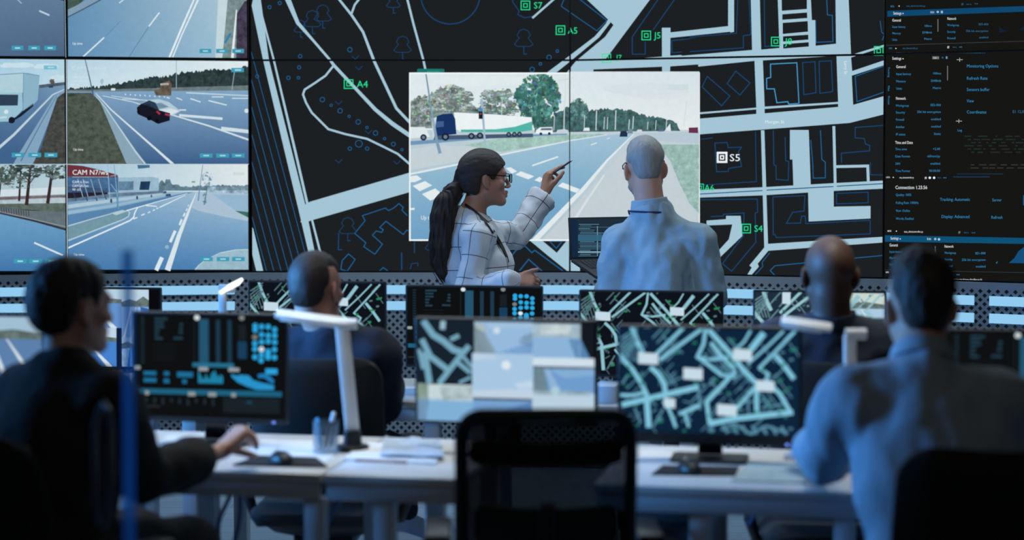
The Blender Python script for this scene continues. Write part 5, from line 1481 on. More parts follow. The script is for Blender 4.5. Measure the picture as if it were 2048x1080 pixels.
def chair(loc, rz, label, top=1.0, width=0.46, back='mesh', arms=True, seat_z=0.43, bright_frame=False, back_y=-0.24):
    """office chair facing local +y"""
    root = empty('office_chair', loc, rz, label, 'chair', 'office chairs')
    z0 = seat_z + 0.1; H = top - z0
    bend = lambda p: Vector((p.x, p.y + 0.35 * p.x * p.x / width - 0.10 * (p.z / H) - 0.10 * (p.z / H) ** 2 * 1.0, p.z + (0.12 * p.x * p.x / width if p.z > 0 else 0)))
    Mb = Matrix.Translation((0, back_y, z0 + H / 2))
    if back == 'mesh':
        m = MB(); m.bent(width - 0.02, H - 0.02, 0.006, Mb, bend, 14, 14, 0.06); m.build('back_mesh', M_MESH, root)
        f = MB(); pts = []
        rr = 0.065; ww, hh = width / 2, H / 2
        for cx, cz, a0 in ((ww - rr, hh - rr, 0), (-ww + rr, hh - rr, 90), (-ww + rr, -hh + rr, 180), (ww - rr, -hh + rr, 270)):
            for k in range(7):
                a = math.radians(a0 + 15 * k); pts.append(Mb @ bend(Vector((cx + rr * math.cos(a), 0, cz + rr * math.sin(a)))))
            # straight stretch towards the next corner
        f.tube(pts, 0.016, 10, closed=True); f.build('back_frame', M_BLACK, root)
        l = MB(); l.bent(width - 0.06, 0.10, 0.03, Mb @ Matrix.Translation((0, 0.012, -H * 0.12)), bend, 12, 4, 0.03); l.build('lumbar_bar', M_BLACK, root)
        h = MB(); h.bent(width - 0.04, 0.06, 0.022, Mb @ Matrix.Translation((0, 0.0, H * 0.28)), bend, 12, 4, 0.02); h.build('cross_bar', M_BLACK, root)
        sp = MB(); sp.tube([(0, back_y - 0.04, z0 - 0.02), (0, back_y - 0.06, z0 + H * 0.25), (0, back_y - 0.10, z0 + H * 0.55)], [0.03, 0.028, 0.02], 10); sp.build('back_spine', M_BLACK, root)
    else:
        m = MB(); m.bent(width, H, 0.06, Mb, bend, 16, 16, 0.09); m.build('backrest', M_CLOTHB, root)
        sp = MB(); sp.tube([(0, back_y + 0.05, seat_z - 0.06), (0, back_y - 0.06, seat_z), (0, back_y - 0.05, z0 + H * 0.4)], [0.03, 0.03, 0.025], 10); sp.build('back_spine', M_BLACK, root)
    s = MB(); sb = lambda p: Vector((p.x, p.y, p.z)); 
    s.bent(0.48, 0.46, 0.075, Matrix.Translation((0, 0.0, seat_z)) @ Matrix.Rotation(-PI / 2, 4, 'X'), lambda p: Vector((p.x, p.y + 0.12 * p.x * p.x, p.z)), 14, 14, 0.09)
    s.build('seat', M_CLOTHB, root)
    sp_ = MB(); n_ = 24; rg = []
    for kk, zz in ((1.0, -0.03), (0.97, -0.05), (0.86, -0.07), (0.6, -0.088), (0.3, -0.095)):
        rg.append([sp_.bm.verts.new((0.215 * kk * math.copysign(abs(math.cos(2 * PI * i / n_)) ** 0.6, math.cos(2 * PI * i / n_)), 0.2 * kk * math.copysign(abs(math.sin(2 * PI * i / n_)) ** 0.6, math.sin(2 * PI * i / n_)), seat_z + zz)) for i in range(n_)])
    for a_, b_ in zip(rg, rg[1:]):
        for i in range(n_): sp_.bm.faces.new((a_[i], a_[(i + 1) % n_], b_[(i + 1) % n_], b_[i]))
    sp_.bm.faces.new(rg[0]); sp_.bm.faces.new(list(reversed(rg[-1])))
    sp_.build('seat_pan', M_BLACK, root)
    u = MB(); u.box((0, 0, seat_z - 0.1), (0.2, 0.24, 0.05), 0, 0.01); u.build('tilt_box', M_BLACK, root)
    if arms:
        for sx in (-1, 1):
            a = MB(); xx = sx * (0.27)
            a.tube([(sx * 0.2, -0.02, seat_z - 0.05), (sx * 0.25, -0.02, seat_z - 0.04), (xx, -0.02, seat_z + 0.02), (xx, -0.02, seat_z + 0.2)], [0.016, 0.018, 0.02, 0.02], 10)
            ao = a.build('armrest', M_BLACK, root)
            p = MB(); p.box((xx, 0.02, seat_z + 0.215), (0.07, 0.25, 0.03), 0, 0.012); p.build('arm_pad', M_BLACK, ao)
    if bright_frame:
        for sx in (-1, 1):
            t = MB(); xx = sx * (width / 2 + 0.01)
            t.tube([(xx, back_y + 0.0, z0 - 0.03), (xx, back_y - 0.02, z0 + 0.02), (xx, back_y - 0.05, z0 + H * 0.5), (xx, back_y - 0.07, z0 + H * 0.66), (xx, back_y - 0.03, z0 + H * 0.7), (xx, back_y + 0.02, z0 + H * 0.62), (xx, back_y + 0.05, z0 + 0.02), (xx, back_y + 0.03, z0 - 0.04)], 0.012, 10)
            t.build('side_bar', mat('satin_grey_bar', (120, 128, 140), 0.3, 0.5), root)
    c = MB(); c.tube([(0, 0, 0.10), (0, 0, 0.26), (0, 0, 0.261), (0, 0, seat_z - 0.11)], [0.03, 0.03, 0.016, 0.016], 14); c.build('gas_column', M_BLACKG, root)
    hb = MB(); hb.lathe([(0.045, 0.075), (0.05, 0.085), (0.05, 0.115), (0.035, 0.125)], (0, 0, 0), 18); hb.build('base_hub', M_BLACK, root)
    for k in range(5):
        a = 2 * PI * k / 5 + 0.3
        dx, dy = math.cos(a), math.sin(a)
        l = MB(); l.tube([(dx * 0.03, dy * 0.03, 0.10), (dx * 0.2, dy * 0.2, 0.088), (dx * 0.3, dy * 0.3, 0.07)], [0.026, 0.02, 0.016], 10); lo = l.build('base_leg', M_BLACK, root)
        w = MB()
        for s_ in (-1, 1):
            cx, cy = dx * 0.3 - dy * 0.014 * s_, dy * 0.3 + dx * 0.014 * s_
            w.cyl((cx - -dy * 0.008, cy - dx * 0.008, 0.028), (cx + -dy * 0.008, cy + dx * 0.008, 0.028), 0.028, n=16)
        w.cyl((dx * 0.3, dy * 0.3, 0.03), (dx * 0.3, dy * 0.3, 0.075), 0.008)
        w.build('caster', M_BLACK, lo)
    return root
def floor_pt(X, d):
    p = plan(X, d); return (p.x, p.y, 0)
CH_L = chair(floor_pt(88, 4.5), math.radians(-32), 'black chair with grey side bars under the person in black', top=0.95, back='pad')
CH_M = chair(floor_pt(1086, 4.6), math.radians(1), 'empty black mesh chair in front of the tiled street monitor', top=0.985, width=0.415, back='mesh')
CH_R = chair(floor_pt(1945, 4.36), math.radians(3), 'black padded chair under the person in pale shirt', top=0.955, width=0.52, back='pad', arms=False, back_y=-0.3, seat_z=0.38)
CH_F1 = chair(floor_pt(655, 6.1), math.radians(-4), 'black chair of the back row under the bearded person', top=0.96, back='pad', width=0.44)
CH_F2 = chair(floor_pt(1672, 5.75), math.radians(-3), 'black chair of the back row under the bald person', top=0.985, back='pad', width=0.44)

_b = MB()
_pts = [at(196, 1045, 4.3), at(190, 1000, 4.3), at(188, 900, 4.3), at(190, 850, 4.3), at(198, 822, 4.3), at(207, 806, 4.28), at(218, 822, 4.26), at(222, 860, 4.26), at(222, 960, 4.26), at(218, 1030, 4.26), at(208, 1056, 4.28)]
_b.tube(_pts, 0.0085, 10, closed=True)
_o = _b.build('side_bar', mat('satin_grey_bar', (92, 97, 104), 0.3, 0.4), CH_L)
_o.matrix_parent_inverse = (Matrix.Translation(CH_L.location) @ Matrix.Rotation(CH_L.rotation_euler.z, 4, 'Z')).inverted()
# ------------------------------------------------------------------ people: smooth bodies grown from rounded volumes
from mathutils.bvhtree import BVHTree
def A3(v): return np.array((v[0], v[1], v[2]), dtype=np.float64)
def unit(v):
    v = np.asarray(v, dtype=np.float64); return v / np.linalg.norm(v)
def cone(a, b, r1, r2, k=0.02, op='u'): return ('c', A3(a), A3(b), r1, r2, k, op)
def ell(c, M, r, k=0.03, op='u'): return ('e', A3(c), np.asarray(M, dtype=np.float64), np.asarray(r, dtype=np.float64), 0, k, op)

def prim_sd(p, P):
    if p[0] == 'c':
        _, a, b, r1, r2 = p[:5]
        ba = b - a; L = max(ba.dot(ba), 1e-12)
        t = np.clip((P - a) @ ba / L, 0, 1)
        return np.linalg.norm(P - a - t[:, None] * ba, axis=1) - (r1 + (r2 - r1) * t)
    _, c, M, r = p[:4]
    q = (P - c) @ M.T
    k0 = np.linalg.norm(q / r, axis=1); k1 = np.linalg.norm(q / (r * r), axis=1)
    return np.where(k1 > 1e-9, k0 * (k0 - 1) / np.maximum(k1, 1e-9), -r.min())

def sdf(prims, P, post=None):
    d = None
    for p in prims:
        e = prim_sd(p, P); k, op = p[5], p[6]
        if d is None: d = e; continue
        if op == 'u':
            h = np.clip(0.5 + 0.5 * (d - e) / k, 0, 1); d = d + (e - d) * h - k * h * (1 - h)
        else:
            h = np.clip(0.5 - 0.5 * (d + e) / k, 0, 1); d = d + (-e - d) * h + k * h * (1 - h)
    if post is not None: d = post(P, d)
    return d

def bounds(prims):
    lo, hi = np.full(3, 1e9), np.full(3, -1e9)
    for p in prims:
        if p[6] != 'u': continue
        if p[0] == 'c':
            for q, r in ((p[1], p[3]), (p[2], p[4])): lo = np.minimum(lo, q - r); hi = np.maximum(hi, q + r)
        else:
            r = p[3].max(); lo = np.minimum(lo, p[1] - r); hi = np.maximum(hi, p[1] + r)
    return lo, hi

def grow(prims, h, post=None, smooth=2, pad=0.02):
    """polygon skin of the blended volumes at voxel size h -> verts, quads"""
    lo, hi = bounds(prims)
    B = 8
    lo = lo - pad - h * 2
    n = np.ceil((hi + pad + h * 2 - lo) / h / B).astype(int) * B
    nb = n // B
    bi = np.stack(np.meshgrid(*[np.arange(k) for k in nb], indexing='ij'), -1).reshape(-1, 3)
    bc = lo + (bi * B + (B - 1) / 2) * h
    d = np.concatenate([sdf(prims, c, post) for c in np.array_split(bc, max(1, len(bc) // 60000))])
    vals = np.empty(tuple(n), dtype=np.float32)
    V = vals.reshape(nb[0], B, nb[1], B, nb[2], B)
    sg = np.where(d < 0, -1.0, 1.0).astype(np.float32).reshape(nb)
    V[...] = sg[:, None, :, None, :, None]
    act = np.abs(d) < B * h * 1.45 + 0.012
    loc = np.stack(np.meshgrid(*[np.arange(B)] * 3, indexing='ij'), -1).reshape(-1, 3) * h
    ai = bi[act]
    for ch in np.array_split(ai, max(1, len(ai) // 150)):
        if not len(ch): continue
        P = (lo + ch * B * h)[:, None, :] + loc[None]
        D = sdf(prims, P.reshape(-1, 3), post).reshape(len(ch), B, B, B).astype(np.float32)
        V[ch[:, 0], :, ch[:, 1], :, ch[:, 2], :] = D
    vals[[0, -1]] = 1; vals[:, [0, -1]] = 1; vals[:, :, [0, -1]] = 1
    s = vals < 0
    ny, nz = n[1], n[2]
    def cid(i, j, k): return (i * ny + j) * nz + k
    ids, pos, quads = [], [], []
    for ax in range(3):
        sl0 = [slice(None)] * 3; sl1 = [slice(None)] * 3
        sl0[ax] = slice(None, -1); sl1[ax] = slice(1, None)
        e = np.argwhere(s[tuple(sl0)] != s[tuple(sl1)])
        e2 = e.copy(); e2[:, ax] += 1
        a, b = vals[e[:, 0], e[:, 1], e[:, 2]], vals[e2[:, 0], e2[:, 1], e2[:, 2]]
        t = a / (a - b)
        p = e.astype(np.float64); p[:, ax] += t
        o1, o2 = [k for k in range(3) if k != ax]
        q = []
        for d1, d2 in ((-1, -1), (0, -1), (0, 0), (-1, 0)):
            c = e.copy(); c[:, o1] += d1; c[:, o2] += d2
            k = cid(c[:, 0], c[:, 1], c[:, 2]); ids.append(k); pos.append(p); q.append(k)
        q = np.stack(q, 1)
        flip = (a < 0) ^ (ax == 1)
        q[~flip] = q[~flip][:, ::-1]
        quads.append(q)
    ids = np.concatenate(ids); pos = np.concatenate(pos); quads = np.concatenate(quads)
    uq, inv = np.unique(ids, return_inverse=True)
    cnt = np.bincount(inv)
    v = np.stack([np.bincount(inv, pos[:, k]) / cnt for k in range(3)], 1)
    v = lo + v * h
    f = np.searchsorted(uq, quads)
    ed = np.concatenate([f[:, [0, 1]], f[:, [1, 2]], f[:, [2, 3]], f[:, [3, 0]]])
    dg = np.bincount(ed[:, 0], minlength=len(v)) + np.bincount(ed[:, 1], minlength=len(v))
    for it in range(smooth):
        acc = np.stack([np.bincount(ed[:, 0], v[ed[:, 1], k], len(v)) + np.bincount(ed[:, 1], v[ed[:, 0], k], len(v)) for k in range(3)], 1)
        v = v + (acc / dg[:, None] - v) * 0.5
    return v, f

def skin_obj(name, v, f, m, parent, attr=None):
    me = bpy.data.meshes.new(name)
    me.vertices.add(len(v)); me.vertices.foreach_set('co', v.astype(np.float32).ravel())
    me.loops.add(len(f) * 4); me.loops.foreach_set('vertex_index', f.astype(np.int32).ravel())
    me.polygons.add(len(f)); me.polygons.foreach_set('loop_start', np.arange(0, len(f) * 4, 4, dtype=np.int32))
    me.polygons.foreach_set('use_smooth', np.ones(len(f), dtype=bool))
    if attr is not None:
        a = me.attributes.new('pat', 'FLOAT_VECTOR', 'POINT'); a.data.foreach_set('vector', attr.astype(np.float32).ravel())
    me.update(calc_edges=True); me.validate()
    me.materials.append(m)
    return W(new_obj(name, me, parent), parent)

def folds(v, f, amp, scale, seed=0.0, stretch=(1, 1, 1)):
    """cloth folds: pushes the skin in and out along its normals"""
    a, b, c = v[f[:, 0]], v[f[:, 1]], v[f[:, 2]]
    fn = np.cross(b - a, c - a)
    n = np.zeros_like(v)
    for k in range(4):
        for ax in range(3): n[:, ax] += np.bincount(f[:, k], fn[:, ax], len(v))
    n /= np.maximum(np.linalg.norm(n, axis=1), 1e-12)[:, None]
    st = np.array(stretch)
    d = np.array([noise.noise(Vector(p)) + 0.5 * noise.noise(Vector(p) * 2.3) for p in (v * st * scale + seed)])
    d = np.abs(d) ** 0.8 * np.sign(d)
    return v + n * (d * amp)[:, None]

# ---- head -----------------------------------------------------------------
def frame(f, up=(0, 0, 1), roll=0.0):
    f = unit(f); r = unit(np.cross(f, up)); u = np.cross(r, f)
    if roll: r, u = r * math.cos(roll) + u * math.sin(roll), u * math.cos(roll) - r * math.sin(roll)
    return np.array([r, f, u])            # rows: right, forward, up
def head_prims(C, R, s=1.0, fem=False, ears=True):
    C = A3(C)
    def w(x, y, z): return C + s * (x * R[0] + y * R[1] + z * R[2])
    def E(c, r, k=0.02, op='u', M=None): return ell(w(*c), R if M is None else M, np.array(r) * s, k * s, op)
    def K(a, b, r1, r2, k=0.012, op='u'): return cone(w(*a), w(*b), r1 * s, r2 * s, k * s, op)
    jw = 0.9 if fem else 1.0
    p = [E((0, -0.012, 0.03), (0.077, 0.099, 0.09)), E((0, 0.028, -0.045), (0.058 * jw, 0.06, 0.074), 0.03),
         K((-0.052 * jw, 0.0, -0.055), (-0.016, 0.07, -0.1), 0.018, 0.015, 0.03), K((0.052 * jw, 0.0, -0.055), (0.016, 0.07, -0.1), 0.018, 0.015, 0.03),
         E((0, 0.078, -0.102), (0.02, 0.014, 0.014), 0.02),
         E((-0.044, 0.058, -0.026), (0.022, 0.02, 0.018), 0.02), E((0.044, 0.058, -0.026), (0.022, 0.02, 0.018), 0.02),
         K((-0.036, 0.08, 0.02), (0.036, 0.08, 0.02), 0.011, 0.011, 0.02),
         E((-0.032, 0.094, 0.0), (0.017, 0.014, 0.011), 0.012, 's'), E((0.032, 0.094, 0.0), (0.017, 0.014, 0.011), 0.012, 's'),
         E((-0.031, 0.076, 0.0), (0.012, 0.012, 0.012), 0.004), E((0.031, 0.076, 0.0), (0.012, 0.012, 0.012), 0.004),
         K((0, 0.09, 0.008), (0, 0.110, -0.034), 0.0065, 0.0092, 0.01), E((-0.011, 0.1, -0.039), (0.008, 0.011, 0.007), 0.006), E((0.011, 0.1, -0.039), (0.008, 0.011, 0.007), 0.006),
         K((-0.021, 0.086, -0.064), (0, 0.098, -0.0615), 0.005, 0.0068, 0.006), K((0.021, 0.086, -0.064), (0, 0.098, -0.0615), 0.005, 0.0068, 0.006),
         K((-0.018, 0.085, -0.075), (0, 0.095, -0.0775), 0.005, 0.0075, 0.006), K((0.018, 0.085, -0.075), (0, 0.095, -0.0775), 0.005, 0.0075, 0.006)]
    if ears:
        for sx in (-1, 1):
            a = -sx * math.radians(16 if fem else 32)
            Mr = R[0] * math.cos(a) + R[1] * -math.sin(a); Mf = R[1] * math.cos(a) + R[0] * math.sin(a)
            M = np.array([Mr, Mf, R[2]])
            p += [E((sx * 0.081, -0.012, -0.01), (0.0075, 0.0175 if fem else 0.021, 0.029 if fem else 0.034), 0.005, M=M), E((sx * 0.079, -0.006, -0.036), (0.007, 0.010, 0.011), 0.006, M=M),
                  E((sx * 0.0895, -0.006, -0.006), (0.006, 0.009, 0.017), 0.003, 's', M=M)]
    return p
def hair_cap(C, R, s, grow_=0.009, front=0.068, nape=-0.07, side=0.0, thick_top=0.0, fade=0.0):
    """short hair: a shell over the skull ended at a hairline"""
    C = A3(C)
    def w(x, y, z): return C + s * (x * R[0] + y * R[1] + z * R[2])
    g = grow_
    pr = [ell(w(0, -0.012, 0.03 + thick_top * 0.5), R, s * (np.array((0.077, 0.099, 0.09)) + g + np.array((0, 0, thick_top * 0.5))), 0.02),
          ell(w(0, -0.05, -0.03), R, s * (np.array((0.062, 0.058, 0.055)) + g * 0.6), 0.03)]
    ys = np.array([-0.13, -0.06, -0.035, -0.03, 0.012, 0.03, 0.055, 0.075, 0.1])
    gz = np.array([nape, nape, -0.05 + side * .4, 0.022 + side, 0.026 + side, -0.012 + side, 0.022, front - 0.012, front])
    def post(P, d):
        q = (P - C) @ R.T / s
        up = q[:, 2] - np.interp(q[:, 1], ys, gz) - fade * np.clip((np.abs(q[:, 0]) - 0.04) / 0.03, 0, 1)
        return np.maximum(d + (g + 0.009) * s * np.clip(1 - up / 0.06, 0, 1) ** 1.4, -up * 0.8 * s)
    return pr, post

def hand_prims(wr, fdir, back, thumb, curls, spread=0.0, s=1.0, thumb_dir=None, thumb_bend=0.3):
    """palm, four fingers and thumb. back: out of the back of the hand; thumb: sideways direction of the thumb;
    curls: per finger (index..little) three bend angles in degrees"""
    F = unit(fdir); Bk = unit(np.asarray(back) - F * np.dot(back, F)); T = unit(np.cross(F, Bk)); T = T if np.dot(T, thumb) > 0 else -T
    W0 = A3(wr); pr = []
    offs = (0.028, 0.009, -0.010, -0.027); pl = (0.088, 0.091, 0.086, 0.078); fl = (0.070, 0.078, 0.072, 0.056); rad = (0.0088, 0.009, 0.0085, 0.0075)
    for i in range(4):
        m0 = W0 + s * (F * 0.012 + T * offs[i] * 0.62); m1 = W0 + s * (F * pl[i] + T * offs[i])
        pr.append(cone(m0, m1, 0.0165 * s, 0.0118 * s, 0.012))
    pr.append(ell(W0 + s * (F * 0.035 + T * 0.022 - Bk * 0.008), np.array([T, F, Bk]), np.array((0.016, 0.032, 0.015)) * s, 0.012))
    for i in range(4):
        p0 = W0 + s * (F * pl[i] + T * offs[i]); a = 0.0
        fd = unit(F + T * spread * (1.5 - i) * 0.35)
        for j, fr in enumerate((0.48, 0.29, 0.23)):
            a += math.radians(curls[i][j])
            d = fd * math.cos(a) - Bk * math.sin(a)
            p1 = p0 + d * fl[i] * fr * s
            pr.append(cone(p0, p1, rad[i] * s * (1.0 - 0.08 * j), rad[i] * s * (0.92 - 0.1 * j), 0.004))
            p0 = p1
    t0 = W0 + s * (F * 0.025 + T * 0.026 - Bk * 0.006)
    td = unit(F * 0.75 + T * 0.6 - Bk * 0.25) if thumb_dir is None else unit(thumb_dir)
    t1 = t0 + td * 0.042 * s
    td2 = unit(td + (F * 0.3 - Bk * 0.3 - T * 0.5) * thumb_bend); t2 = t1 + td2 * 0.033 * s
    td3 = unit(td2 + (F * 0.2 - T * 0.4) * thumb_bend); t3 = t2 + td3 * 0.024 * s
    pr += [cone(t0, t1, 0.0145 * s, 0.0115 * s, 0.01), cone(t1, t2, 0.0108 * s, 0.0098 * s, 0.004), cone(t2, t3, 0.0098 * s, 0.008 * s, 0.004)]
    return pr

class Person:
    def __init__(self, label, head, hdir, SL, SR, EL, ER, WL, WR, HL, HR, KL, KR, AL, AR, toe, build=1.0, fem=False, hs=1.0, roll=0.0, hup=(0, 0, 1), nk=0.0, cw=1.0, nx=0.0):
        self.__dict__.update({k: v for k, v in locals().items() if k != 'self'})
        g = lambda v: A3(v)
        for k in ('head', 'SL', 'SR', 'EL', 'ER', 'WL', 'WR', 'HL', 'HR', 'KL', 'KR', 'AL', 'AR'): setattr(self, k, g(getattr(self, k)))
        self.R = frame(hdir, hup, roll)
        self.M = (self.SL + self.SR) / 2; self.P = (self.HL + self.HR) / 2
        U = unit(self.M - self.P); Rv = unit(self.SR - self.SL); F = unit(np.cross(U, Rv)); Rv = np.cross(F, U)
        self.U, self.Rv, self.F = U, Rv, F
        self.TM = np.array([Rv, F, U])
        self.root = empty('person', (self.P[0], self.P[1], 0), 0, label, 'person')
        sw = np.linalg.norm(self.SR - self.SL) / 2
        self.sw = sw
    def torso(self, o=0.0, waist=0.0, chest=0.0):
        """trunk volumes, o metres outside the skin"""
        M, P, U, F, Rv, sw, b = self.M, self.P, self.U, self.F, self.Rv, self.sw, self.build
        H = np.linalg.norm(M - P)
        bust = 0.012 if self.fem else 0.0
        neckb = M + U * (0.055 + self.nk) - F * 0.012 + Rv * self.nx
        pr = [ell(M - U * 0.13 + F * 0.0, self.TM, (sw * 0.86 * self.cw * b + o + chest, 0.112 * b + bust + o + chest, 0.19 + o)),
              cone(self.SL + Rv * 0.035 - U * 0.008, self.SR - Rv * 0.035 - U * 0.008, 0.056 * b + o, 0.056 * b + o, 0.05),
              cone(neckb, self.SL + Rv * 0.03, 0.05 + o * 0.6, 0.046 * b + o, 0.045), cone(neckb, self.SR - Rv * 0.03, 0.05 + o * 0.6, 0.046 * b + o, 0.045),
              ell(P + (M - P) * 0.42, self.TM, (sw * (0.70 if self.fem else 0.78) * self.cw * b + o + waist, 0.1 * b + o + waist, 0.17 + o), 0.06),
              ell(P + U * 0.02, self.TM, (0.168 * b + o, 0.122 * b + o, 0.13 + o), 0.06)]
        pr.append(cone(M - U * 0.03, neckb, 0.06 + o, 0.054 + o * 0.7, 0.04))
        if self.fem:
            for sx in (-1, 1): pr.append(ell(M - U * 0.15 + F * 0.085 + Rv * 0.065 * sx, self.TM, (0.06 + o, 0.055 + o, 0.06 + o), 0.04))
        return pr
    def arm(self, side, o=0.0, t=1.0, cuff=0.0, k=0.03):
        S, E, Wr = (self.SL, self.EL, self.WL) if side == 'L' else (self.SR, self.ER, self.WR)
        b = self.build * (0.88 if self.fem else 1.0)
        pr = [cone(S, E, 0.052 * b + o, 0.04 * b + o, k)]
        if t > 0:
            e = E + (Wr - E) * t
            pr.append(cone(E, e, 0.041 * b + o, 0.041 * b + (0.026 * b - 0.041 * b) * t + o + cuff, 0.02))
        return pr
    def legs(self, o=0.0, t=1.0):
        pr = []
        b = min(1.0, self.build)
        for H, K, A_ in ((self.HL, self.KL, self.AL), (self.HR, self.KR, self.AR)):
            pr += [cone(H, K, 0.086 * b + o, 0.056 * b + o, 0.04), cone(K, K + (A_ - K) * t, 0.055 * b + o, 0.038 * b + o, 0.02)]
        return pr
    def body(self, m, hands=(), h=0.005, neck_r=0.056):
        w = lambda x, y, z: self.head + self.hs * (x * self.R[0] + y * self.R[1] + z * self.R[2])
        nb = self.M + self.U * 0.045 - self.F * 0.008 + self.Rv * self.nx
        pr = self.torso() + self.arm('L') + self.arm('R') + self.legs()
        for A_ in (self.AL, self.AR):
            td = unit(A3(self.toe)); heel = A_ + np.array((0, 0, -0.045)) - td * 0.03
            pr += [cone(A_, heel, 0.036, 0.03, 0.02), cone(heel, heel + td * 0.19 + np.array((0, 0, -0.005)), 0.03, 0.026, 0.03)]
        pr += [cone(nb, w(0, -0.028, -0.06), neck_r * 1.05, neck_r, 0.03)]
        n0 = len(pr)
        pr += head_prims(self.head, self.R, self.hs, self.fem)
        # the head blends into the neck but keeps its own small features
        pr[n0] = pr[n0][:5] + (0.025, 'u')
        for hp in hands: pr += hp
        v, f = grow(pr, h, None, 1)
        self.bodyobj = skin_obj('body', v, f, m, self.root)
        return self.bodyobj
    def garment(self, name, prims, m, h=0.0065, amp=0.004, scale=14, seed=0.0, post=None, attr=None, stretch=(1, 1, 1), smooth=2):
        v, f = grow(prims, h, post, smooth)
        at_ = attr(v) if attr else None
        if amp: v = folds(v, f, amp, scale, seed, stretch)
        return skin_obj(name, v, f, m, self.root, at_), v, f
    def collar(self, o, r=0.064, hgt=0.04, lift=0.0):
        """standing cloth band round the neck -> verts, quads"""
        w = lambda x, y, z: self.head + self.hs * (x * self.R[0] + y * self.R[1] + z * self.R[2])
        nb = self.M + self.U * 0.045 - self.F * 0.008 + self.Rv * self.nx
        ax = unit(w(0, -0.028, -0.06) - nb)
        c0 = nb + ax * (0.012 + self.nk * 0.8 + lift); c1 = c0 + ax * hgt
        pr = [cone(c0 - ax * 0.03, c1 + ax * 0.05, r + 0.026, r - 0.004, 0.01), cone(c0 - ax * 0.06, c1 + ax * 0.1, r + 0.014, r - 0.016, 0.003, 's')]
        fw = self.F - ax * np.dot(self.F, ax)
        def post(P, d):
            q = P - c1
            return np.maximum(np.maximum(d, q @ ax + 0.5 * np.maximum(0, q @ fw)), (c0 - P) @ ax)
        self.neck_c, self.neck_ax = c0, ax
        return grow(pr, 0.0032, post, 3)
    def shoes(self, m, h=0.006):
        for A_ in (self.AL, self.AR):
            td = unit(A3(self.toe)); heel = A_ + np.array((0, 0, -0.045)) - td * 0.03
            pr = [cone(A_ + np.array((0, 0, -0.005)), heel, 0.044, 0.04, 0.02), cone(heel, heel + td * 0.2 + np.array((0, 0, -0.006)), 0.039, 0.034, 0.03)]
            v, f = grow(pr, h)
            skin_obj('shoe', v, f, m, self.root)
    def wig(self, prims, post, m, h=0.0045, amp=0.0025, scale=60, seed=0.0, name='hair', stretch=(1, 1, 0.35)):
        v, f = grow(prims, h, post, 2)
        if amp: v = folds(v, f, amp, scale, seed, stretch)
        return skin_obj(name, v, f, m, self.root)

def surf(objs, X, Y, off, d_fb):
    """point on the given meshes seen at photo pixel (X, Y), off metres in front"""
    r = ray(X, Y); best = None
    for b in objs:
        hit = b.ray_cast(CAM_POS, r.normalized())
        if hit[0] is not None and (best is None or hit[3] < best): best = hit[3]
    k = best - off if best is not None else d_fb * r.length
    return CAM_POS + r.normalized() * k
def bvh_of(v, f): return BVHTree.FromPolygons([Vector(p) for p in v], [tuple(q) for q in f])

def skin_mat(name, col, rough=0.58): return mat(name, col, rough, sss=0.18, noise_amt=0.06, noise_scale=30, bump=0.08, bump_scale=180)
def hair_mat(name, col, rough=0.45):
    m = mat(name, col, rough, noise_amt=0.3, noise_scale=120, bump=0.22, bump_scale=320)
    for n in m.node_tree.nodes:
        if n.type == 'TEX_NOISE':
            mp = m.node_tree.nodes.new('ShaderNodeMapping'); mp.inputs['Scale'].default_value = (1, 1, 0.22)
            l = n.inputs['Vector'].links[0]; src = l.from_socket; m.node_tree.links.remove(l)
            m.node_tree.links.new(src, mp.inputs['Vector']); m.node_tree.links.new(mp.outputs[0], n.inputs['Vector'])
    return m
M_SKIN_TAN = skin_mat('tan_skin', (176, 128, 108)); M_SKIN_FAIR = skin_mat('fair_skin', (206, 158, 138)); M_SKIN_DARK = skin_mat('dark_brown_skin', (86, 58, 46))
M_HAIR_BLACK = hair_mat('black_brown_hair', (44, 33, 30), 0.62); M_HAIR_GREY = hair_mat('grey_hair', (150, 148, 146), 0.55); M_HAIR_BROWN = hair_mat('brown_hair', (52, 40, 34), 0.6)
M_TROUSER = mat('dark_trouser_cloth', (24, 26, 32), 0.85, noise_amt=0.1, noise_scale=200); M_SHOE = mat('black_leather', (18, 18, 19), 0.4); M_SNEAK = mat('white_sneaker', (200, 206, 212), 0.6)
def cloth_mat(name, col, bump=0.25, rough=0.8): return mat(name, col, rough, noise_amt=0.05, noise_scale=40, bump=bump, bump_scale=16)

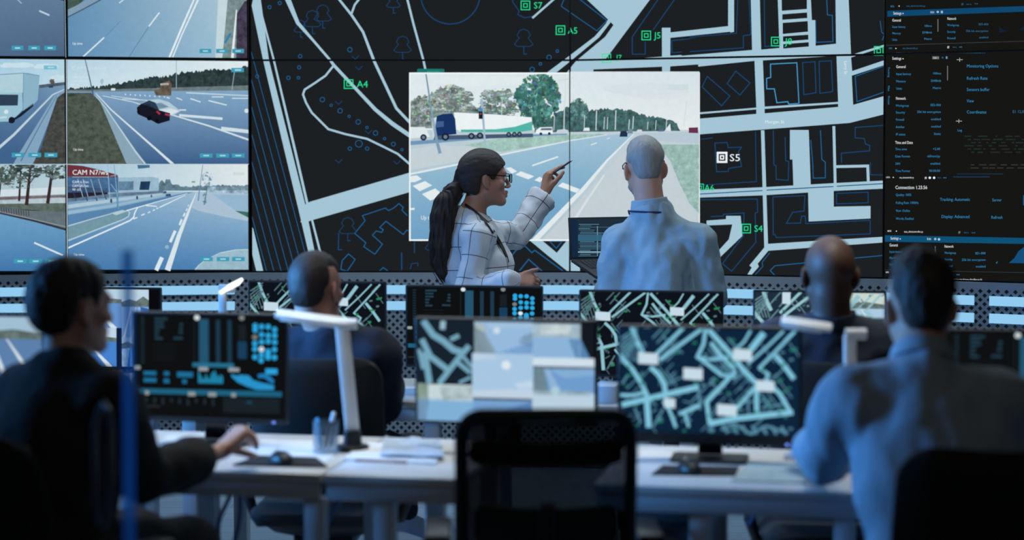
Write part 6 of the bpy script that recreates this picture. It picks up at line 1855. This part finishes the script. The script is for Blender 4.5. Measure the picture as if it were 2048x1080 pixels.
# ------------------------------------------------------------------ standing person in the checked blouse
def plaid_mat():
    m = cloth_mat('checked_white_cloth', (205, 210, 216))
    nt = m.node_tree; b = nt.nodes['Principled BSDF']
    a = nt.nodes.new('ShaderNodeAttribute'); a.attribute_name = 'pat'
    sp = nt.nodes.new('ShaderNodeSeparateXYZ'); nt.links.new(a.outputs['Vector'], sp.inputs[0])
    outs = []
    for ax in ('X', 'Y'):
        d = nt.nodes.new('ShaderNodeMath'); d.operation = 'DIVIDE'; d.inputs[1].default_value = 0.098; nt.links.new(sp.outputs[ax], d.inputs[0])
        fr = nt.nodes.new('ShaderNodeMath'); fr.operation = 'FRACT'; nt.links.new(d.outputs[0], fr.inputs[0])
        lt = nt.nodes.new('ShaderNodeMath'); lt.operation = 'LESS_THAN'; lt.inputs[1].default_value = 0.034; nt.links.new(fr.outputs[0], lt.inputs[0]); outs.append(lt.outputs[0])
    mxm = nt.nodes.new('ShaderNodeMath'); mxm.operation = 'MAXIMUM'; nt.links.new(outs[0], mxm.inputs[0]); nt.links.new(outs[1], mxm.inputs[1])
    src = b.inputs['Base Color'].links[0].from_socket
    mx = nt.nodes.new('ShaderNodeMix'); mx.data_type = 'RGBA'; mx.inputs['B'].default_value = (*rgb((70, 70, 84)), 1)
    nt.links.new(mxm.outputs[0], mx.inputs['Factor']); nt.links.new(src, mx.inputs['A']); nt.links.new(mx.outputs['Result'], b.inputs['Base Color'])
    return m

def standing_woman():
    D = 7.7
    f = (math.cos(math.radians(14)), math.sin(math.radians(14)), 0.0)
    M0 = at(944, 464, D)
    SR = M0 + Vector((0.03, -0.155, -0.012)); SL = M0 + Vector((-0.02, 0.155, 0.012))
    px = plan(961, D).x
    p = Person('standing person with dark ponytail and white checked blouse, pointing a pen at the screen', at(969, 356, D), f, SL, SR,
               at(1032, 474, 8.02), at(936, 586, 7.50), at(1089, 388, 8.12), at(1026, 565, 7.42),
               (px - 0.01, D + 0.085, 0.88), (px + 0.01, D - 0.085, 0.88), (px + 0.02, D + 0.09, 0.47), (px + 0.02, D - 0.09, 0.47), (px - 0.02, D + 0.09, 0.085), (px - 0.02, D - 0.09, 0.085),
               (1, 0.1, 0), build=0.93, fem=True, hs=0.985)
    wl = p.WL
    tip = A3(at(1104, 346, 8.10))
    up = A3(at(1096, 345, 8.125)) - wl
    hl = hand_prims(wl, unit(up), (-0.93, -0.3, 0.15), (0.3, -0.9, 0.1), [(44, 6, 4), (52, 12, 8), (66, 50, 30), (70, 58, 35)], s=1.03, thumb_dir=unit(np.array((0.62, -0.3, 0.66))), thumb_bend=0.55)
    wr = p.WR
    hr = hand_prims(wr, (0.93, 0.12, 0.10), (0.1, -0.75, 0.62), (0.1, 0.5, 0.85), [(38, 30, 18), (42, 34, 20), (46, 36, 22), (48, 36, 22)], s=0.92, thumb_dir=unit(np.array((0.85, 0.1, 0.5))))
    p.body(M_SKIN_TAN, (hl, hr), 0.0042, 0.048)
    # blouse with check pattern that runs along each sleeve
    o = 0.016
    pr = p.torso(o, 0.03, 0.004) + p.arm('L', 0.024, 1.0, 0.02) + p.arm('R', 0.02, 0.93, 0.012)
    pr += [ell(p.P + p.U * 0.01, p.TM, (0.188, 0.142, 0.15), 0.05)]
    e = p.EL + (p.WL - p.EL) * 0.66; e2 = p.EL + (p.WL - p.EL) * 1.05
    pr += [cone(e, e2, 0.054, 0.058, 0.006)]
    cutp = A3(at(1087, 394, 8.11)); cutd = unit(p.WL - p.EL + np.array((0.02, 0, -0.02)))
    bones = [(p.SL, p.EL), (p.EL, p.WL), (p.SR, p.ER), (p.ER, p.WR)]
    def attr(v):
        ds = []
        uv = []
        for a, b in bones:
            ba = b - a; L = np.linalg.norm(ba); t = np.clip((v - a) @ ba / L / L, 0, 1)
            q = v - a - t[:, None] * ba
            ds.append(np.linalg.norm(q, axis=1) - 0.065)
            n1 = unit(np.cross(ba, (0.2, 1, 0.1))); n2 = unit(np.cross(ba, n1))
            uv.append(np.stack([(v - a) @ ba / L + 0.5, np.arctan2(q @ n1, q @ n2) * 0.062 + 1.0], 1))
        q = (v - p.P)
        hgt = q @ p.U; x, y = q @ p.Rv, q @ p.F
        rad = np.hypot(x / 0.165, y / 0.125)
        ds.append((rad - 1.0) * 0.14 - 0.012)
        uv.append(np.stack([np.arctan2(x, y) * 0.15 + 2.03, hgt + 0.52], 1))
        k = np.argmin(np.stack(ds), 0)
        u = np.stack(uv)[k, np.arange(len(v))]
        return np.concatenate([u, np.zeros((len(v), 1))], 1)
    def hem(P, d):
        d = np.maximum(d, (0.80 - P[:, 2]) * 0.9)
        q = P - cutp; near = np.linalg.norm(q, axis=1) < 0.14
        return np.where(near, np.maximum(d, q @ cutd), d)
    # neck opening
    c0 = p.M + p.U * 0.075 + p.F * 0.012
    pr += [cone(c0, c0 + p.U * 0.12, 0.058, 0.075, 0.012, 's')]
    ob, bv, bf = p.garment('blouse', pr, plaid_mat(), 0.0058, 0.0105, 12, 3.0, hem, attr, (1, 1, 0.8))
    bl = bvh_of(bv, bf)
    tr = [ell(p.P + p.U * 0.02, p.TM, (0.163, 0.12, 0.135), 0.05)] + p.legs(0.015)
    p.garment('trousers', tr, M_TROUSER, 0.009, 0.004, 9, 1.0)
    p.shoes(M_SHOE)
    # hair drawn back into a long wavy tail
    R, s, C = p.R, p.hs, p.head
    w = lambda x, y, z: C + s * (x * R[0] + y * R[1] + z * R[2])
    cap, _ = hair_cap(C, R, s, 0.0105, 0.05, -0.07)
    ys = np.array([-0.13, -0.085, -0.05, -0.036, -0.03, 0.004, 0.012, 0.028, 0.05, 0.066, 0.088, 0.12]); gz = np.array([-0.052, -0.064, -0.074, -0.06, 0.012, 0.016, -0.006, -0.006, 0.03, 0.044, 0.058, 0.064])
    def post(P, d):
        q = (P - C) @ R.T / s
        return np.maximum(d, -(q[:, 2] - np.interp(q[:, 1], ys, gz)) * 0.75 * s)
    p.wig(cap, post, M_HAIR_BLACK, 0.0042, 0.0014, 40, 2.0, 'hair', (0.5, 1, 1.4))
    T = [at(917, 372, D - 0.0), at(906, 384, D - 0.03), at(893, 405, D - 0.05), at(886, 432, D - 0.06), at(884, 462, D - 0.06), at(880, 492, D - 0.065), at(878, 520, D - 0.06), at(886, 544, D - 0.06), at(893, 562, D - 0.05)]
    rad = [0.021, 0.036, 0.043, 0.047, 0.043, 0.041, 0.034, 0.024, 0.006]
    tail = [cone(a, b, r1, r2, 0.02) for a, b, r1, r2 in zip(T, T[1:], rad, rad[1:])]
    tail += [cone(w(0, -0.1, 0.02), T[0], 0.03, 0.021, 0.02), cone(T[2] + Vector((-0.03, -0.01, 0)), T[5] + Vector((-0.035, 0, 0)), 0.012, 0.012, 0.02), cone(T[5] + Vector((0.02, -0.01, 0)), T[7] + Vector((0.02, 0, 0)), 0.014, 0.008, 0.02)]
    tv, tf = grow(tail, 0.0045, None, 2)
    ang = np.arctan2(tv[:, 1] - T[3].y, tv[:, 0] - T[3].x)
    ph = np.sin(ang * 9 + tv[:, 2] * 26) * 0.004 + np.sin(ang * 17 - tv[:, 2] * 40) * 0.0022
    nrm = tv - np.stack([np.interp(tv[:, 2], [q.z for q in reversed(T)], [q.x for q in reversed(T)]), np.interp(tv[:, 2], [q.z for q in reversed(T)], [q.y for q in reversed(T)]), tv[:, 2]], 1)
    nrm /= np.maximum(np.linalg.norm(nrm, axis=1), 1e-6)[:, None]
    po = skin_obj('ponytail', tv + nrm * ph[:, None], tf, M_HAIR_BLACK, p.root)
    rnd = random.Random(4); st = MB()
    for k in range(46):
        a = rnd.random() * 2 * PI; amp = rnd.uniform(0.75, 1.25); pts = []
        i0 = rnd.choice((1, 1, 2, 3, 4)); fl = rnd.uniform(0.2, 1.3)
        for i in range(i0, len(T)):
            t = (i - i0) / (len(T) - i0)
            rr = max(rad[i], 0.012) * amp
            pts.append(T[i] + Vector((math.cos(a) * rr - 0.012 * fl * math.sin(t * 3 + k), math.sin(a) * rr, -0.02 * t * fl)))
        q = [pts[0]]
        for a_, b_ in zip(pts, pts[1:]): q += [a_.lerp(b_, .33), a_.lerp(b_, .66)]
        q.append(pts[-1]); st.tube(q, [0.0016] * (len(q) - 1) + [0.0004], 5)
    so = W(st.build('hair_strands', M_HAIR_BLACK, po), None); so['kind'] = 'stuff'
    tie = MB(); t0 = T[0]; tie.tube([t0 + Vector((0.02 * math.cos(a) * 0.35, 0.024 * math.sin(a), 0.024 * math.cos(a))) for a in np.linspace(0, 2 * PI, 18, endpoint=False)], 0.005, 8, closed=True)
    W(tie.build('hair_tie', M_BLACK, p.root), p.root)
    # glasses
    g = MB()
    for sx in (-1, 1):
        g.tube([w(sx * 0.083, -0.012, 0.012), w(sx * 0.083, 0.03, 0.012), w(sx * 0.076, 0.096, 0.008)], 0.0024, 8)
        cx = sx * 0.036
        pts = []
        for cxx, cz, a0 in ((0.021, 0.010, 0), (-0.021, 0.010, 90), (-0.021, -0.012, 180), (0.021, -0.012, 270)):
            for k in range(4):
                a = math.radians(a0 + 30 * k); xx = cx + cxx + 0.007 * math.cos(a)
                pts.append(w(xx, 0.113 - 0.25 * abs(xx) ** 1.3 , 0.0 + cz + 0.007 * math.sin(a)))
        g.tube(pts, 0.0022, 8, closed=True)
    g.tube([w(-0.009, 0.112, 0.006), w(0, 0.115, 0.009), w(0.009, 0.112, 0.006)], 0.0022, 8)
    W(g.build('glasses', M_BLACKG, p.root), p.root)
    for sx in (-1, 1):
        e_ = MB(); bmesh.ops.create_uvsphere(e_.bm, u_segments=16, v_segments=10, radius=0.0115, matrix=Matrix.Translation(Vector(w(sx * 0.031, 0.0785, 0.0))))
        W(e_.build('eye', mat('eye_white', (226, 226, 224), 0.2), p.root), p.root)
    # lanyard lying on the blouse
    L = MB(); bd = bvh_of(*[np.array([v.co[:] for v in p.bodyobj.data.vertices]), np.array([q.vertices[:] for q in p.bodyobj.data.polygons])])
    for path, r in (((( 931, 409), (938, 414), (948, 421), (960, 431), (972, 446), (984, 464), (996, 483), (1006, 499), (1013, 514)), 0.0055), (((962, 432), (976, 444), (988, 462), (999, 480), (1008, 497), (1014, 512), (1017, 524)), 0.0035)):
        L.tube([surf([bl, bd], X, Y, 0.005, D) for X, Y in path], r, 8)
    W(L.build('lanyard', M_BLACK, p.root), p.root)
    # the pen between the fingers
    a, b = at(1145.5, 319.5, 8.125), at(1108, 345, 8.085)
    pen(a, b, 0.0046, mat('dark_pen_plastic', (66, 52, 56), 0.35), 'dark pen held up to the screen by the person in checked blouse')
    return p
PW = standing_woman()

# ------------------------------------------------------------------ standing person in the blue shirt
def standing_man():
    D = 7.5
    px = plan(1316, D).x
    p = Person('standing person with short grey hair and pale blue shirt, holding an open laptop', at(1289, 337, D + 0.03), (-0.13, 0.97, -0.1), at(1241, 490, D + 0.02), at(1400, 482, D - 0.02),
               at(1221, 596, D + 0.02), at(1422, 594, D - 0.03), (0.425, 7.785, 1.043), at(1390, 596, D + 0.19),
               (px - 0.09, D, 0.93), (px + 0.09, D, 0.93), (px - 0.1, D + 0.03, 0.5), (px + 0.1, D + 0.03, 0.5), (px - 0.11, D - 0.02, 0.085), (px + 0.11, D - 0.02, 0.085),
               (0, 1, 0), build=1.08, hs=1.0, roll=0.06, nk=0.06, cw=0.76, nx=-0.03)
    hl = hand_prims(p.WL, (-0.02, 0.95, 0.27), (0.0, 0.1, -0.95), (-0.9, 0.1, 0.0), [(10, 8, 5)] * 4, thumb_dir=unit(np.array((0.05, 0.98, 0.15))), thumb_bend=0.05)
    hr = hand_prims(p.WR, (-0.25, 0.95, 0.1), (0.1, 0.0, 0.95), (-0.8, -0.4, 0.0), [(20, 18, 10)] * 4)
    p.body(M_SKIN_FAIR, (hl, hr), 0.0045, 0.06)
    M_SH = cloth_mat('pale_blue_shirt_cloth', (148, 172, 186), 0.6)
    v, f = p.collar(0.006, 0.067, 0.055, 0.026)
    skin_obj('collar', v, f, M_SH, p.root)
    nb = p.neck_c - p.neck_ax * 0.07
    pr = [cone(nb - p.neck_ax * 0.03, p.neck_c + p.neck_ax * 0.002, 0.084, 0.064, 0.03)] + p.torso(0.018, 0.02, -0.006) + p.arm('L', 0.024, 0.85, 0.008, 0.012) + p.arm('R', 0.024, 0.85, 0.008, 0.012)
    def hem(P, d): return np.maximum(d, (0.82 - P[:, 2]) * 0.9)
    ob, bv, bf = p.garment('shirt', pr, M_SH, 0.0055, 0.015, 10, 7.0, hem, None, (1, 1, 0.7))
    c0 = p.neck_c + p.neck_ax * 0.012
    b = MB(); b.tube([Vector(c0 + p.Rv * 0.0905 * math.cos(a) + p.F * 0.0905 * math.sin(a) - p.U * (0.012 + 0.05 * max(0, math.sin(a)))) for a in np.linspace(0, 2 * PI, 28, endpoint=False)], 0.004, 8, closed=True)
    W(b.build('lanyard', mat('navy_ribbon', (24, 32, 70), 0.7), p.root), p.root)
    p.garment('trousers', [ell(p.P + p.U * 0.02, p.TM, (0.19, 0.14, 0.14), 0.05)] + p.legs(0.02), M_TROUSER, 0.009, 0.004, 9, 1.0)
    p.shoes(M_SHOE)
    cap, post = hair_cap(p.head, p.R, p.hs, 0.008, 0.066, -0.05, 0.02, 0.012, 0.04)
    p.wig(cap, post, M_HAIR_GREY, 0.004, 0.0016, 45, 5.0)
    R, s, C = p.R, p.hs, p.head
    w = lambda x, y, z: Vector(C + s * (x * R[0] + y * R[1] + z * R[2]))
    g = MB()
    for sx in (-1, 1): g.tube([w(sx * 0.08, -0.03, 0.022), w(sx * 0.082, -0.012, 0.028), w(sx * 0.082, 0.05, 0.022), w(sx * 0.072, 0.096, 0.012)], 0.0026, 8)
    g.tube([w(sx_ * 0.072, 0.1 + 0.012 * (1 - abs(sx_)), 0.012) for sx_ in (-1, -0.5, 0, 0.5, 1)], 0.0024, 8)
    W(g.build('glasses', M_BLACKG, p.root), p.root)
    bd = [cone(w(-0.05, 0.03, -0.07), w(-0.018, 0.078, -0.1), 0.02, 0.018, 0.01), cone(w(0.05, 0.03, -0.07), w(0.018, 0.078, -0.1), 0.02, 0.018, 0.01), cone(w(-0.018, 0.08, -0.098), w(0.018, 0.08, -0.098), 0.02, 0.02, 0.01)]
    v, f = grow(bd, 0.005); skin_obj('beard', folds(v, f, 0.002, 80), f, M_HAIR_GREY, p.root)
    # laptop resting on the forearm
    L0 = at(1141.5, 524, 7.97)
    a = math.radians(29)
    u = Vector((math.cos(a), math.sin(a), 0)); dd = Vector((math.sin(a), -math.cos(a), -0.30)).normalized(); nn = u.cross(dd).normalized()
    if nn.z < 0: nn = -nn
    root = empty('laptop', L0, 0, 'open dark laptop held in front of the person in blue shirt', 'laptop')
    Wd, Dp, Hh = 0.33, 0.225, 0.19
    def slab(o_, ex, ey, ez, lx, ly, lz, m, name, par):
        mb = MB(); T = Matrix((ex, ey, ez)).transposed().to_4x4(); T.translation = o_ + ex * lx / 2 + ey * ly / 2 + ez * lz / 2
        mb.box((0, 0, 0), (lx, ly, lz), 0, min(0.003, lz * 0.3), M=T)
        ob = mb.build(name, m, par); ob.location = -Vector(root.location) if par is root else (0, 0, 0); return ob
    base = slab(L0, u, dd, nn, Wd, Dp, 0.014, M_DGREY, 'base', root)
    slab(L0 + u * 0.025 + dd * 0.03 + nn * 0.0142, u, dd, nn, Wd - 0.05, 0.1, 0.0006, M_BLACK, 'keyboard_deck', base)
    kb = MB()
    for r_ in range(5):
        for c_ in range(14):
            T = Matrix((u, dd, nn)).transposed().to_4x4(); T.translation = L0 + u * (0.036 + c_ * 0.0198) + dd * (0.04 + r_ * 0.0195) + nn * 0.016
            kb.box((0, 0, 0), (0.0165, 0.0165, 0.003), 0, 0, M=T)
    ko = kb.build('keys', mat('dark_keycaps', (44, 48, 54), 0.5), base); ko['kind'] = 'stuff'
    slab(L0 + u * (Wd / 2 - 0.05) + dd * 0.15 + nn * 0.0142, u, dd, nn, 0.1, 0.06, 0.0006, M_BLACKG, 'touchpad', base)
    vv = (Vector((0, 0, 1)) - dd * 0.12).normalized(); vv = (vv - u * vv.dot(u)).normalized(); nl = u.cross(vv)
    if nl.y > 0: nl = -nl
    slab(L0 + nn * 0.008 - nl * 0.008, u, vv, nl, Wd, Hh, 0.008, M_DGREY, 'lid', root)
    cv = Canvas(L0 + nn * 0.008 + u * 0.006 + vv * 0.014 + nl * 0.0006, u, vv, Wd - 0.012, Hh - 0.022); cv.EPS = 0.0001
    cv.n = nl
    cv.L(0).rect(1100, 400, 1400, 600, (30, 46, 60)); rnd = random.Random(8)
    cv.L(1).rect(1100, 400, 1155, 600, (20, 40, 66))
    for k in range(26):
        y = 448 + k * 2.9; cv.L(1).rect(1157 + rnd.randint(0, 4), y, 1175 + rnd.randint(0, 60), y + 1.1, (66, 108, 130) if k % 3 else (92, 140, 160))
    cv.L(2).rect(1156, 470, 1300, 482, (52, 98, 124)); cv.rect(1194, 452, 1195.5, 512, (110, 150, 170)); cv.rect(1156, 503, 1300, 505, (150, 190, 205))
    cv.build('display', root)
    return p
PM = standing_man()

# ------------------------------------------------------------------ seated people
def seated(label, head, hdir, M0, half, yawv, EL, ER, WL, WR, hip, knee, ank, toe=(0, 1, 0), build=1.05, fem=False, sl_z=0.0, roll=0.0, hs=1.0):
    """yawv: direction the trunk faces; half: half the shoulder width"""
    Fv = Vector((yawv[0], yawv[1], 0)).normalized(); Rv = Vector((Fv.y, -Fv.x, 0))
    M0 = Vector(M0); hp = Vector(hip)
    kn = [hp + Fv * knee[0] + Rv * (sx * knee[1]) + Vector((0, 0, knee[2])) for sx in (-1, 1)]
    an = [k + Fv * ank[0] + Vector((0, 0, 0)) for k in kn]
    for k in an: k.z = 0.085
    return Person(label, head, hdir, M0 - Rv * half + Vector((0, 0, sl_z)), M0 + Rv * half - Vector((0, 0, sl_z)), EL, ER, WL, WR, hp - Rv * 0.09, hp + Rv * 0.09, kn[0], kn[1], an[0], an[1], toe, build=build, fem=fem, roll=roll, hs=hs)

def person_in_black():
    D = 4.6
    f = Vector((math.cos(math.radians(45)), math.sin(math.radians(45)), -0.02))
    M0 = at(128, 792, 4.56)
    hp = plan(92, 4.52); hp.z = 0.605
    p = seated('seated person in black with short dark hair, one hand raised over the desk', at(146, 614, D), f, M0, 0.165, (math.cos(math.radians(58)), math.sin(math.radians(58))),
               at(40, 960, 4.75), at(290, 952, 4.62), at(120, 900, 5.0), at(444, 902, 4.92), hp, (0.42, 0.09, -0.04), (0.03, 0), (0.95, 0.3, 0), build=0.98, fem=True)
    hr = hand_prims(p.WR, at(494, 850, 4.99) - Vector(p.WR), (-0.45, -0.35, 0.8), (-0.35, 0.9, 0.1), [(58, 32, 15), (62, 34, 16), (66, 36, 18), (70, 36, 18)], spread=0.3, s=1.02, thumb_dir=unit(np.array((0.75, 0.45, -0.35))))
    hl = hand_prims(p.WL, (0.5, 0.8, 0), (0, 0, 1), (0.8, -0.5, 0), [(15, 12, 8)] * 4)
    p.body(M_SKIN_FAIR, (hl, hr), 0.005, 0.05)
    M_BK = cloth_mat('black_jersey', (38, 36, 33), 0.2, 0.9)
    pr = p.torso(0.022, 0.02, 0.01) + p.arm('L', 0.022, 0.9) + p.arm('R', 0.026, 0.62, 0.006)
    pr += [cone(p.ER, p.ER + (p.WR - p.ER) * 0.56, 0.066, 0.062, 0.02)]
    p.garment('sweater', pr, M_BK, 0.007, 0.007, 9, 11.0, lambda P, d: np.maximum(d, 0.5 - P[:, 2]))
    p.garment('trousers', [ell(p.P, p.TM, (0.185, 0.14, 0.13), 0.05)] + p.legs(0.02), M_TROUSER, 0.009, 0.004, 9)
    p.shoes(M_SHOE)
    cap, post = hair_cap(p.head, p.R, p.hs, 0.011, 0.055, -0.085, -0.02, 0.0)
    R, C = p.R, p.head
    w = lambda x, y, z: Vector(C + x * R[0] + y * R[1] + z * R[2])
    cap.append(ell(w(0, -0.045, 0.03), R, (0.07, 0.066, 0.08), 0.03))
    p.wig(cap, post, M_HAIR_BLACK, 0.005, 0.004, 40, 1.0)
PB = person_in_black()

def person_in_pale_shirt():
    D = 4.6
    hp = plan(1920, 4.36); hp.z = 0.60
    p = seated('seated person with short brown hair and pale shirt, elbow on the white desk', at(1838, 612, D), (-0.04, 1, -0.03), at(1850, 806, 4.47), 0.182, (0.03, 1),
               at(1652, 900, 4.60), at(2085, 930, 4.52), at(1626, 916, 4.86), at(2040, 922, 4.76), hp, (0.40, 0.05, -0.10), (0.06, 0), build=1.1, hs=1.03)
    hl = hand_prims(p.WL, (-0.25, 0.95, 0.0), (0, 0, 1), (0.9, -0.3, 0), [(15, 12, 8)] * 4); hr = hand_prims(p.WR, (-0.3, 0.95, -0.05), (0, 0, 1), (-0.9, -0.3, 0), [(15, 12, 8)] * 4)
    p.body(M_SKIN_FAIR, (hl, hr), 0.0055, 0.06)
    M_SH = cloth_mat('pale_grey_shirt_cloth', (156, 170, 184), 0.3)
    pr = p.torso(0.024, 0.022, 0.006) + p.arm('L', 0.028, 0.16, 0.012) + p.arm('R', 0.028, 0.25, 0.014)
    p.garment('shirt', pr, M_SH, 0.0065, 0.013, 9, 17.0, lambda P, d: np.maximum(d, 0.47 - P[:, 2]), None, (1, 1, 0.6))
    v, f = p.collar(0.008, 0.068, 0.05, 0.04); skin_obj('collar', v, f, M_SH, p.root)
    p.garment('trousers', [ell(p.P, p.TM, (0.195, 0.145, 0.13), 0.05)] + p.legs(0.02), M_TROUSER, 0.009, 0.004, 9); p.shoes(M_SHOE)
    cap, post = hair_cap(p.head, p.R, p.hs, 0.010, 0.066, -0.075, 0.02, 0.02, 0.06)
    p.wig(cap, post, M_HAIR_BROWN, 0.005, 0.004, 40, 9.0)
PP = person_in_pale_shirt()

def bearded_person():
    D = 6.05
    f = Vector((math.cos(math.radians(62)), math.sin(math.radians(62)), 0))
    hp = plan(655, 6.14); hp.z = 0.605
    p = seated('seated person with cropped black hair and beard in dark navy sweater, back row', at(633, 577, D), f, at(664, 706, 6.06), 0.168, (0.2, 1),
               at(560, 815, 6.12), at(766, 806, 6.12), at(600, 770, 6.42), at(786, 770, 6.42), hp, (0.42, 0.10, -0.04), (0.06, 0), build=1.06)
    p.KR = A3(at(775, 905, 6.56)); p.AR = A3(at(806, 1018, 6.74)); p.toe = (0.8, 0.4, -0.35)
    hl = hand_prims(p.WL, (0.2, 0.97, -0.05), (0, 0, 1), (0.9, -0.3, 0), [(15, 12, 8)] * 4); hr = hand_prims(p.WR, (-0.1, 0.97, -0.05), (0, 0, 1), (-0.9, -0.3, 0), [(15, 12, 8)] * 4)
    p.body(M_SKIN_TAN, (hl, hr), 0.0055, 0.058)
    M_NV = cloth_mat('dark_navy_knit', (24, 30, 46), 0.25, 0.9)
    p.garment('sweater', p.torso(0.02, 0.02, 0.006) + p.arm('L', 0.02, 0.9) + p.arm('R', 0.02, 0.9), M_NV, 0.007, 0.007, 9, 4.0, lambda P, d: np.maximum(d, 0.5 - P[:, 2]))
    v, f2 = p.collar(0.008, 0.064, 0.03, 0.02); skin_obj('collar', v, f2, M_NV, p.root)
    p.garment('trousers', [ell(p.P, p.TM, (0.19, 0.14, 0.13), 0.05)] + p.legs(0.02), M_TROUSER, 0.009, 0.004, 9); p.shoes(M_SNEAK)
    cap, post = hair_cap(p.head, p.R, p.hs, 0.006, 0.066, -0.06, 0.0, 0.004, 0.035)
    p.wig(cap, post, M_HAIR_BLACK, 0.005, 0.0012, 60, 9.0)
    R, C = p.R, p.head
    w = lambda x, y, z: Vector(C + x * R[0] + y * R[1] + z * R[2])
    bd = [cone(w(-0.056, 0.01, -0.05), w(-0.02, 0.078, -0.1), 0.02, 0.02, 0.015), cone(w(0.056, 0.01, -0.05), w(0.02, 0.078, -0.1), 0.02, 0.02, 0.015), cone(w(-0.02, 0.08, -0.1), w(0.02, 0.08, -0.1), 0.022, 0.022, 0.015)]
    v, f2 = grow(bd, 0.005); skin_obj('beard', folds(v, f2, 0.002, 80), f2, M_HAIR_BLACK, p.root)
PF = bearded_person()

def bald_person():
    D = 5.68
    hp = plan(1682, 5.78); hp.z = 0.605
    p = seated('seated bald person in dark navy shirt, back row', at(1659, 547, D), (0.02, 1, -0.03), at(1664, 690, 5.70), 0.178, (0.0, 1),
               at(1530, 785, 5.80), at(1800, 800, 5.80), at(1590, 800, 6.08), at(1745, 800, 6.08), hp, (0.40, 0.10, -0.04), (0.06, 0), build=1.08)
    hl = hand_prims(p.WL, (0.2, 0.97, -0.05), (0, 0, 1), (0.9, -0.3, 0), [(15, 12, 8)] * 4); hr = hand_prims(p.WR, (-0.2, 0.97, -0.05), (0, 0, 1), (-0.9, -0.3, 0), [(15, 12, 8)] * 4)
    p.body(M_SKIN_DARK, (hl, hr), 0.0055, 0.06)
    M_NV = cloth_mat('dark_navy_cloth', (26, 34, 50), 0.25, 0.85)
    p.garment('shirt', p.torso(0.02, 0.02, 0.006) + p.arm('L', 0.022, 0.9) + p.arm('R', 0.022, 0.9), M_NV, 0.007, 0.007, 9, 6.0, lambda P, d: np.maximum(d, 0.5 - P[:, 2]))
    v, f2 = p.collar(0.008, 0.066, 0.04, 0.02); skin_obj('collar', v, f2, M_NV, p.root)
    p.garment('trousers', [ell(p.P, p.TM, (0.19, 0.14, 0.13), 0.05)] + p.legs(0.02), M_TROUSER, 0.009, 0.004, 9); p.shoes(M_SHOE)
PD = bald_person()
# ------------------------------------------------------------------ light, camera, view
def area(name, loc, target, size, power, col, size_y=None, spread=None):
    l = bpy.data.lights.new(name, 'AREA')
    l.energy = power; l.color = rgb(col); l.size = size
    l.shape = 'RECTANGLE'; l.size_y = size_y or size
    if spread: l.spread = math.radians(spread)
    o = new_obj(name, l)
    o.location = loc
    o.rotation_euler = (Vector(target) - Vector(loc)).to_track_quat('-Z', 'Y').to_euler()
    return o
def spot(name, loc, target, power, col, angle, blend=0.6, radius=0.15):
    l = bpy.data.lights.new(name, 'SPOT')
    l.energy = power; l.color = rgb(col); l.spot_size = math.radians(angle); l.spot_blend = blend; l.shadow_soft_size = radius
    o = new_obj(name, l)
    o.location = loc
    o.rotation_euler = (Vector(target) - Vector(loc)).to_track_quat('-Z', 'Y').to_euler()
    return o
spot('ceiling_or_added_spot', (-0.7, 4.6, 3.3), (-0.2, 7.6, 1.2), 78, (226, 238, 252), 40)
spot('ceiling_or_added_spot', (1.0, 4.6, 3.3), (0.65, 7.6, 1.2), 52, (222, 238, 252), 36)
area('ceiling_or_fill_panel', (0, 8.2, 3.4), (0, 8.2, 0), 5.0, 92, (204, 222, 236), 0.5)
area('ceiling_or_fill_panel', (0.0, 5.45, 3.2), (0.0, 5.45, 0), 3.6, 13, (238, 242, 242), 0.3, spread=50)
area('blue_side_or_added_light', (-3.6, 5.6, 1.8), (1.0, 5.9, 1.15), 1.2, 56, (86, 168, 255), 1.0, spread=52)
spot('ceiling_or_added_spot', (-0.55, 3.7, 3.3), (-0.47, 5.3, 0.95), 46, (246, 246, 238), 15, 0.8)  # added spot, brightens the white lamp beside the pen cup
spot('ceiling_or_added_spot', (-0.3, 3.8, 3.3), (0.93, 5.0, 0.99), 55, (246, 246, 238), 9, 0.8)  # added narrow spot, only there to brighten the lamp by the pale shirt
spot('blue_side_or_added_light', (-3.0, 4.5, 2.1), (-0.76, 3.56, 1.05), 110, (60, 150, 255), 13, 0.7)  # added blue spot, put in to light up the glass strip alone
area('ceiling_or_fill_panel', (0.3, 2.2, 3.3), (0.3, 4.6, 1.0), 3.0, 4, (236, 236, 226), 1.0)  # added fill from the camera side, lifts the backs of the seated people
w = bpy.data.worlds.new('World'); scene.world = w; w.use_nodes = True
w.node_tree.nodes['Background'].inputs['Color'].default_value = (0.03, 0.034, 0.036, 1)
w.node_tree.nodes['Background'].inputs['Strength'].default_value = 0.25

cam = bpy.data.cameras.new('Camera')
cam.sensor_width = 36.0
cam.lens = FPX / 2048 * 36.0
cam.shift_y = SHIFT_Y
cam.clip_start = 0.05; cam.clip_end = 60
cam.dof.use_dof = True
cam.dof.focus_distance = 8.1
cam.dof.aperture_fstop = cam.lens / 42.0
co = new_obj('Camera', cam)
co.location = CAM_POS
co.rotation_euler = (PI / 2 - PITCH, 0, 0)
scene.camera = co
vs = scene.view_settings
vs.view_transform = 'Standard'; vs.look = 'None'; vs.gamma = 1.0; vs.exposure = 0.0; vs.use_curve_mapping = False
